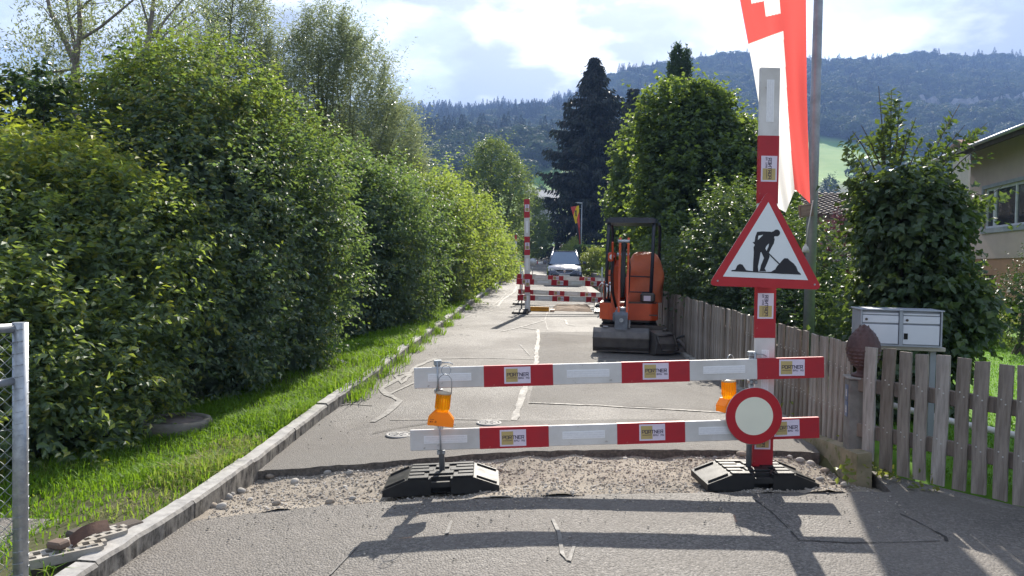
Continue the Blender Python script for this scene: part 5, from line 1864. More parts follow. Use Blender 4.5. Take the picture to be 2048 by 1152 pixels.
pa = G(180, 1068, .18)
o = tag(MB().grid(8, 4, lambda u, v: ((u - .5) * .2, (v - .5) * .09, .03 * math.sin(u * 3.14) + .004)).build('rusty_plate', M('rusty_iron', (0.11, 0.055, 0.035), .85, (0.07, 0.04, 0.03), 14, bump=.3)), 'curved rusty plate leaning on the rotten planks', 'metal scrap')
o.location = (pa.x, pa.y, float(TZ(pa.x, pa.y)) + .12); o.rotation_euler = (.5, -.35, .5)
pa = G(118, 1106, .12)
o = tag(MB().box((-.06, -.035, 0), (.06, .035, .04), bev=.01).build('brick_piece', M('brick_brown', (0.16, 0.11, 0.085), .85)), 'brown brick fragment lying on the upper grating', 'brick')
o.location = (pa.x, pa.y, float(TZ(pa.x, pa.y)) + .09); o.rotation_euler = (.1, -.1, -.5)
# shaft cover in the verge
sh = G(345, 858, 0)
SH = thing('shaft_ring', 'round concrete shaft cover half hidden in the grass under the bushes', 'shaft cover', (-3.25, 7.45, float(TZ(-3.25, 7.45)) - .09))
MB().lathe([(.33, 0), (.34, .17), (.32, .20), (.27, .20), (.26, .16)], seg=30).build('concrete_ring', M('old_concrete', (0.17, 0.155, 0.135), .9, (0.11, 0.1, 0.085), 9, bump=.3), SH)
MB().lathe([(0, .19), (.255, .185), (.262, .12)], seg=30).build('shaft_lid', M('lid_rust', (0.12, 0.095, 0.085), .85, (0.08, 0.07, 0.065), 9, bump=.3), SH)

# ------------------------------------------------------------------ houses
WALLP = M('render_pinkish', (0.50, 0.385, 0.335), .9, (0.45, 0.345, 0.30), 2, bump=.12, bscale=80)
WALLB = M('render_brown', (0.44, 0.24, 0.145), .9, (0.38, 0.21, 0.13), 2, bump=.15, bscale=80)
TILE = M('roof_tile', (0.23, 0.19, 0.17), .8, (0.14, 0.115, 0.105), 4, bump=.2)
EAVE = M('eave_wood', (0.07, 0.045, 0.038), .7, (0.05, 0.035, 0.03), 5)
FRAMEW = M('window_frame_white', (0.62, 0.63, 0.66), .4)
FRAMEG = M('window_surround_grey', (0.30, 0.31, 0.33), .7)
WIN = M('window_glass', (0.03, 0.035, 0.04), .05, spec=.8)


def xy_on(px, d): return P(px, 540, d).x


HC = Vector((P(1934, 540, 24.3).x, 24.3))
hdir = Vector((-.186, -1)).normalized()              # the wall runs towards us
hout = Vector((-1, .186)).normalized()
gz1 = float(TZ(HC.x, HC.y)) - .2
H1 = thing('house', 'pinkish rendered house with brown base at the right edge', 'house', (HC.x, HC.y, gz1), math.atan2(hdir.y, hdir.x))
# local x runs along the wall towards us, local y (to the left of x) points into the house
LH = 9.0
DH = 8.0
ze = 5.55 - gz1


def zpx(px, py, d): return P(px, py, d).z - gz1


zb1 = zpx(1990, 517, 22.4)
ws0, ws1 = 1.15, 4.4
wz0, wz1 = zpx(2000, 455, 22.2), zpx(2000, 372, 22.2)
for nm, mt, x0, x1, z0, z1 in (('base_wall', WALLB, 0, 1.05, 0, zb1 - .002), ('base_wall', WALLB, 1.85, LH, 0, zb1 - .002), ('base_wall', WALLB, 1.05, 1.85, zpx(1985, 550, 22.6), zb1 - .002)):
    MB().box((x0 + (.02 if x0 == 0 else 0), .03, z0), (x1, .3, z1)).build(nm, mt, H1)
mb = MB()
mb.box((0, 0, zb1), (LH, .3, wz0)).box((0, 0, wz0), (ws0, .3, wz1)).box((ws1, 0, wz0), (LH, .3, wz1)).box((0, 0, wz1), (LH, .3, ze))
mb.build('upper_wall', WALLP, H1)
MB().box((0, .301, 0), (.3, DH, zb1 - .002)).build('gable_base', WALLB, H1)
MB().box((0, .301, zb1), (.3, DH, ze)).build('gable_wall', WALLP, H1)
MB().box((.31, .5, 0), (LH, DH, ze - .1)).build('inner_core', HOLE, H1)
wn = MB().box((ws0 - .12, -.05, wz0 - .14), (ws1 + .12, .0, wz0)).box((ws0 - .12, -.05, wz0), (ws0, -.001, wz1 + .1)).box((ws0, -.05, wz1), (ws1, -.001, wz1 + .1)).build('window_surround', FRAMEG, H1)
mb = MB()
for x in (ws0, ws0 + .5, ws0 + .58, ws0 + 1.9, ws1 - .07):
    mb.box((x, .05, wz0 + .01), (x + .07, .12, wz1 - .01))
mb.box((ws0, .045, wz0), (ws1, .125, wz0 + .07)).box((ws0, .045, wz1 - .07), (ws1, .125, wz1))
mb.build('window_frame', FRAMEW, wn)
MB().box((ws0, .09, wz0), (ws1, .1, wz1)).build('window_pane', WIN, wn)
MB().box((1.05, .1, 0), (1.85, .16, zpx(1985, 550, 22.6))).build('cellar_door', EAVE, H1)
# roof: eave overhang with tiles
mb = MB()
for k in range(15):
    y0 = -1.0 + k * .36
    z0 = ze - .30 + (y0 + 1.0) * .36
    n_ = int((LH + 1.2) / .3)
    vs, fs = [], []
    for i in range(n_ * 4 + 1):
        x = -.9 + i * (LH + 1.2) / (n_ * 4)
        w = .025 * math.sin(i * math.pi / 2)
        vs += [(x, y0, z0 + w + .045), (x, y0 + .40, z0 + w + .40 * .36 + .012), (x, y0, z0 + w + .015)]
    for i in range(n_ * 4):
        fs += [(3 * i, 3 * i + 3, 3 * i + 4, 3 * i + 1), (3 * i, 3 * i + 3, 3 * i + 5, 3 * i + 2)]
    mb.add(vs, fs, True)
mb.build('roof_tiles', TILE, H1)
MB().prism([(-1.0, ze - .36), (4.2, ze + 1.52), (4.2, ze + 1.40), (-.97, ze - .46)], lambda u, v, s: (s, u, v), -.85, LH + .3).build('roof_deck', EAVE, H1)
MB().tube([(-.85, -1.07, ze - .32), (LH, -1.07, ze - .32)], .055, 8).build('gutter', GALV, H1)

# house behind the lamp post
d6 = 29.0
q0 = P(1560, 540, d6)
gz2 = float(TZ(q0.x, d6)) - .1
H2 = thing('house', 'grey rendered house with tiled roof and veranda behind the lamp post', 'house', (q0.x, d6, gz2), rad(8))


def lz(py): return P(1660, py, d6).z - gz2


WG = M('render_grey', (0.36, 0.33, 0.32), .9, (0.31, 0.285, 0.28), 2)
MB().box((0, 0, 0), (5.6, 6, lz(425))).build('house_wall', WG, H2)
MB().box((2.4, -.02, lz(470)), (3.0, -.001, lz(437))).build('window', WIN, H2)
mb = MB()
zr0, zr1 = lz(432), lz(372)
for k in range(16):
    t0_, t1_ = k / 16, (k + 1.12) / 16
    mb.add([(-.5 + (0) , -.7 + t0_ * 3.2, zr0 + t0_ * (zr1 - zr0) + .05), (6.2, -.7 + t0_ * 3.2, zr0 + t0_ * (zr1 - zr0) + .05), (6.2, -.7 + t1_ * 3.2, zr0 + t1_ * (zr1 - zr0)), (-.5, -.7 + t1_ * 3.2, zr0 + t1_ * (zr1 - zr0))], [(0, 1, 2, 3)])
    for i in range(24):
        x = -.5 + i * .28
        mb.tube([(x, -.7 + t0_ * 3.2, zr0 + t0_ * (zr1 - zr0) + .05), (x, -.7 + t1_ * 3.2, zr0 + t1_ * (zr1 - zr0) + .01)], .05, 5, cap=False)
mb.add([(-.5, 2.5, zr1 + .02), (6.2, 2.5, zr1 + .02), (6.2, 6.5, zr0), (-.5, 6.5, zr0)], [(0, 1, 2, 3)])
mb.build('roof_tiles', TILE, H2)
MB().box((-.4, -.75, zr0 - .12), (6.1, -.6, zr0 + .03)).build('gutter', EAVE, H2)
CORR = M('corrugated_pale', (0.62, 0.58, 0.55), .5, (0.5, 0.47, 0.45), 6)
va = lz(505)
mb = MB()
mb.grid(60, 1, lambda u, v: (.6 + u * 3.4, -2.6 + v * 2.6, va - .35 + v * .45 + .04 * math.sin(u * 60 * 1.57)))
mb.build('veranda_roof', CORR, H2)
MB().box((.55, -2.66, va - .47), (4.05, -2.56, va - .38)).build('veranda_beam', FRAMEW, H2)
for x in (1.0, 2.2, 3.5):
    MB().box((x, -2.6, 0), (x + .08, -2.52, va - .47)).build('veranda_post', FRAMEW, H2)
MB().box((2.0, -.6, 0), (5.6, -.02, va - .5)).build('veranda_stall', WALLB, H2)
MB().box((.5, -.06, 0), (1.9, -.02, va - .5)).build('veranda_door', EAVE, H2)
for k, (x, y) in enumerate(((P(1640, 590, 24.5).x, 24.5), (P(1668, 590, 25.2).x, 25.2))):
    gz3 = float(TZ(x, y))
    t = thing('garden_chair', ('pale slatted garden chair nearest the lamp post' if k == 0 else 'pale slatted garden chair beside the table by the ivy'), 'chair', (x, y, gz3), .4 + k, 'garden chairs on the veranda')
    for sx_ in (-.2, .2):
        for sy in (-.2, .2):
            MB().box((sx_ - .02, sy - .02, 0), (sx_ + .02, sy + .02, .45 if sy < 0 else .9)).build('leg', FRAMEW, t)
    mb = MB()
    for j in range(5): mb.box((-.22, -.22 + j * .09, .45), (.22, -.16 + j * .09, .47))
    mb.build('seat', FRAMEW, t)
    mb = MB()
    for j in range(4): mb.box((-.2, .185, .55 + j * .09), (.2, .2, .61 + j * .09))
    mb.build('backrest', FRAMEW, t)
t = thing('garden_table', 'pale garden table on the veranda behind the lamp post', 'table', (P(1655, 590, 24.3).x, 24.3, float(TZ(10, 24.3))))
MB().box((-.6, -.35, .7), (.6, .35, .74), bev=.01).build('table_top', FRAMEW, t)
for sx_ in (-.5, .5):
    for sy in (-.28, .28): MB().box((sx_ - .025, sy - .025, 0), (sx_ + .025, sy + .025, .7)).build('leg', FRAMEW, t)


def small_house(label, px, py_base, d, w, h, rh, wallm, roofm, rz=0.0, dp=8):
    c = P(px, py_base, d)
    gz_ = min(float(TZ(c.x, d)), c.z)
    t = thing('house', label, 'house', (c.x, d, gz_), rz)
    hh = c.z - gz_ + h
    MB().box((-w / 2, 0, 0), (w / 2, dp, hh)).build('wall', wallm, t)
    MB().prism([(-.8, hh - .15), (dp / 2, hh + rh), (dp + .8, hh - .15), (dp + .8, hh + .1), (dp / 2, hh + rh + .3), (-.8, hh + .1)], lambda u, v, s: (s, u, v), -w / 2 - .7, w / 2 + .7).build('roof', roofm, t)
    for k in range(max(2, int(w / 3))):
        x = -w / 2 + (k + .5) * w / max(2, int(w / 3))
        MB().box((x - .5, -.03, hh - 1.9), (x + .5, -.002, hh - .7)).build('window', WIN, t)
    return t


WPALE = M('far_wall_pale', (.45, .42, .39), .9)
RRED = M('far_roof_red', (.36, .17, .11), .85, (.28, .14, .1), 1)
small_house('pale house with reddish roof rising behind the right-hand roof', 1957, 302, 110, 2.6, .6, 1.0, WALLP, RRED, 0.0, 4)
small_house('tiny pale house among the trees on the far slope', 957, 279, 560, 15, 4, 4, WPALE, RRED)
ROCK = M('cliff_rock', (.32, .30, .28), .95, (.20, .19, .18), .25, bump=.5, bscale=2)
for (p0_, p1_, py_, hgt, lab) in ((1775, 1880, 206, 11, 'pale rock band on the wooded slope above the ivy tree'), (1890, 2075, 202, 15, 'pale rock band on the wooded slope above the house roof')):
    a_, b_ = P(p0_, py_, 800), P(p1_, py_, 800)
    mb = MB()
    mb.grid(40, 8, lambda u, v: (a_.x + (b_.x - a_.x) * u, 790 + 4 * math.sin(u * 19) + 2.5 * math.sin(u * 53) + v * 9, float(TZ(a_.x + (b_.x - a_.x) * u, 790)) - 4 + (4 + (hgt + 1.5 * math.sin(u * 23) + .8 * math.sin(u * 61)) * math.sin(min(1, u * 6, (1 - u) * 6) * 1.57)) * v + .8 * math.sin(u * 90 + v * 30)), smooth=False)
    tag(mb.build('rock_cliff', ROCK), lab, 'cliff', 'rock bands on the far slope')
small_house('bluish roofed house left of the spruce', 1084, 432, 190, 7, 4, 2.5, WPALE, M('far_roof_blue', (.20, .22, .25), .7))
# power pylon on the slope
dp_ = 470
pb_ = P(941, 330, dp_)
PY = thing('pylon', 'thin lattice pylon among the trees on the far slope', 'pylon', (pb_.x, dp_, float(TZ(pb_.x, dp_))))
hp_ = P(941, 272, dp_).z - float(TZ(pb_.x, dp_))
mb = MB()
for sx_ in (-1, 1):
    for sy in (-1, 1): mb.tube([(sx_ * 2, sy * 2, 0), (sx_ * .5, sy * .5, hp_)], .16, 4)
for k in range(8):
    z0, z1 = hp_ * k / 8, hp_ * (k + 1) / 8
    w0_, w1_ = 2 - 1.5 * k / 8, 2 - 1.5 * (k + 1) / 8
    mb.tube([(-w0_, -w0_, z0), (w1_, -w1_, z1)], .1, 4).tube([(w0_, -w0_, z0), (-w1_, -w1_, z1)], .1, 4)
for z in (.72, .82, .92): mb.tube([(-4, 0, hp_ * z), (4, 0, hp_ * z)], .14, 4)
mb.build('lattice', GALV, PY)
# ------------------------------------------------------------------ vegetation
BARK = M('bark_grey', (0.13, 0.11, 0.095), .9, (0.07, 0.06, 0.05), 7, bump=.5, bscale=25, stretch=(5, 5, 1))


def nrm(a):
    return a / np.maximum(np.linalg.norm(a, axis=1, keepdims=True), 1e-9)


def wob3(p, f, ph):
    x, y, z = p[:, 0] * f + ph, p[:, 1] * f * 1.1 + 2 * ph, p[:, 2] * f * .93 - ph
    return (np.sin(x + 1.7 * np.sin(y)) + np.sin(y + 1.3 * np.sin(z)) + np.sin(z + 1.5 * np.sin(x))) / 3


def leaf_arrays(C, D, Nn, L, Wd, curl=.15, tint=None):
    n = len(C)
    D = nrm(D)
    S = nrm(np.cross(D, Nn))
    N2 = np.cross(S, D)
    L = L[:, None]; Wd = Wd[:, None]
    V = np.empty((n, 4, 3))
    V[:, 0] = C
    V[:, 1] = C + D * L * .45 + S * Wd * .5 + N2 * Wd * curl
    V[:, 2] = C + D * L - N2 * L * curl * .8
    V[:, 3] = C + D * L * .45 - S * Wd * .5 + N2 * Wd * curl
    b = np.arange(n)[:, None] * 4
    F = np.concatenate([b + np.array([[0, 1, 2]]), b + np.array([[0, 2, 3]])])
    t = np.repeat(tint if tint is not None else rng.random(n), 4)
    return V.reshape(-1, 3), F, t


def crown(lobes, twigs, per, tlen, leaf, wl, droop=.35, upw=.45, inner=.42, amp=.2, freq=1.6, ground=True, keep_in=.15, spread=.5, tintbias=None, cut=None, shoots=.07):
    """leaves on twigs over and inside a set of ellipsoids; returns vertices, faces, tint"""
    lb = np.array([[*l[0], *l[1]] for l in lobes], float)
    area = (lb[:, 3] * lb[:, 4] + lb[:, 3] * lb[:, 5] + lb[:, 4] * lb[:, 5])
    got, gu = [], []
    need = twigs
    while need > 0:
        m = int(need * 2.2) + 50
        li = rng.choice(len(lb), m, p=area / area.sum())
        u = nrm(rng.normal(size=(m, 3)))
        deep = rng.random(m) < inner
        rr = np.where(deep, rng.uniform(.45, .92, m), rng.uniform(.93, 1.04, m))
        p = lb[li, :3] + lb[li, 3:] * u * rr[:, None]
        p = p + u * (amp * wob3(p, freq, 1.3) + .5 * amp * wob3(p, freq * 2.7, 4.1))[:, None] * np.minimum(lb[li, 3:].min(1), 1.6)[:, None]
        ok = np.ones(m, bool)
        for j in range(len(lb)):
            q_ = ((p - lb[j, :3]) / lb[j, 3:])
            ins = ((q_ ** 2).sum(1) < .62) & (li != j)
            ok &= ~ins | (rng.random(m) < keep_in)
        if ground:
            ok &= p[:, 2] > TZ(p[:, 0], p[:, 1]) + .04
        if cut is not None: ok &= cut(p)
        p, u = p[ok][:need], u[ok][:need]
        got.append(p); gu.append(u)
        need -= len(p)
    p, u = np.concatenate(got), np.concatenate(gu)
    n = len(p)
    t = nrm(u * .7 + np.array([0, 0, upw]) + rng.normal(size=(n, 3)) * spread)
    tl = tlen * rng.uniform(.5, 1.25, n)
    shoot = rng.random(n) < shoots
    tl = np.where(shoot, tl * 2.4, tl)
    t = np.where(shoot[:, None], nrm(t + np.array([0, 0, .5])), t)
    ltint = rng.random(n)
    s = np.tile(np.linspace(.08, 1, per), n)
    P0 = np.repeat(p, per, 0); T0 = np.repeat(t, per, 0); U0_ = np.repeat(u, per, 0)
    TL = np.repeat(tl, per)
    side = nrm(np.cross(T0, np.array([0, 0, 1.0]) + rng.normal(size=T0.shape) * .3)) * np.tile(np.where(np.arange(per) % 2, 1, -1), n)[:, None]
    C = P0 + T0 * (s * TL)[:, None] - np.array([0, 0, 1]) * (droop * .35 * TL * s ** 2)[:, None] + rng.normal(size=P0.shape) * leaf * .18
    D = T0 * .55 + side * .75 + np.array([0, 0, -droop]) + rng.normal(size=P0.shape) * .25
    Nn = np.array([0, 0, .75]) + U0_ * .35 + rng.normal(size=P0.shape) * .55
    L = leaf * rng.uniform(.6, 1.25, len(C))
    tint = np.clip(.75 * rng.random(len(C)) + .35 * np.repeat(ltint, per) - .05, 0, 1)
    if tintbias is not None: tint = np.clip(tint + tintbias(C), 0, 1)
    return leaf_arrays(C, D, Nn, L, L * wl, tint=tint)


def stems(base, lobes, r, k=3, seed=0):
    """a few tapered limbs from the base into the crown"""
    rr_ = random.Random(seed)
    mb = MB()
    b = Vector((base[0], base[1], 0))
    b.z = float(TZ(b.x, b.y)) - .1
    for (c, rad_) in lobes:
        for j in range(k):
            e = Vector(c) + Vector((rr_.uniform(-.6, .6) * rad_[0], rr_.uniform(-.6, .6) * rad_[1], rr_.uniform(.0, .85) * rad_[2]))
            s0 = b + Vector((rr_.uniform(-.2, .2), rr_.uniform(-.2, .2), 0))
            m = s0.lerp(e, .5) + Vector((rr_.uniform(-.15, .15), rr_.uniform(-.15, .15), .1)) * (e - s0).length * .4
            pts = [(s0 * (1 - t_) + m * t_) * (1 - t_) + (m * (1 - t_) + e * t_) * t_ for t_ in [i / 6 for i in range(7)]]
            mb.tube(pts, [r * (1 - .85 * i / 6) for i in range(7)], 6, cap=False)
    return mb


def plant(name, label, cat, base, lobes, mat, r=.035, k=2, group=None, part='crown', stem='trunk', extra=None, **kw):
    t = thing(name, label, cat, (0, 0, 0), 0, group)
    b = Vector((base[0], base[1], float(TZ(base[0], base[1]))))
    core = kw.pop('core', 0)
    V, F, ti = crown(lobes, **kw)
    if core:                                    # oversized dark inner leaves added to block light through the crown
        lb = np.array([[*l[0], *l[1]] for l in lobes], float)
        li = rng.choice(len(lb), core, p=(lb[:, 3] * lb[:, 4] * lb[:, 5]) / (lb[:, 3] * lb[:, 4] * lb[:, 5]).sum())
        u_ = nrm(rng.normal(size=(core, 3))) * rng.uniform(.3, .8, (core, 1))
        Cc = lb[li, :3] + lb[li, 3:] * u_
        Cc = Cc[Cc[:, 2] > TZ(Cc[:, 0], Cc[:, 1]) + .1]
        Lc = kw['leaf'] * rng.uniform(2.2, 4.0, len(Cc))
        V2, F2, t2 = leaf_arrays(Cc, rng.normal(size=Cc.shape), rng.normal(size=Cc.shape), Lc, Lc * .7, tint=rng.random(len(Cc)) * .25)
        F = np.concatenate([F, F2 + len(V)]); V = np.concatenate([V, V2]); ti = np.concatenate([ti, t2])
    if extra is not None:
        V2, F2, t2 = extra
        F = np.concatenate([F, F2 + len(V)]); V = np.concatenate([V, V2]); ti = np.concatenate([ti, t2])
    V = V - np.array(b)
    t.location = b
    link(part, npmesh(part, V, F, mat, ti), t)
    me = stems(base, lobes, r, k, len(label)).mesh(stem, BARK)
    me.transform(Matrix.Translation(-b))
    link(stem, me, t)
    return t


LF_DOG = leafmat('leaf_dogwood', (0.066, 0.104, 0.078), (0.105, 0.155, 0.086), (0.54, 0.70, 0.05), .58, .42, .45, (0.30, 0.28, 0.03))
LF_HAZ = leafmat('leaf_hazel', (0.066, 0.102, 0.088), (0.10, 0.145, 0.10), (0.38, 0.58, 0.07), .58, .33, .45, (0.2, 0.19, 0.03))
LF_WIL = leafmat('leaf_willow', (0.11, 0.14, 0.08), (0.19, 0.22, 0.13), (0.42, 0.5, 0.2), .38, .42, .5)
LF_MAP = leafmat('leaf_maple', (0.048, 0.076, 0.052), (0.078, 0.12, 0.064), (0.44, 0.60, 0.05), .55, .36, .3, (0.11, 0.16, 0.03))
LF_IVY = leafmat('leaf_ivy', (0.036, 0.06, 0.042), (0.06, 0.098, 0.052), (0.26, 0.38, 0.03), .48, .28, .4, (0.09, 0.12, 0.03))
LF_DRK = leafmat('leaf_dark_hedge', (0.018, 0.038, 0.016), (0.04, 0.075, 0.025), (0.10, 0.18, 0.02), .45, .25, .4)
LF_SPR = leafmat('needles_spruce', (0.012, 0.020, 0.016), (0.028, 0.036, 0.026), (0.05, 0.06, 0.03), .55, .12, .3, (0.05, 0.042, 0.032))
LF_LIT = leafmat('leaf_pale_shrub', (0.09, 0.13, 0.03), (0.16, 0.20, 0.05), (0.34, 0.40, 0.05), .42, .45, .4, (0.22, 0.22, 0.05))
LF_BIR = leafmat('leaf_birch', (0.055, 0.09, 0.035), (0.10, 0.14, 0.05), (0.32, 0.42, 0.06), .5, .40, .4)
LF_PUR = leafmat('leaf_purple', (0.05, 0.02, 0.03), (0.09, 0.03, 0.045), (0.2, 0.05, 0.06), .45, .3, .4)

HG = 'bushes of the hedge along the left side of the road'
sunny_top = lambda C: .45 * np.clip((C[:, 2] - 2.2) / .8, 0, 1)      # sunlit glow of the bush top put into the leaf tint
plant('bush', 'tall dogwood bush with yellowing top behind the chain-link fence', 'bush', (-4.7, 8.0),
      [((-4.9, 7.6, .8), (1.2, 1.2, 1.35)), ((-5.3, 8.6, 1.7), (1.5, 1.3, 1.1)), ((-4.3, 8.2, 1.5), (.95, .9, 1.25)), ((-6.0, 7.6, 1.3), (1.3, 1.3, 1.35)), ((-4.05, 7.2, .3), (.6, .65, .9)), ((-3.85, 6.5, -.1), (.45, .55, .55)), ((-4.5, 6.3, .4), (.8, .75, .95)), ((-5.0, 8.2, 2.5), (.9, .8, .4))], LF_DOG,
      group=HG, twigs=8600, per=10, tlen=.34, leaf=.078, wl=.52, droop=.5, tintbias=sunny_top, amp=.33, core=2600)
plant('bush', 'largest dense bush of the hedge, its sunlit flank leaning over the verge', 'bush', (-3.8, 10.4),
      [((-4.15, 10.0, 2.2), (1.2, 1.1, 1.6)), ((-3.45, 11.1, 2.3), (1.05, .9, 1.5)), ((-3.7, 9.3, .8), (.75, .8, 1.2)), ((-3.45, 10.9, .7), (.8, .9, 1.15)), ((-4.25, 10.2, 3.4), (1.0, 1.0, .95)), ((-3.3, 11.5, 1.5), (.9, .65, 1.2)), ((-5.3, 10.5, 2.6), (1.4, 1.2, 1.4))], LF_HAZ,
      group=HG, twigs=10000, per=10, tlen=.34, leaf=.076, wl=.56, droop=.45, amp=.33, core=3200, tintbias=lambda C: .35 * np.clip((C[:, 2] - 2.8) / 1.1, 0, 1))  # upper leaves tinted yellower, sunlight painted into the top
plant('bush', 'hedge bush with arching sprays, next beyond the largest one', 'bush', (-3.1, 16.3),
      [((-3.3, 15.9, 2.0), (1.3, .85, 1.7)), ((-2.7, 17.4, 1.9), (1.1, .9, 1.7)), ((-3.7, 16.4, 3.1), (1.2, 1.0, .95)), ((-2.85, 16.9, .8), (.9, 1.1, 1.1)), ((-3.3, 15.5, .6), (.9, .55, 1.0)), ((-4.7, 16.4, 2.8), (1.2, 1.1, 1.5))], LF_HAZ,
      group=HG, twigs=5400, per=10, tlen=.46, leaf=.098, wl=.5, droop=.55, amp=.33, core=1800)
plant('bush', 'hedge bush level with the second barrier, its crown sunlit', 'bush', (-2.6, 23.4),
      [((-2.75, 22.4, 2.2), (1.35, 1.0, 2.0)), ((-2.1, 25.0, 2.2), (1.15, 1.2, 2.1)), ((-2.8, 23.6, 3.4), (1.2, 1.2, .9)), ((-2.2, 23.9, .8), (.9, 1.6, 1.1)), ((-4.4, 24, 3.0), (1.5, 1.6, 1.7))], LF_DOG,
      group=HG, twigs=4200, per=9, tlen=.55, leaf=.125, wl=.52, droop=.5, amp=.33, core=1500)
plant('bush', 'rounded hedge bush beyond the second barrier, bright at its edge', 'bush', (-1.9, 32),
      [((-2.2, 30.6, 2.1), (1.35, 1.2, 2.1)), ((-1.7, 33.4, 2.2), (1.15, 1.4, 2.2)), ((-2.2, 32, 3.3), (1.2, 1.3, .9)), ((-3.6, 32, 3.0), (1.5, 1.6, 2.0))], LF_DOG,
      group=HG, twigs=2600, per=9, tlen=.6, leaf=.15, wl=.55, droop=.45, amp=.33, core=900)
plant('bush', 'last low bush at the far end of the hedge, close to the kerb', 'bush', (-1.2, 44),
      [((-1.5, 40.6, 2.0), (1.15, 1.6, 2.0)), ((-1.1, 45, 1.8), (1.0, 1.8, 1.8)), ((-.8, 49.5, 1.5), (.9, 1.6, 1.5)), ((-2.2, 43, 2.5), (1.3, 2.4, 1.6))], LF_DOG,
      group=HG, twigs=2400, per=9, tlen=.6, leaf=.17, wl=.55, droop=.45, amp=.33, core=800)

# willows behind the hedge
TW = 'tall trees behind the left hedge'
plant('willow_tree', 'upright grey-green willow, leftmost of two dense ones above the hedge', 'tree', (-7.4, 21),
      [((-7.3, 21, 5.2), (1.15, 1.2, 2.3)), ((-7.6, 21, 7.6), (.85, .9, 1.5)), ((-6.6, 21, 4.6), (.9, .9, 1.6)), ((-8.3, 21.4, 4.6), (1.0, 1.0, 1.9))], LF_WIL, r=.09, k=4,
      group=TW, twigs=3900, per=14, tlen=.6, leaf=.13, wl=.2, droop=.15, upw=1.0, spread=.35)
plant('willow_tree', 'broad grey-green willow with feathery outline, right of two dense ones above the hedge', 'tree', (-5.6, 25),
      [((-6.6, 25, 6.3), (1.3, 1.4, 2.6)), ((-5.3, 25, 5.9), (1.4, 1.4, 2.7)), ((-4.3, 24.6, 4.6), (1.2, 1.3, 2.1)), ((-6.0, 25, 8.2), (.9, 1, 1.4)), ((-5.0, 25, 3.8), (1.9, 1.4, 1.6))], LF_WIL, r=.1, k=4,
      group=TW, twigs=6500, per=14, tlen=.7, leaf=.14, wl=.2, droop=.15, upw=1.0, spread=.35)
# thin open tree with pale limbs at the top left
t = thing('open_tree', 'sparse tree with pale forked limbs in the upper left corner', 'tree', (-7.6, 13.0, float(TZ(-7.6, 13.0))), 0, TW)
tb_ = t.location.copy()
mb = MB()
limbs = [([(150, 420), (150, 240), (152, 130)], [.09, .075, .06]), ([(152, 130), (125, 70), (100, 20), (85, -60)], [.05, .042, .034, .02]), ([(152, 130), (148, 80), (137, 30), (130, -60)], [.035, .03, .024, .014]), ([(152, 130), (160, 60), (158, 10), (150, -60)], [.045, .04, .03, .018]),
         ([(160, 80), (200, 55), (240, 22), (290, -20)], [.026, .022, .018, .01]), ([(158, 22), (178, 2), (200, -12)], [.022, .018, .01]), ([(148, 138), (95, 146), (40, 150), (-10, 152)], [.022, .018, .014, .008]), ([(40, 150), (10, 160), (-10, 172)], [.012, .01, .006]),
         ([(275, 330), (280, 150), (300, 60), (312, -40)], [.06, .05, .04, .025]), ([(290, 100), (330, 40), (365, 0), (385, -30)], [.025, .02, .014, .01]), ([(286, 120), (330, 70), (390, 20)], [.022, .016, .008]), ([(300, 60), (285, 10), (270, -40)], [.02, .016, .01]),
         ([(310, 95), (350, 70), (395, 40)], [.012, .009, .006]), ([(110, 45), (85, 12), (70, 2)], [.012, .009, .005]), ([(140, 40), (170, 8), (220, 5)], [.012, .009, .005])]
lpts = []
for pts, rs_ in limbs:
    w = [P(px, py, 12.6 + .5 * math.sin(px * .02)) - tb_ for px, py in pts]
    mb.tube(w, rs_, 7, cap=False)
    for a_, b_ in zip(w, w[1:]):
        for k in range(5): lpts.append(np.array(a_.lerp(b_, random.random())) + np.array(tb_))
mb.tube([P(150, 420, 12.8) - tb_, Vector((-.1, 0, -.1))], [.09, .11], 8)
mb.build('trunk', M('bark_pale', (0.26, 0.23, 0.21), .85, (0.15, 0.13, 0.12), 8, bump=.4, stretch=(5, 5, 1)), t)
base = np.array(lpts)
idx = rng.integers(0, len(base), 700)
pp_ = base[idx] + rng.normal(size=(700, 3)) * np.array([.28, .28, .25])
ex_ = np.array([P(rng.uniform(40, 400), rng.uniform(60, 230), 13.2 + rng.uniform(-.6, .8)) for _ in range(520)])
ex_ = ex_[ex_[:, 2] > 3.6]
ex2 = np.array([P(rng.normal(95, 45), rng.uniform(70, 200), 13 + rng.uniform(-.5, .5)) for _ in range(150)])
ex3 = np.array([P(rng.normal(350, 45), rng.uniform(0, 200), 13.5 + rng.uniform(-.5, .5)) for _ in range(260)])
pp_ = np.concatenate([pp_, ex_, ex2, ex3])
per = 8
n = len(pp_)
T0 = np.repeat(nrm(np.array([0, 0, .9]) + rng.normal(size=(n, 3)) * .6), per, 0)
C = np.repeat(pp_, per, 0) + T0 * (np.tile(np.linspace(0, .32, per), n))[:, None] + rng.normal(size=(n * per, 3)) * .02
D = T0 * .5 + rng.normal(size=(n * per, 3)) * .6
V, F, ti = leaf_arrays(C, D, np.array([0, 0, .6]) + rng.normal(size=C.shape) * .6, .075 * rng.uniform(.6, 1.3, len(C)), .024 * np.ones(len(C)))
link('crown', npmesh('crown', V - np.array(tb_), F, LF_WIL, ti), t)
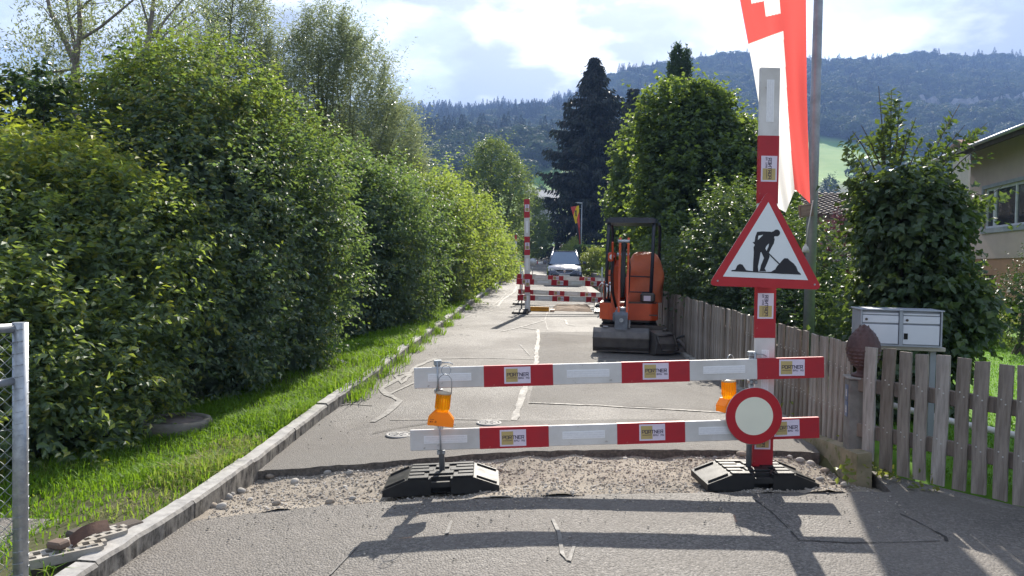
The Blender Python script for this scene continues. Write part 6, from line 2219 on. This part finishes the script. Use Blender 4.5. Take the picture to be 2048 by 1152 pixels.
plant('climbing_shrub', 'dark sprig of broad leaves poking up at the left edge above the bush', 'bush', (-5.9, 9.2), [(tuple(P(66, 178, 9.2)), (.25, .25, .22)), (tuple(P(22, 205, 9.2)), (.25, .2, .13)), (tuple(P(55, 212, 9.2)), (.3, .25, .12)), (tuple(P(255, 165, 10.5)), (.3, .3, .4))], LF_DRK, r=.02, k=1,
      twigs=150, per=9, tlen=.2, leaf=.1, wl=.6, droop=.5, ground=False)

# trees by the road further up
plant('birch_tree', 'rounded green tree rising behind the end of the hedge', 'tree', (-1.6, 66),
      [(tuple(P(985, 345, 66)), (2.1, 2.2, 2.3)), (tuple(P(960, 400, 66)), (1.7, 2, 3.0)), (tuple(P(1018, 385, 65)), (1.6, 1.8, 2.6)), (tuple(P(990, 450, 66)), (2.4, 2.2, 3.2)), (tuple(P(985, 310, 66)), (1.2, 1.2, 1.0))], LF_BIR, r=.16, k=2,
      twigs=2600, per=9, tlen=.9, leaf=.24, wl=.42, droop=.5, freq=.9)
plant('roadside_tree', 'small dark leafy tree at the far bend behind the second tall post', 'tree', (1.2, 84),
      [(tuple(P(1058, 440, 84)), (1.5, 1.6, 2.6)), (tuple(P(1048, 470, 84)), (1.8, 1.6, 2.4)), (tuple(P(1070, 475, 84)), (1.5, 1.5, 1.9)), (tuple(P(1060, 405, 84)), (.8, .9, 1.4))], LF_BIR, r=.12, k=2,
      twigs=1500, per=8, tlen=.8, leaf=.24, wl=.45, droop=.4, freq=.9)
plant('roadside_bush', 'dark bush beside the black car at the far bend', 'bush', (2.6, 92),
      [(tuple(P(1072, 490, 92)), (1.6, 1.5, 1.3)), (tuple(P(1050, 500, 92)), (1.8, 1.5, 1.3)), (tuple(P(1086, 478, 105)), (1.2, 1.3, 2.6))], LF_DRK, r=.05, k=1,
      twigs=700, per=8, tlen=.6, leaf=.22, wl=.5)
plant('flower_bush', 'pale flowering bush in front of the far white car', 'bush', (float(P(1112, 470, 160).x), 160), [(tuple(P(1112, 470, 160)), (2.0, 1.2, 1.1))], LF_LIT, r=.05, k=1, twigs=160, per=8, tlen=.5, leaf=.28, wl=.7)
# right side
plant('maple_tree', 'slender light green tree right behind the excavator canopy', 'tree', (4.8, 31),
      [(tuple(P(1267, 330, 31)), (.6, .9, 1.5)), (tuple(P(1254, 430, 31)), (.65, .9, 1.7)), (tuple(P(1280, 460, 31)), (.9, 1, 1.8)), (tuple(P(1247, 520, 31)), (.55, .9, 1.0)), (tuple(P(1284, 300, 31)), (.45, .6, .8))], LF_MAP, r=.07, k=2,
      group='trees along the garden fence', twigs=1700, per=9, tlen=.45, leaf=.17, wl=.75, droop=.5, upw=.7)
plant('maple_tree', 'broad dense maple with sunlit top beyond the long fence', 'tree', (4.9, 20),
      [((4.45, 20, 3.3), (1.25, 1.4, 2.4)), ((5.55, 19.4, 2.7), (1.2, 1.4, 2.4)), ((4.3, 20.2, 5.1), (.85, 1.0, 1.1)), ((5.2, 20, 4.6), (1.0, 1.0, 1.0)), ((4.0, 19, 1.5), (.75, 1.3, 1.5)), ((5.0, 18.6, 1.2), (1.2, 1.2, 1.4)), ((6.2, 19.6, 3.2), (.9, 1.1, 2.0)), ((6.0, 20, 4.6), (.8, .9, .85)), ((4.9, 20, 5.5), (.6, .7, .6))], LF_MAP, r=.09, k=3, core=2600,
      group='trees along the garden fence', twigs=7600, amp=.3, per=9, tlen=.36, leaf=.13, wl=.8, droop=.5, upw=.7)
plant('garden_shrub', 'dark loose shrub between the fence and the roadworks triangle', 'bush', (4.2, 12.8),
      [((3.85, 13.4, 1.5), (.75, 1.2, 1.3)), ((4.5, 12.4, 1.2), (.8, 1.0, 1.15)), ((4.3, 14.2, 2.3), (.8, 1.0, .9)), ((3.6, 15.2, 1.1), (.5, 1.6, 1.1)), ((3.55, 17.5, 1.0), (.5, 1.4, 1.2))], LF_IVY, core=900,
      group='shrubs behind the fence', twigs=2700, per=9, tlen=.3, leaf=.09, wl=.62, droop=.5)
plant('garden_shrub', 'low dark shrub behind the fence between lamp post and triangle', 'bush', (4.0, 10.8),
      [((3.75, 11.2, .7), (.5, .8, .7)), ((4.3, 10.9, .8), (.6, .6, .75)), ((3.5, 10.0, .35), (.35, .6, .45)), ((4.9, 11.4, .9), (.6, .6, .8))], LF_DRK,
      group='shrubs behind the fence', twigs=900, per=9, tlen=.24, leaf=.075, wl=.5, droop=.4)
for k, (px, top, lab) in enumerate(((1346, 108, 'narrow dark cypress column, lowest of three behind the maple'), (1360, 97, 'narrow dark cypress column, middle of three behind the maple'), (1377, 99, 'narrow dark cypress column next to the banner side of the three'))):
    tp = P(px, top, 46)
    plant('cypress', lab, 'tree', (tp.x, 46 + .3 * k), [((tp.x, 46 + .3 * k, tp.z - 1.5), (.24, .26, 1.6)), ((tp.x, 46 + .3 * k, tp.z - 4.5), (.34, .34, 3)), ((tp.x, 46 + .3 * k, tp.z - 8.5), (.42, .42, 4))], LF_DRK, r=.05, k=1,
          group='cypress columns behind the maple', twigs=2200, per=5, tlen=.3, leaf=.2, wl=.4, droop=-.4, upw=2.0, amp=.04, shoots=0)

# ivy-clad trunk by the letter boxes
sprays = []
rs2 = random.Random(5)


def spray(a, b, n_, leaf, wl):
    a, b = Vector(a), Vector(b)
    Cc, Dd = [], []
    d = (b - a).normalized()
    for i in range(n_):
        s = i / n_
        c = a.lerp(b, s) + Vector((0, 0, -.08 * s * s))
        sd_ = d.cross(Vector((0, 1, .2))).normalized() * (1 if i % 2 else -1)
        for j in range(2):
            Cc.append(c + Vector((rs2.gauss(0, .012), rs2.gauss(0, .03), rs2.gauss(0, .012))))
            Dd.append(d * .5 + sd_ * .8 + Vector((rs2.gauss(0, .3), rs2.gauss(0, .4), rs2.gauss(0, .2))))
    Cc, Dd = np.array([v[:] for v in Cc]), np.array([v[:] for v in Dd])
    L = leaf * rng.uniform(.6, 1.2, len(Cc))
    return leaf_arrays(Cc, Dd, np.array([0, -.3, .8]) + rng.normal(size=Cc.shape) * .5, L, L * wl)


def cat_arr(lst):
    Vs, Fs, Ts, o = [], [], [], 0
    for V, F, t_ in lst:
        Vs.append(V); Fs.append(F + o); Ts.append(t_); o += len(V)
    return np.concatenate(Vs), np.concatenate(Fs), np.concatenate(Ts)


SPR_T = [((1770, 330), (1757, 172)), ((1780, 320), (1783, 180)), ((1790, 320), (1800, 200)), ((1760, 330), (1722, 250)), ((1800, 330), (1832, 235)), ((1750, 340), (1705, 262)), ((1850, 340), (1920, 208)), ((1860, 345), (1930, 250)), ((1870, 350), (1975, 245)), ((1740, 360), (1700, 300)),
         ((1900, 420), (1985, 400)), ((1900, 380), (1975, 395)), ((1745, 400), (1690, 350)), ((1745, 420), (1685, 395)), ((1900, 460), (2005, 372)), ((1915, 520), (1975, 545)), ((1820, 330), (1850, 270)), ((1840, 330), (1880, 280)), ((1765, 320), (1770, 230)), ((1775, 320), (1740, 260)),
         ((1730, 360), (1690, 380)), ((1905, 440), (1960, 440)), ((1800, 330), (1815, 260)), ((1890, 360), (1950, 300))]
mbs = MB()
for (a, b) in SPR_T:
    pa, pb_ = P(*a, 8.0), P(*b, 7.9 + rs2.uniform(-.2, .2))
    mbs.tube([pa, pa.lerp(pb_, .5) + Vector((0, 0, .03)), pb_], [.008, .006, .003], 5, cap=False)
    for rep in range(2):
        sprays.append(spray(pa + Vector((rs2.gauss(0, .05), rs2.gauss(0, .08), 0)), pb_ + Vector((rs2.gauss(0, .04), rs2.gauss(0, .08), rs2.gauss(0, .03))), max(8, int((pb_ - pa).length / .035)), .075, .62))
iv = plant('ivy_tree', 'bushy ivy-clad trunk with leafy shoots standing behind the letter boxes', 'tree', (4.2, 8.05),
           [((4.15, 8.0, .75), (.46, .5, .75)), ((4.15, 8.0, 1.55), (.47, .5, .8)), ((4.13, 8.0, 2.15), (.50, .5, .42)), ((4.05, 8.0, 2.45), (.42, .42, .2)), ((3.78, 7.9, .7), (.3, .35, .55)), ((3.6, 7.8, .35), (.28, .35, .32)), ((4.65, 7.9, 1.3), (.2, .3, .28))], LF_IVY, r=.07, k=2, core=700, extra=cat_arr(sprays),
           twigs=2900, per=8, tlen=.2, leaf=.085, wl=.8, droop=.6, upw=.2, amp=.12, freq=2.5)
mem = mbs.mesh('shoots', BARK)
mem.transform(Matrix.Translation(-iv.location))
link('shoots', mem, iv)
plant('garden_shrub', 'dark rounded shrub against the house at the right edge', 'bush', (float(P(2040, 600, 13).x), 13), [(tuple(P(2045, 622, 13)), (.38, .5, .5)), (tuple(P(2085, 600, 13)), (.5, .6, .7))], LF_DRK, group='garden shrubs by the lawn', twigs=700, per=8, tlen=.16, leaf=.05, wl=.5, core=200)
plant('garden_shrub', 'pale green low plants along the edge of the lawn', 'bush', (float(P(1960, 650, 14.5).x), 14.5), [(tuple(P(1935, 660, 14.5)), (.5, .5, .22)), (tuple(P(1985, 655, 14.5)), (.7, .5, .25)), (tuple(P(2040, 665, 14)), (.5, .5, .2)), (tuple(P(1965, 640, 15)), (.3, .3, .3))], LF_LIT, group='garden shrubs by the lawn', twigs=500, per=8, tlen=.16, leaf=.07, wl=.4, r=.01, k=1)
plant('garden_shrub', 'dark straggly shrubs at the foot of the house wall', 'bush', (float(P(1935, 600, 16).x), 16.5), [(tuple(P(1915, 622, 16)), (.35, .4, .35)), (tuple(P(1955, 628, 16.5)), (.6, .4, .16)), (tuple(P(1900, 640, 15)), (.4, .5, .4))], LF_IVY, group='garden shrubs by the lawn', twigs=600, per=8, tlen=.2, leaf=.07, wl=.5)
plant('garden_shrub', 'purple leaved shrub in front of the grey house', 'bush', (float(P(1680, 480, 25).x), 26.0), [(tuple(P(1682, 470, 26)), (.55, .5, .7)), (tuple(P(1672, 500, 26)), (.6, .5, .6)), (tuple(P(1680, 540, 26)), (.4, .4, .8))], LF_PUR, group='garden shrubs by the lawn', twigs=350, per=8, tlen=.25, leaf=.1, wl=.6)
plant('garden_shrub', 'bushy tuft of long leaves behind the fence below the lamp post', 'bush', (4.35, 10.2), [((4.35, 10.2, .55), (.4, .4, .5)), ((4.75, 10.6, .5), (.35, .4, .45))], LF_IVY, group='garden shrubs by the lawn', twigs=260, per=10, tlen=.35, leaf=.16, wl=.12, droop=.1, upw=1.2)
# hedge block and shrubs by the far car
def box_hedge(label, c, sx_, sy, sz, mat, n, leaf, rz=0.0, group=None):
    t = thing('box_hedge', label, 'hedge', c, rz, group)
    pts, nn = [], []
    for k in range(n):
        f = rng.random()
        if f < .3: p, u = (rng.uniform(-1, 1), rng.uniform(-1, 1), 1), (0, 0, 1)
        elif f < .65: p, u = (rng.uniform(-1, 1), -1, rng.uniform(0, 1)), (0, -1, 0)
        elif f < .85: p, u = (-1, rng.uniform(-1, 1), rng.uniform(0, 1)), (-1, 0, 0)
        else: p, u = (1, rng.uniform(-1, 1), rng.uniform(0, 1)), (1, 0, 0)
        pts.append((p[0] * sx_ / 2, p[1] * sy / 2, p[2] * sz)); nn.append(u)
    pts, nn = np.array(pts), np.array(nn, float)
    pts += rng.normal(size=pts.shape) * leaf * .35
    D = nn * .5 + rng.normal(size=pts.shape) * .7 + np.array([0, 0, .3])
    V, F, ti = leaf_arrays(pts, D, nn + rng.normal(size=pts.shape) * .6, leaf * rng.uniform(.6, 1.2, n), leaf * .5 * np.ones(n))
    link('hedge_leaves', npmesh('hedge_leaves', V, F, mat, ti), t)
    MB().box((-sx_ / 2 + .06, -sy / 2 + .06, 0), (sx_ / 2 - .06, sy / 2 - .06, sz - .08)).build('hedge_core', M('hedge_twigs', (0.02, 0.03, 0.015), .95), t)


hc = P(1164, 555, 62)
box_hedge('clipped dark hedge block beside the road behind the dark car', (hc.x + .2, 62, float(TZ(hc.x + .2, 62)) - .05), 1.5, 2.4, P(1160, 492, 61).z - float(TZ(hc.x + .2, 62)) + .05, LF_DRK, 3500, .12)
plant('roadside_bush', 'sunlit slope of shrubs left of the clipped hedge block', 'bush', (float(P(1140, 500, 72).x), 72), [(tuple(P(1138, 508, 72)), (.8, 2, .8)), (tuple(P(1150, 500, 70)), (.5, 2, 1.0))], LF_LIT, twigs=350, per=8, tlen=.4, leaf=.2, wl=.5, r=.03, k=1)
plant('roadside_bush', 'pale yellow-green shrub between the dark car and the excavator', 'bush', (float(P(1192, 540, 42).x) + .25, 42), [(tuple(P(1188, 520, 42)), (.55, .8, .55)), (tuple(P(1197, 530, 42)), (.45, .8, .8)), (tuple(P(1185, 545, 42)), (.4, .8, .5))], LF_LIT, twigs=800, per=8, tlen=.25, leaf=.12, wl=.5, r=.03, k=1)
gw = P(1190, 545, 40)
tag(MB().box((XR(30) + .25, 27, float(RZ(27)) - .1), (XR(30) + .37, 41, float(RZ(34)) + .75), Matrix.Rotation(-.034, 3, 'Z'), bev=.01).build('garden_wall', M('grey_planks', (.16, .145, .135), .85, (.11, .1, .095), 5, stretch=(1, 6, 1))), 'grey garden wall beside the dark car', 'wall')

# spruce
def spruce(label, c, h, rmax):
    t = thing('spruce_tree', label, 'tree', c)
    MB().tube([(0, 0, -.2), (0, 0, h * .5), (0, 0, h)], [rmax * .075, rmax * .045, .02], 8, cap=False).build('trunk', BARK, t)
    Cs, Ds, Ns = [], [], []
    r_ = random.Random(3)
    z = .8
    while z < h - .1:
        f = z / h
        rr_ = rmax * float(np.interp(f, [0, .3, .5, .7, .82, .92, 1], [1, .98, .88, .68, .42, .17, .03])) * (.86 + .14 * math.sin(z * 2.1))
        nb_ = max(5, int(13 - 5 * f))
        for k in range(nb_):
            a = r_.uniform(0, 6.283)
            L = rr_ * r_.uniform(.72, 1.18)
            d = Vector((math.cos(a), math.sin(a), 0))
            ns = max(3, int(L / .42))
            for s in range(ns):
                u = (s + .6) / ns
                zz_ = z + L * (.10 - .48 * u + .36 * u * u)
                p = d * (L * u) + Vector((0, 0, zz_))
                for j in range(8):
                    Cs.append(p + Vector((r_.gauss(0, .16), r_.gauss(0, .16), r_.gauss(0, .07))))
                    sd_ = Vector((-d.y, d.x, 0)) * r_.uniform(-1, 1)
                    Ds.append(d * .6 + sd_ * .9 + Vector((0, 0, -.75 + r_.gauss(0, .35))))
        z += r_.uniform(.22, .42) * (1.25 - .5 * f)
    Cs, Ds = np.array([v[:] for v in Cs]), np.array([v[:] for v in Ds])
    n_ = len(Cs)
    L = rng.uniform(.35, .85, n_)
    V, F, ti = leaf_arrays(Cs, Ds, np.array([0, 0, .8]) + rng.normal(size=Cs.shape) * .5, L, L * .34)
    link('crown', npmesh('crown', V, F, LF_SPR, ti), t)


sb = P(1182, 500, 92)
zs_ = float(TZ(sb.x, 92))
spruce('tall dark spruce towering beside the far end of the road', (sb.x, 92, zs_), P(1204, 112, 92).z - zs_, 6.6)
sb = P(1243, 500, 100)
spruce('dark spruce standing close behind the tall one', (sb.x + 1.0, 100, float(TZ(sb.x, 100))), P(1240, 175, 100).z - float(TZ(sb.x, 100)), 3.6)

# ------------------------------------------------------------------ grass
def blades(n, xf, yf, hmin, hmax, wid, lean=.45, tint=None):
    """bent two-piece blades; xf, yf arrays of positions"""
    z = TZ(xf, yf)
    h = rng.uniform(hmin, hmax, n) if np.isscalar(hmin) else hmin
    a = rng.uniform(0, 6.283, n)
    d = np.stack([np.cos(a), np.sin(a), np.zeros(n)], 1)
    s = np.stack([-np.sin(a), np.cos(a), np.zeros(n)], 1)
    l = rng.uniform(.1, lean * 2, n)
    b = np.stack([xf, yf, z - .01], 1)
    m = b + d * (h * l * .3)[:, None] + np.array([0, 0, 1]) * (h * .6)[:, None]
    tp = b + d * (h * l)[:, None] + np.array([0, 0, 1]) * (h * (1 - .3 * l))[:, None]
    w = wid * rng.uniform(.6, 1.4, n)
    V = np.stack([b - s * w[:, None] / 2, b + s * w[:, None] / 2, m + s * w[:, None] * .42, m - s * w[:, None] * .42, tp], 1).reshape(-1, 3)
    k = np.arange(n)[:, None] * 5
    F = np.concatenate([k + np.array([[0, 1, 2]]), k + np.array([[0, 2, 3]]), k + np.array([[3, 2, 4]])])
    t_ = rng.random(n) if tint is None else tint
    return V, F, np.repeat(t_, 5)


GR = leafmat('grass_blade', (0.07, 0.15, 0.014), (0.14, 0.26, 0.024), (0.32, 0.52, 0.02), .6, .45, .2, (0.26, 0.23, 0.10))
GRL = leafmat('lawn_blade', (0.055, 0.14, 0.012), (0.10, 0.22, 0.02), (0.24, 0.46, 0.02), .5, .42, .3)
n = 60000
yy = np.concatenate([rng.uniform(1.5, 9, 30000), rng.uniform(9, 20, 18000), rng.uniform(20, 60, 12000)])
tt = rng.random(n) ** 1.15 * np.where(yy < 7, 1.9, 1.5)
xx = XL(yy) - .15 - tt
clump = wob3(np.stack([xx, yy, 0 * xx], 1), 3.1, .7)
keepg = ~((yy > 3.75) & (yy < 4.75) & (xx > -2.85) & (rng.random(n) < .7)) & ~((yy < 5.4) & (xx > XL(yy) - .8 + .1 * clump) & (rng.random(n) < .5))
xx, yy, clump = xx[keepg], yy[keepg], clump[keepg]
n = len(xx)
dry = (yy < 6.8) & (yy > 4.6) & (xx > XL(yy) - .6)
hh = (.08 + .11 * np.clip(clump + .4, 0, 1)) * np.where(yy < 5.5, .75, 1.0) * rng.uniform(.55, 1.3, n)
ti = np.where(dry & (rng.random(n) < .55), 1.0, np.clip(rng.random(n) * .75 + .25 * clump, 0, .9))
V, F, t_ = blades(n, xx, yy, hh, hh, np.where(yy > 12, .014, .0085), .6, tint=ti)
allg = [(V, F, t_)]
# tufts that hang over and in front of the kerb further up
n = 9000
ty = np.concatenate([rng.normal(c, .2, 220) for c in (8.9, 9.5, 10.3, 11.4, 12.6, 14.0, 15.4, 17, 19, 22, 25, 29, 34)])
tx = XL(ty) + rng.normal(-.02, .10, len(ty)) + .05 * np.sin(ty * 3)
tx = np.minimum(tx, XL(ty) + .22)
n = len(ty)
V, F, t_ = blades(n, tx, ty, .08, .24, .010, .6)
onroad = np.repeat(np.where(tx > XL(ty) - .13, RZ(ty) + CR(tx, ty) + np.where(tx < XL(ty), .1, 0) - TZ(tx, ty), 0), 5)
V[:, 2] += onroad
wide = V.reshape(-1, 5, 3)
allg.append((V, F, t_))
V, F, t_ = cat_arr(allg)
tag(link('verge_grass', npmesh('verge_grass', V, F, GR, t_)), 'lush green grass growing along the verge on the left', 'grass', kind='stuff')
n = 60000
lx = rng.uniform(3.2, 11, n); ly = 5.0 + 11 * rng.random(n) ** 1.4
ok = behind_fence(lx, ly - .25) & (lx > XR(ly) + .3) & ((lx - 4.2) ** 2 + (ly - 8) ** 2 > .3)
lx, ly = lx[ok], ly[ok]
V, F, t_ = blades(len(lx), lx, ly, .03, .075, .009, .6)
tag(link('lawn_grass', npmesh('lawn_grass', V, F, GRL, t_)), 'bright mown lawn behind the near picket fence', 'grass', kind='stuff')
# weeds along the foot of the fences
wl_ = []
wp = [(1700, 960, .0), (1712, 950, 0), (1690, 880, .0), (1672, 862, 0), (1760, 955, 0), (1800, 962, 0), (1850, 985, 0), (1740, 950, 0), (1725, 900, 0)]
Cs = []
for px, py, _ in wp:
    g_ = G(px, py)
    for k in range(16): Cs.append((g_.x + rng.normal(0, .06), g_.y + rng.normal(.03, .06), g_.z + abs(rng.normal(.03, .05))))
for k in range(420):
    y = rng.uniform(6.4, 9.5); Cs.append((2.86 + rng.normal(.06, .06), y, float(RZ(y)) + .05 + abs(rng.normal(0, .1))))
Cs = np.array(Cs)
L = rng.uniform(.03, .075, len(Cs))
V, F, t_ = leaf_arrays(Cs, rng.normal(size=Cs.shape) + np.array([0, 0, .5]), np.array([0, 0, 1]) + rng.normal(size=Cs.shape) * .6, L, L * .7)
tag(link('weeds', npmesh('weeds', V, F, LF_LIT, t_)), 'small weeds sprouting at the foot of the fences', 'weeds', kind='stuff')
# ------------------------------------------------------------------ far woods
def tree_proto(name, kind, seed):
    r = np.random.default_rng(seed)
    if kind == 'fir':
        n = 420
        z = r.random(n) ** .8
        rad_ = (1 - z) * .26 * r.uniform(.6, 1.1, n)
        a = r.uniform(0, 6.283, n)
        C = np.stack([rad_ * np.cos(a), rad_ * np.sin(a), z], 1)
        D = np.stack([np.cos(a), np.sin(a), -.5 + r.normal(0, .3, n)], 1)
        Nn = np.array([0, 0, 1]) + r.normal(size=C.shape) * .4
        L = r.uniform(.07, .15, n) * (1.1 - .8 * z)
        V, F, t = leaf_arrays(C, D, Nn, L, L * .6, tint=r.random(n))
        mt = FIRM
    else:
        lob = [((r.normal(0, .16), r.normal(0, .16), .55 + r.normal(0, .13)), r.uniform(.22, .34)) for _ in range(7)]
        Cs, Us = [], []
        for c, rr_ in lob:
            u = nrm(r.normal(size=(150, 3)))
            Cs.append(np.array(c) + u * rr_ * r.uniform(.85, 1.05, (150, 1))); Us.append(u)
        C, U_ = np.concatenate(Cs), np.concatenate(Us)
        L = r.uniform(.06, .13, len(C))
        V, F, t = leaf_arrays(C, nrm(np.cross(U_, r.normal(size=C.shape))), U_ + r.normal(size=C.shape) * .35, L, L * .85, .08, r.random(len(C)))
        mt = BRDM
    me = npmesh(name, V, F, mt, t)
    return bpy.data.objects.new(name, me)


FIRM = leafmat('far_fir', (0.014, 0.026, 0.018), (0.026, 0.042, 0.026), (0.04, 0.06, 0.03), .7, .15, .2)
BRDM = leafmat('far_broadleaf', (0.030, 0.052, 0.022), (0.055, 0.085, 0.035), (0.10, 0.15, 0.05), .7, .25, .2)
pc_ = bpy.data.collections.new('wood_kinds')
kinds = []
for i, (nm, kd) in enumerate((('a_fir', 'fir'), ('b_fir', 'fir'), ('c_broadleaf', 'b'), ('d_broadleaf', 'b'), ('e_broadleaf', 'b'))):
    o = tree_proto(nm, kd, 40 + i)
    pc_.objects.link(o)


def wood(name, label, pts, kind, scale):
    me = bpy.data.meshes.new(name)
    me.vertices.add(len(pts))
    me.vertices.foreach_set('co', np.asarray(pts, np.float32).ravel())
    for an, ty, dat in (('kind', 'INT', np.asarray(kind, np.int32)), ('size', 'FLOAT_VECTOR', np.asarray(scale, np.float32).ravel()), ('turn', 'FLOAT_VECTOR', np.stack([np.zeros(len(pts)), np.zeros(len(pts)), rng.uniform(0, 6.28, len(pts))], 1).astype(np.float32).ravel())):
        at = me.attributes.new(an, ty, 'POINT')
        at.data.foreach_set('vector' if ty == 'FLOAT_VECTOR' else 'value', dat)
    o = tag(link(name, me), label, 'forest', kind='stuff')
    ng = bpy.data.node_groups.new(name, 'GeometryNodeTree')
    ng.interface.new_socket('Geometry', in_out='INPUT', socket_type='NodeSocketGeometry')
    ng.interface.new_socket('Geometry', in_out='OUTPUT', socket_type='NodeSocketGeometry')
    N_ = ng.nodes
    gi, go = N_.new('NodeGroupInput'), N_.new('NodeGroupOutput')
    ci = N_.new('GeometryNodeCollectionInfo')
    ci.inputs['Collection'].default_value = pc_
    ci.inputs['Separate Children'].default_value = True
    ci.inputs['Reset Children'].default_value = True
    ip = N_.new('GeometryNodeInstanceOnPoints')
    ip.inputs['Pick Instance'].default_value = True

    def attr(nm, dt):
        a = N_.new('GeometryNodeInputNamedAttribute')
        a.data_type = dt
        a.inputs['Name'].default_value = nm
        return a.outputs[0]
    ng.links.new(gi.outputs[0], ip.inputs['Points'])
    ng.links.new(ci.outputs[0], ip.inputs['Instance'])
    ng.links.new(attr('kind', 'INT'), ip.inputs['Instance Index'])
    ng.links.new(attr('turn', 'FLOAT_VECTOR'), ip.inputs['Rotation'])
    ng.links.new(attr('size', 'FLOAT_VECTOR'), ip.inputs['Scale'])
    ng.links.new(ip.outputs[0], go.inputs[0])
    md = o.modifiers.new('woods', 'NODES')
    md.node_group = ng
    return o


# the wooded hill
pts, kd, sc_ = [], [], []
ys_ = []
y = 420.0
while y < 1180:
    step = 6.5 + (y - 420) / 200
    x = -.85 * y
    while x < .95 * y:
        px, py_ = x + rng.normal(0, step * .35), y + rng.normal(0, step * .35)
        dens_ = 1.0
        if not in_meadow(np.array([px]), np.array([py_]))[0]:
            pts.append((px, py_, 0))
        x += step
    y += step
pts = np.array(pts)
# clearings of the houses
cx_, cy_ = float(P(957, 280, 560).x), 548
pts = pts[(pts[:, 0] - cx_) ** 2 + ((pts[:, 1] - cy_ + 10) / 1.3) ** 2 > 14 ** 2]
pts = pts[~((pts[:, 0] > P(1775, 206, 800).x) & (pts[:, 0] < P(2075, 206, 800).x) & (pts[:, 1] > 730) & (pts[:, 1] < 803) & (rng.random(len(pts)) < .88))]
pts[:, 2] = TZ(pts[:, 0], pts[:, 1]) - .5
n = len(pts)
fir = (wob3(pts * np.array([.02, .02, 0]), 1.0, 2.2) + rng.normal(0, .35, n)) > np.where(pts[:, 1] > 800, -.05, .35)
fir &= ~((pts[:, 0] / pts[:, 1] > .12) & (rng.random(n) < .7))
kd = np.where(fir, rng.integers(0, 2, n), rng.integers(2, 5, n))
h_ = np.where(fir, rng.uniform(15, 26, n), rng.uniform(10, 17, n))
w_s = np.where(fir, h_ * rng.uniform(.75, 1.0, n), h_ * rng.uniform(.8, 1.15, n))
wood('hill_forest', 'dense wooded hillside filling the background', pts, kd, np.stack([w_s, w_s, h_], 1))
# clumps of paler trees on the lower slope
pts, sizes = [], []
for (px, py, d, n_, sx_, sy) in ((905, 300, 400, 26, 26, 16), (960, 320, 430, 16, 24, 12), (1065, 285, 420, 30, 24, 18), (1020, 315, 390, 18, 16, 12), (880, 335, 330, 14, 16, 10), (985, 345, 350, 14, 18, 10), (1250, 330, 330, 10, 30, 14), (1000, 300, 450, 20, 30, 14), (850, 300, 420, 18, 25, 12),
                                 (1810, 300, 400, 24, 26, 16), (1900, 290, 380, 26, 50, 20), (2010, 300, 360, 22, 40, 20), (1545, 300, 420, 16, 18, 16), (1450, 300, 420, 20, 40, 16), (1350, 300, 420, 14, 30, 14)):
    c = P(px, py, d)
    for k in range(n_):
        x, y = c.x + rng.normal(0, sx_ * .45), d + rng.normal(0, sy * .6)
        pts.append((x, y, float(TZ(x, y)) - .4)); sizes.append(rng.uniform(9, 15))
sizes = np.array(sizes)
wood('slope_trees', 'paler clumps of trees on the lower slope below the forest', np.array(pts), rng.integers(2, 5, len(pts)), np.stack([sizes * 1.05, sizes * 1.05, sizes], 1))
# rows of trees behind the gardens and the left hedge, too dim to tell apart
pts, sizes = [], []
for k in range(150):
    x, y = rng.uniform(-75, -8), rng.uniform(70, 170)
    if x > XL(y) - 8: continue
    pts.append((x, y, float(TZ(x, y)) - .3)); sizes.append(rng.uniform(6, 11))
for k in range(110):
    y = rng.uniform(95, 210); x = XR(y) + rng.uniform(6, 95)
    if x < P(1290, 500, y).x or P(1622, 500, y).x < x < P(1715, 500, y).x: continue
    pts.append((x, y, float(TZ(x, y)) - .3)); sizes.append(rng.uniform(4, 7.5))
sizes = np.array(sizes)
wood('valley_trees', 'belt of garden trees in the middle distance', np.array(pts), rng.integers(2, 5, len(pts)), np.stack([sizes, sizes, sizes], 1))
# lone dark tree and hedge on the meadow
for px, py, d, h, lab in ((1660, 366, 330, 8.5, 'lone dark round tree on the meadow right of the lamp post'), (1082, 388, 300, 6.0, 'dark conical tree on the meadow left of the spruce')):
    c = P(px, py, d)
    z = float(TZ(c.x, d))
    plant('meadow_tree', lab, 'tree', (c.x, d), [((c.x, d, z + h * .45), (h * .34, h * .34, h * .4)), ((c.x, d, z + h * .75), (h * .22, h * .22, h * .28)), ((c.x, d, z + h * .2), (h * .36, h * .36, h * .22))], LF_DRK, r=.2, k=1, twigs=260, per=7, tlen=1.2, leaf=.8, wl=.6)

# ------------------------------------------------------------------ haze of a humid summer day
hz = MB().box((-2450, -55, -8), (2450, 2250, 420)).build('haze', bpy.data.materials.new('haze'))
hm = hz.data.materials[0]
hm.use_nodes = True
hm.node_tree.nodes.clear()
h = NT(hm.node_tree)
ho = h.n('ShaderNodeOutputMaterial')
hv = h.n('ShaderNodeVolumePrincipled')
hv.inputs['Color'].default_value = (0.32, 0.52, 1.0, 1)
hv.inputs['Density'].default_value = 0.00040
hv.inputs['Anisotropy'].default_value = 0.0
h.link(hv.outputs[0], ho.inputs['Volume'])
tag(hz, 'thin bluish haze in the air over the valley', 'haze', kind='stuff')
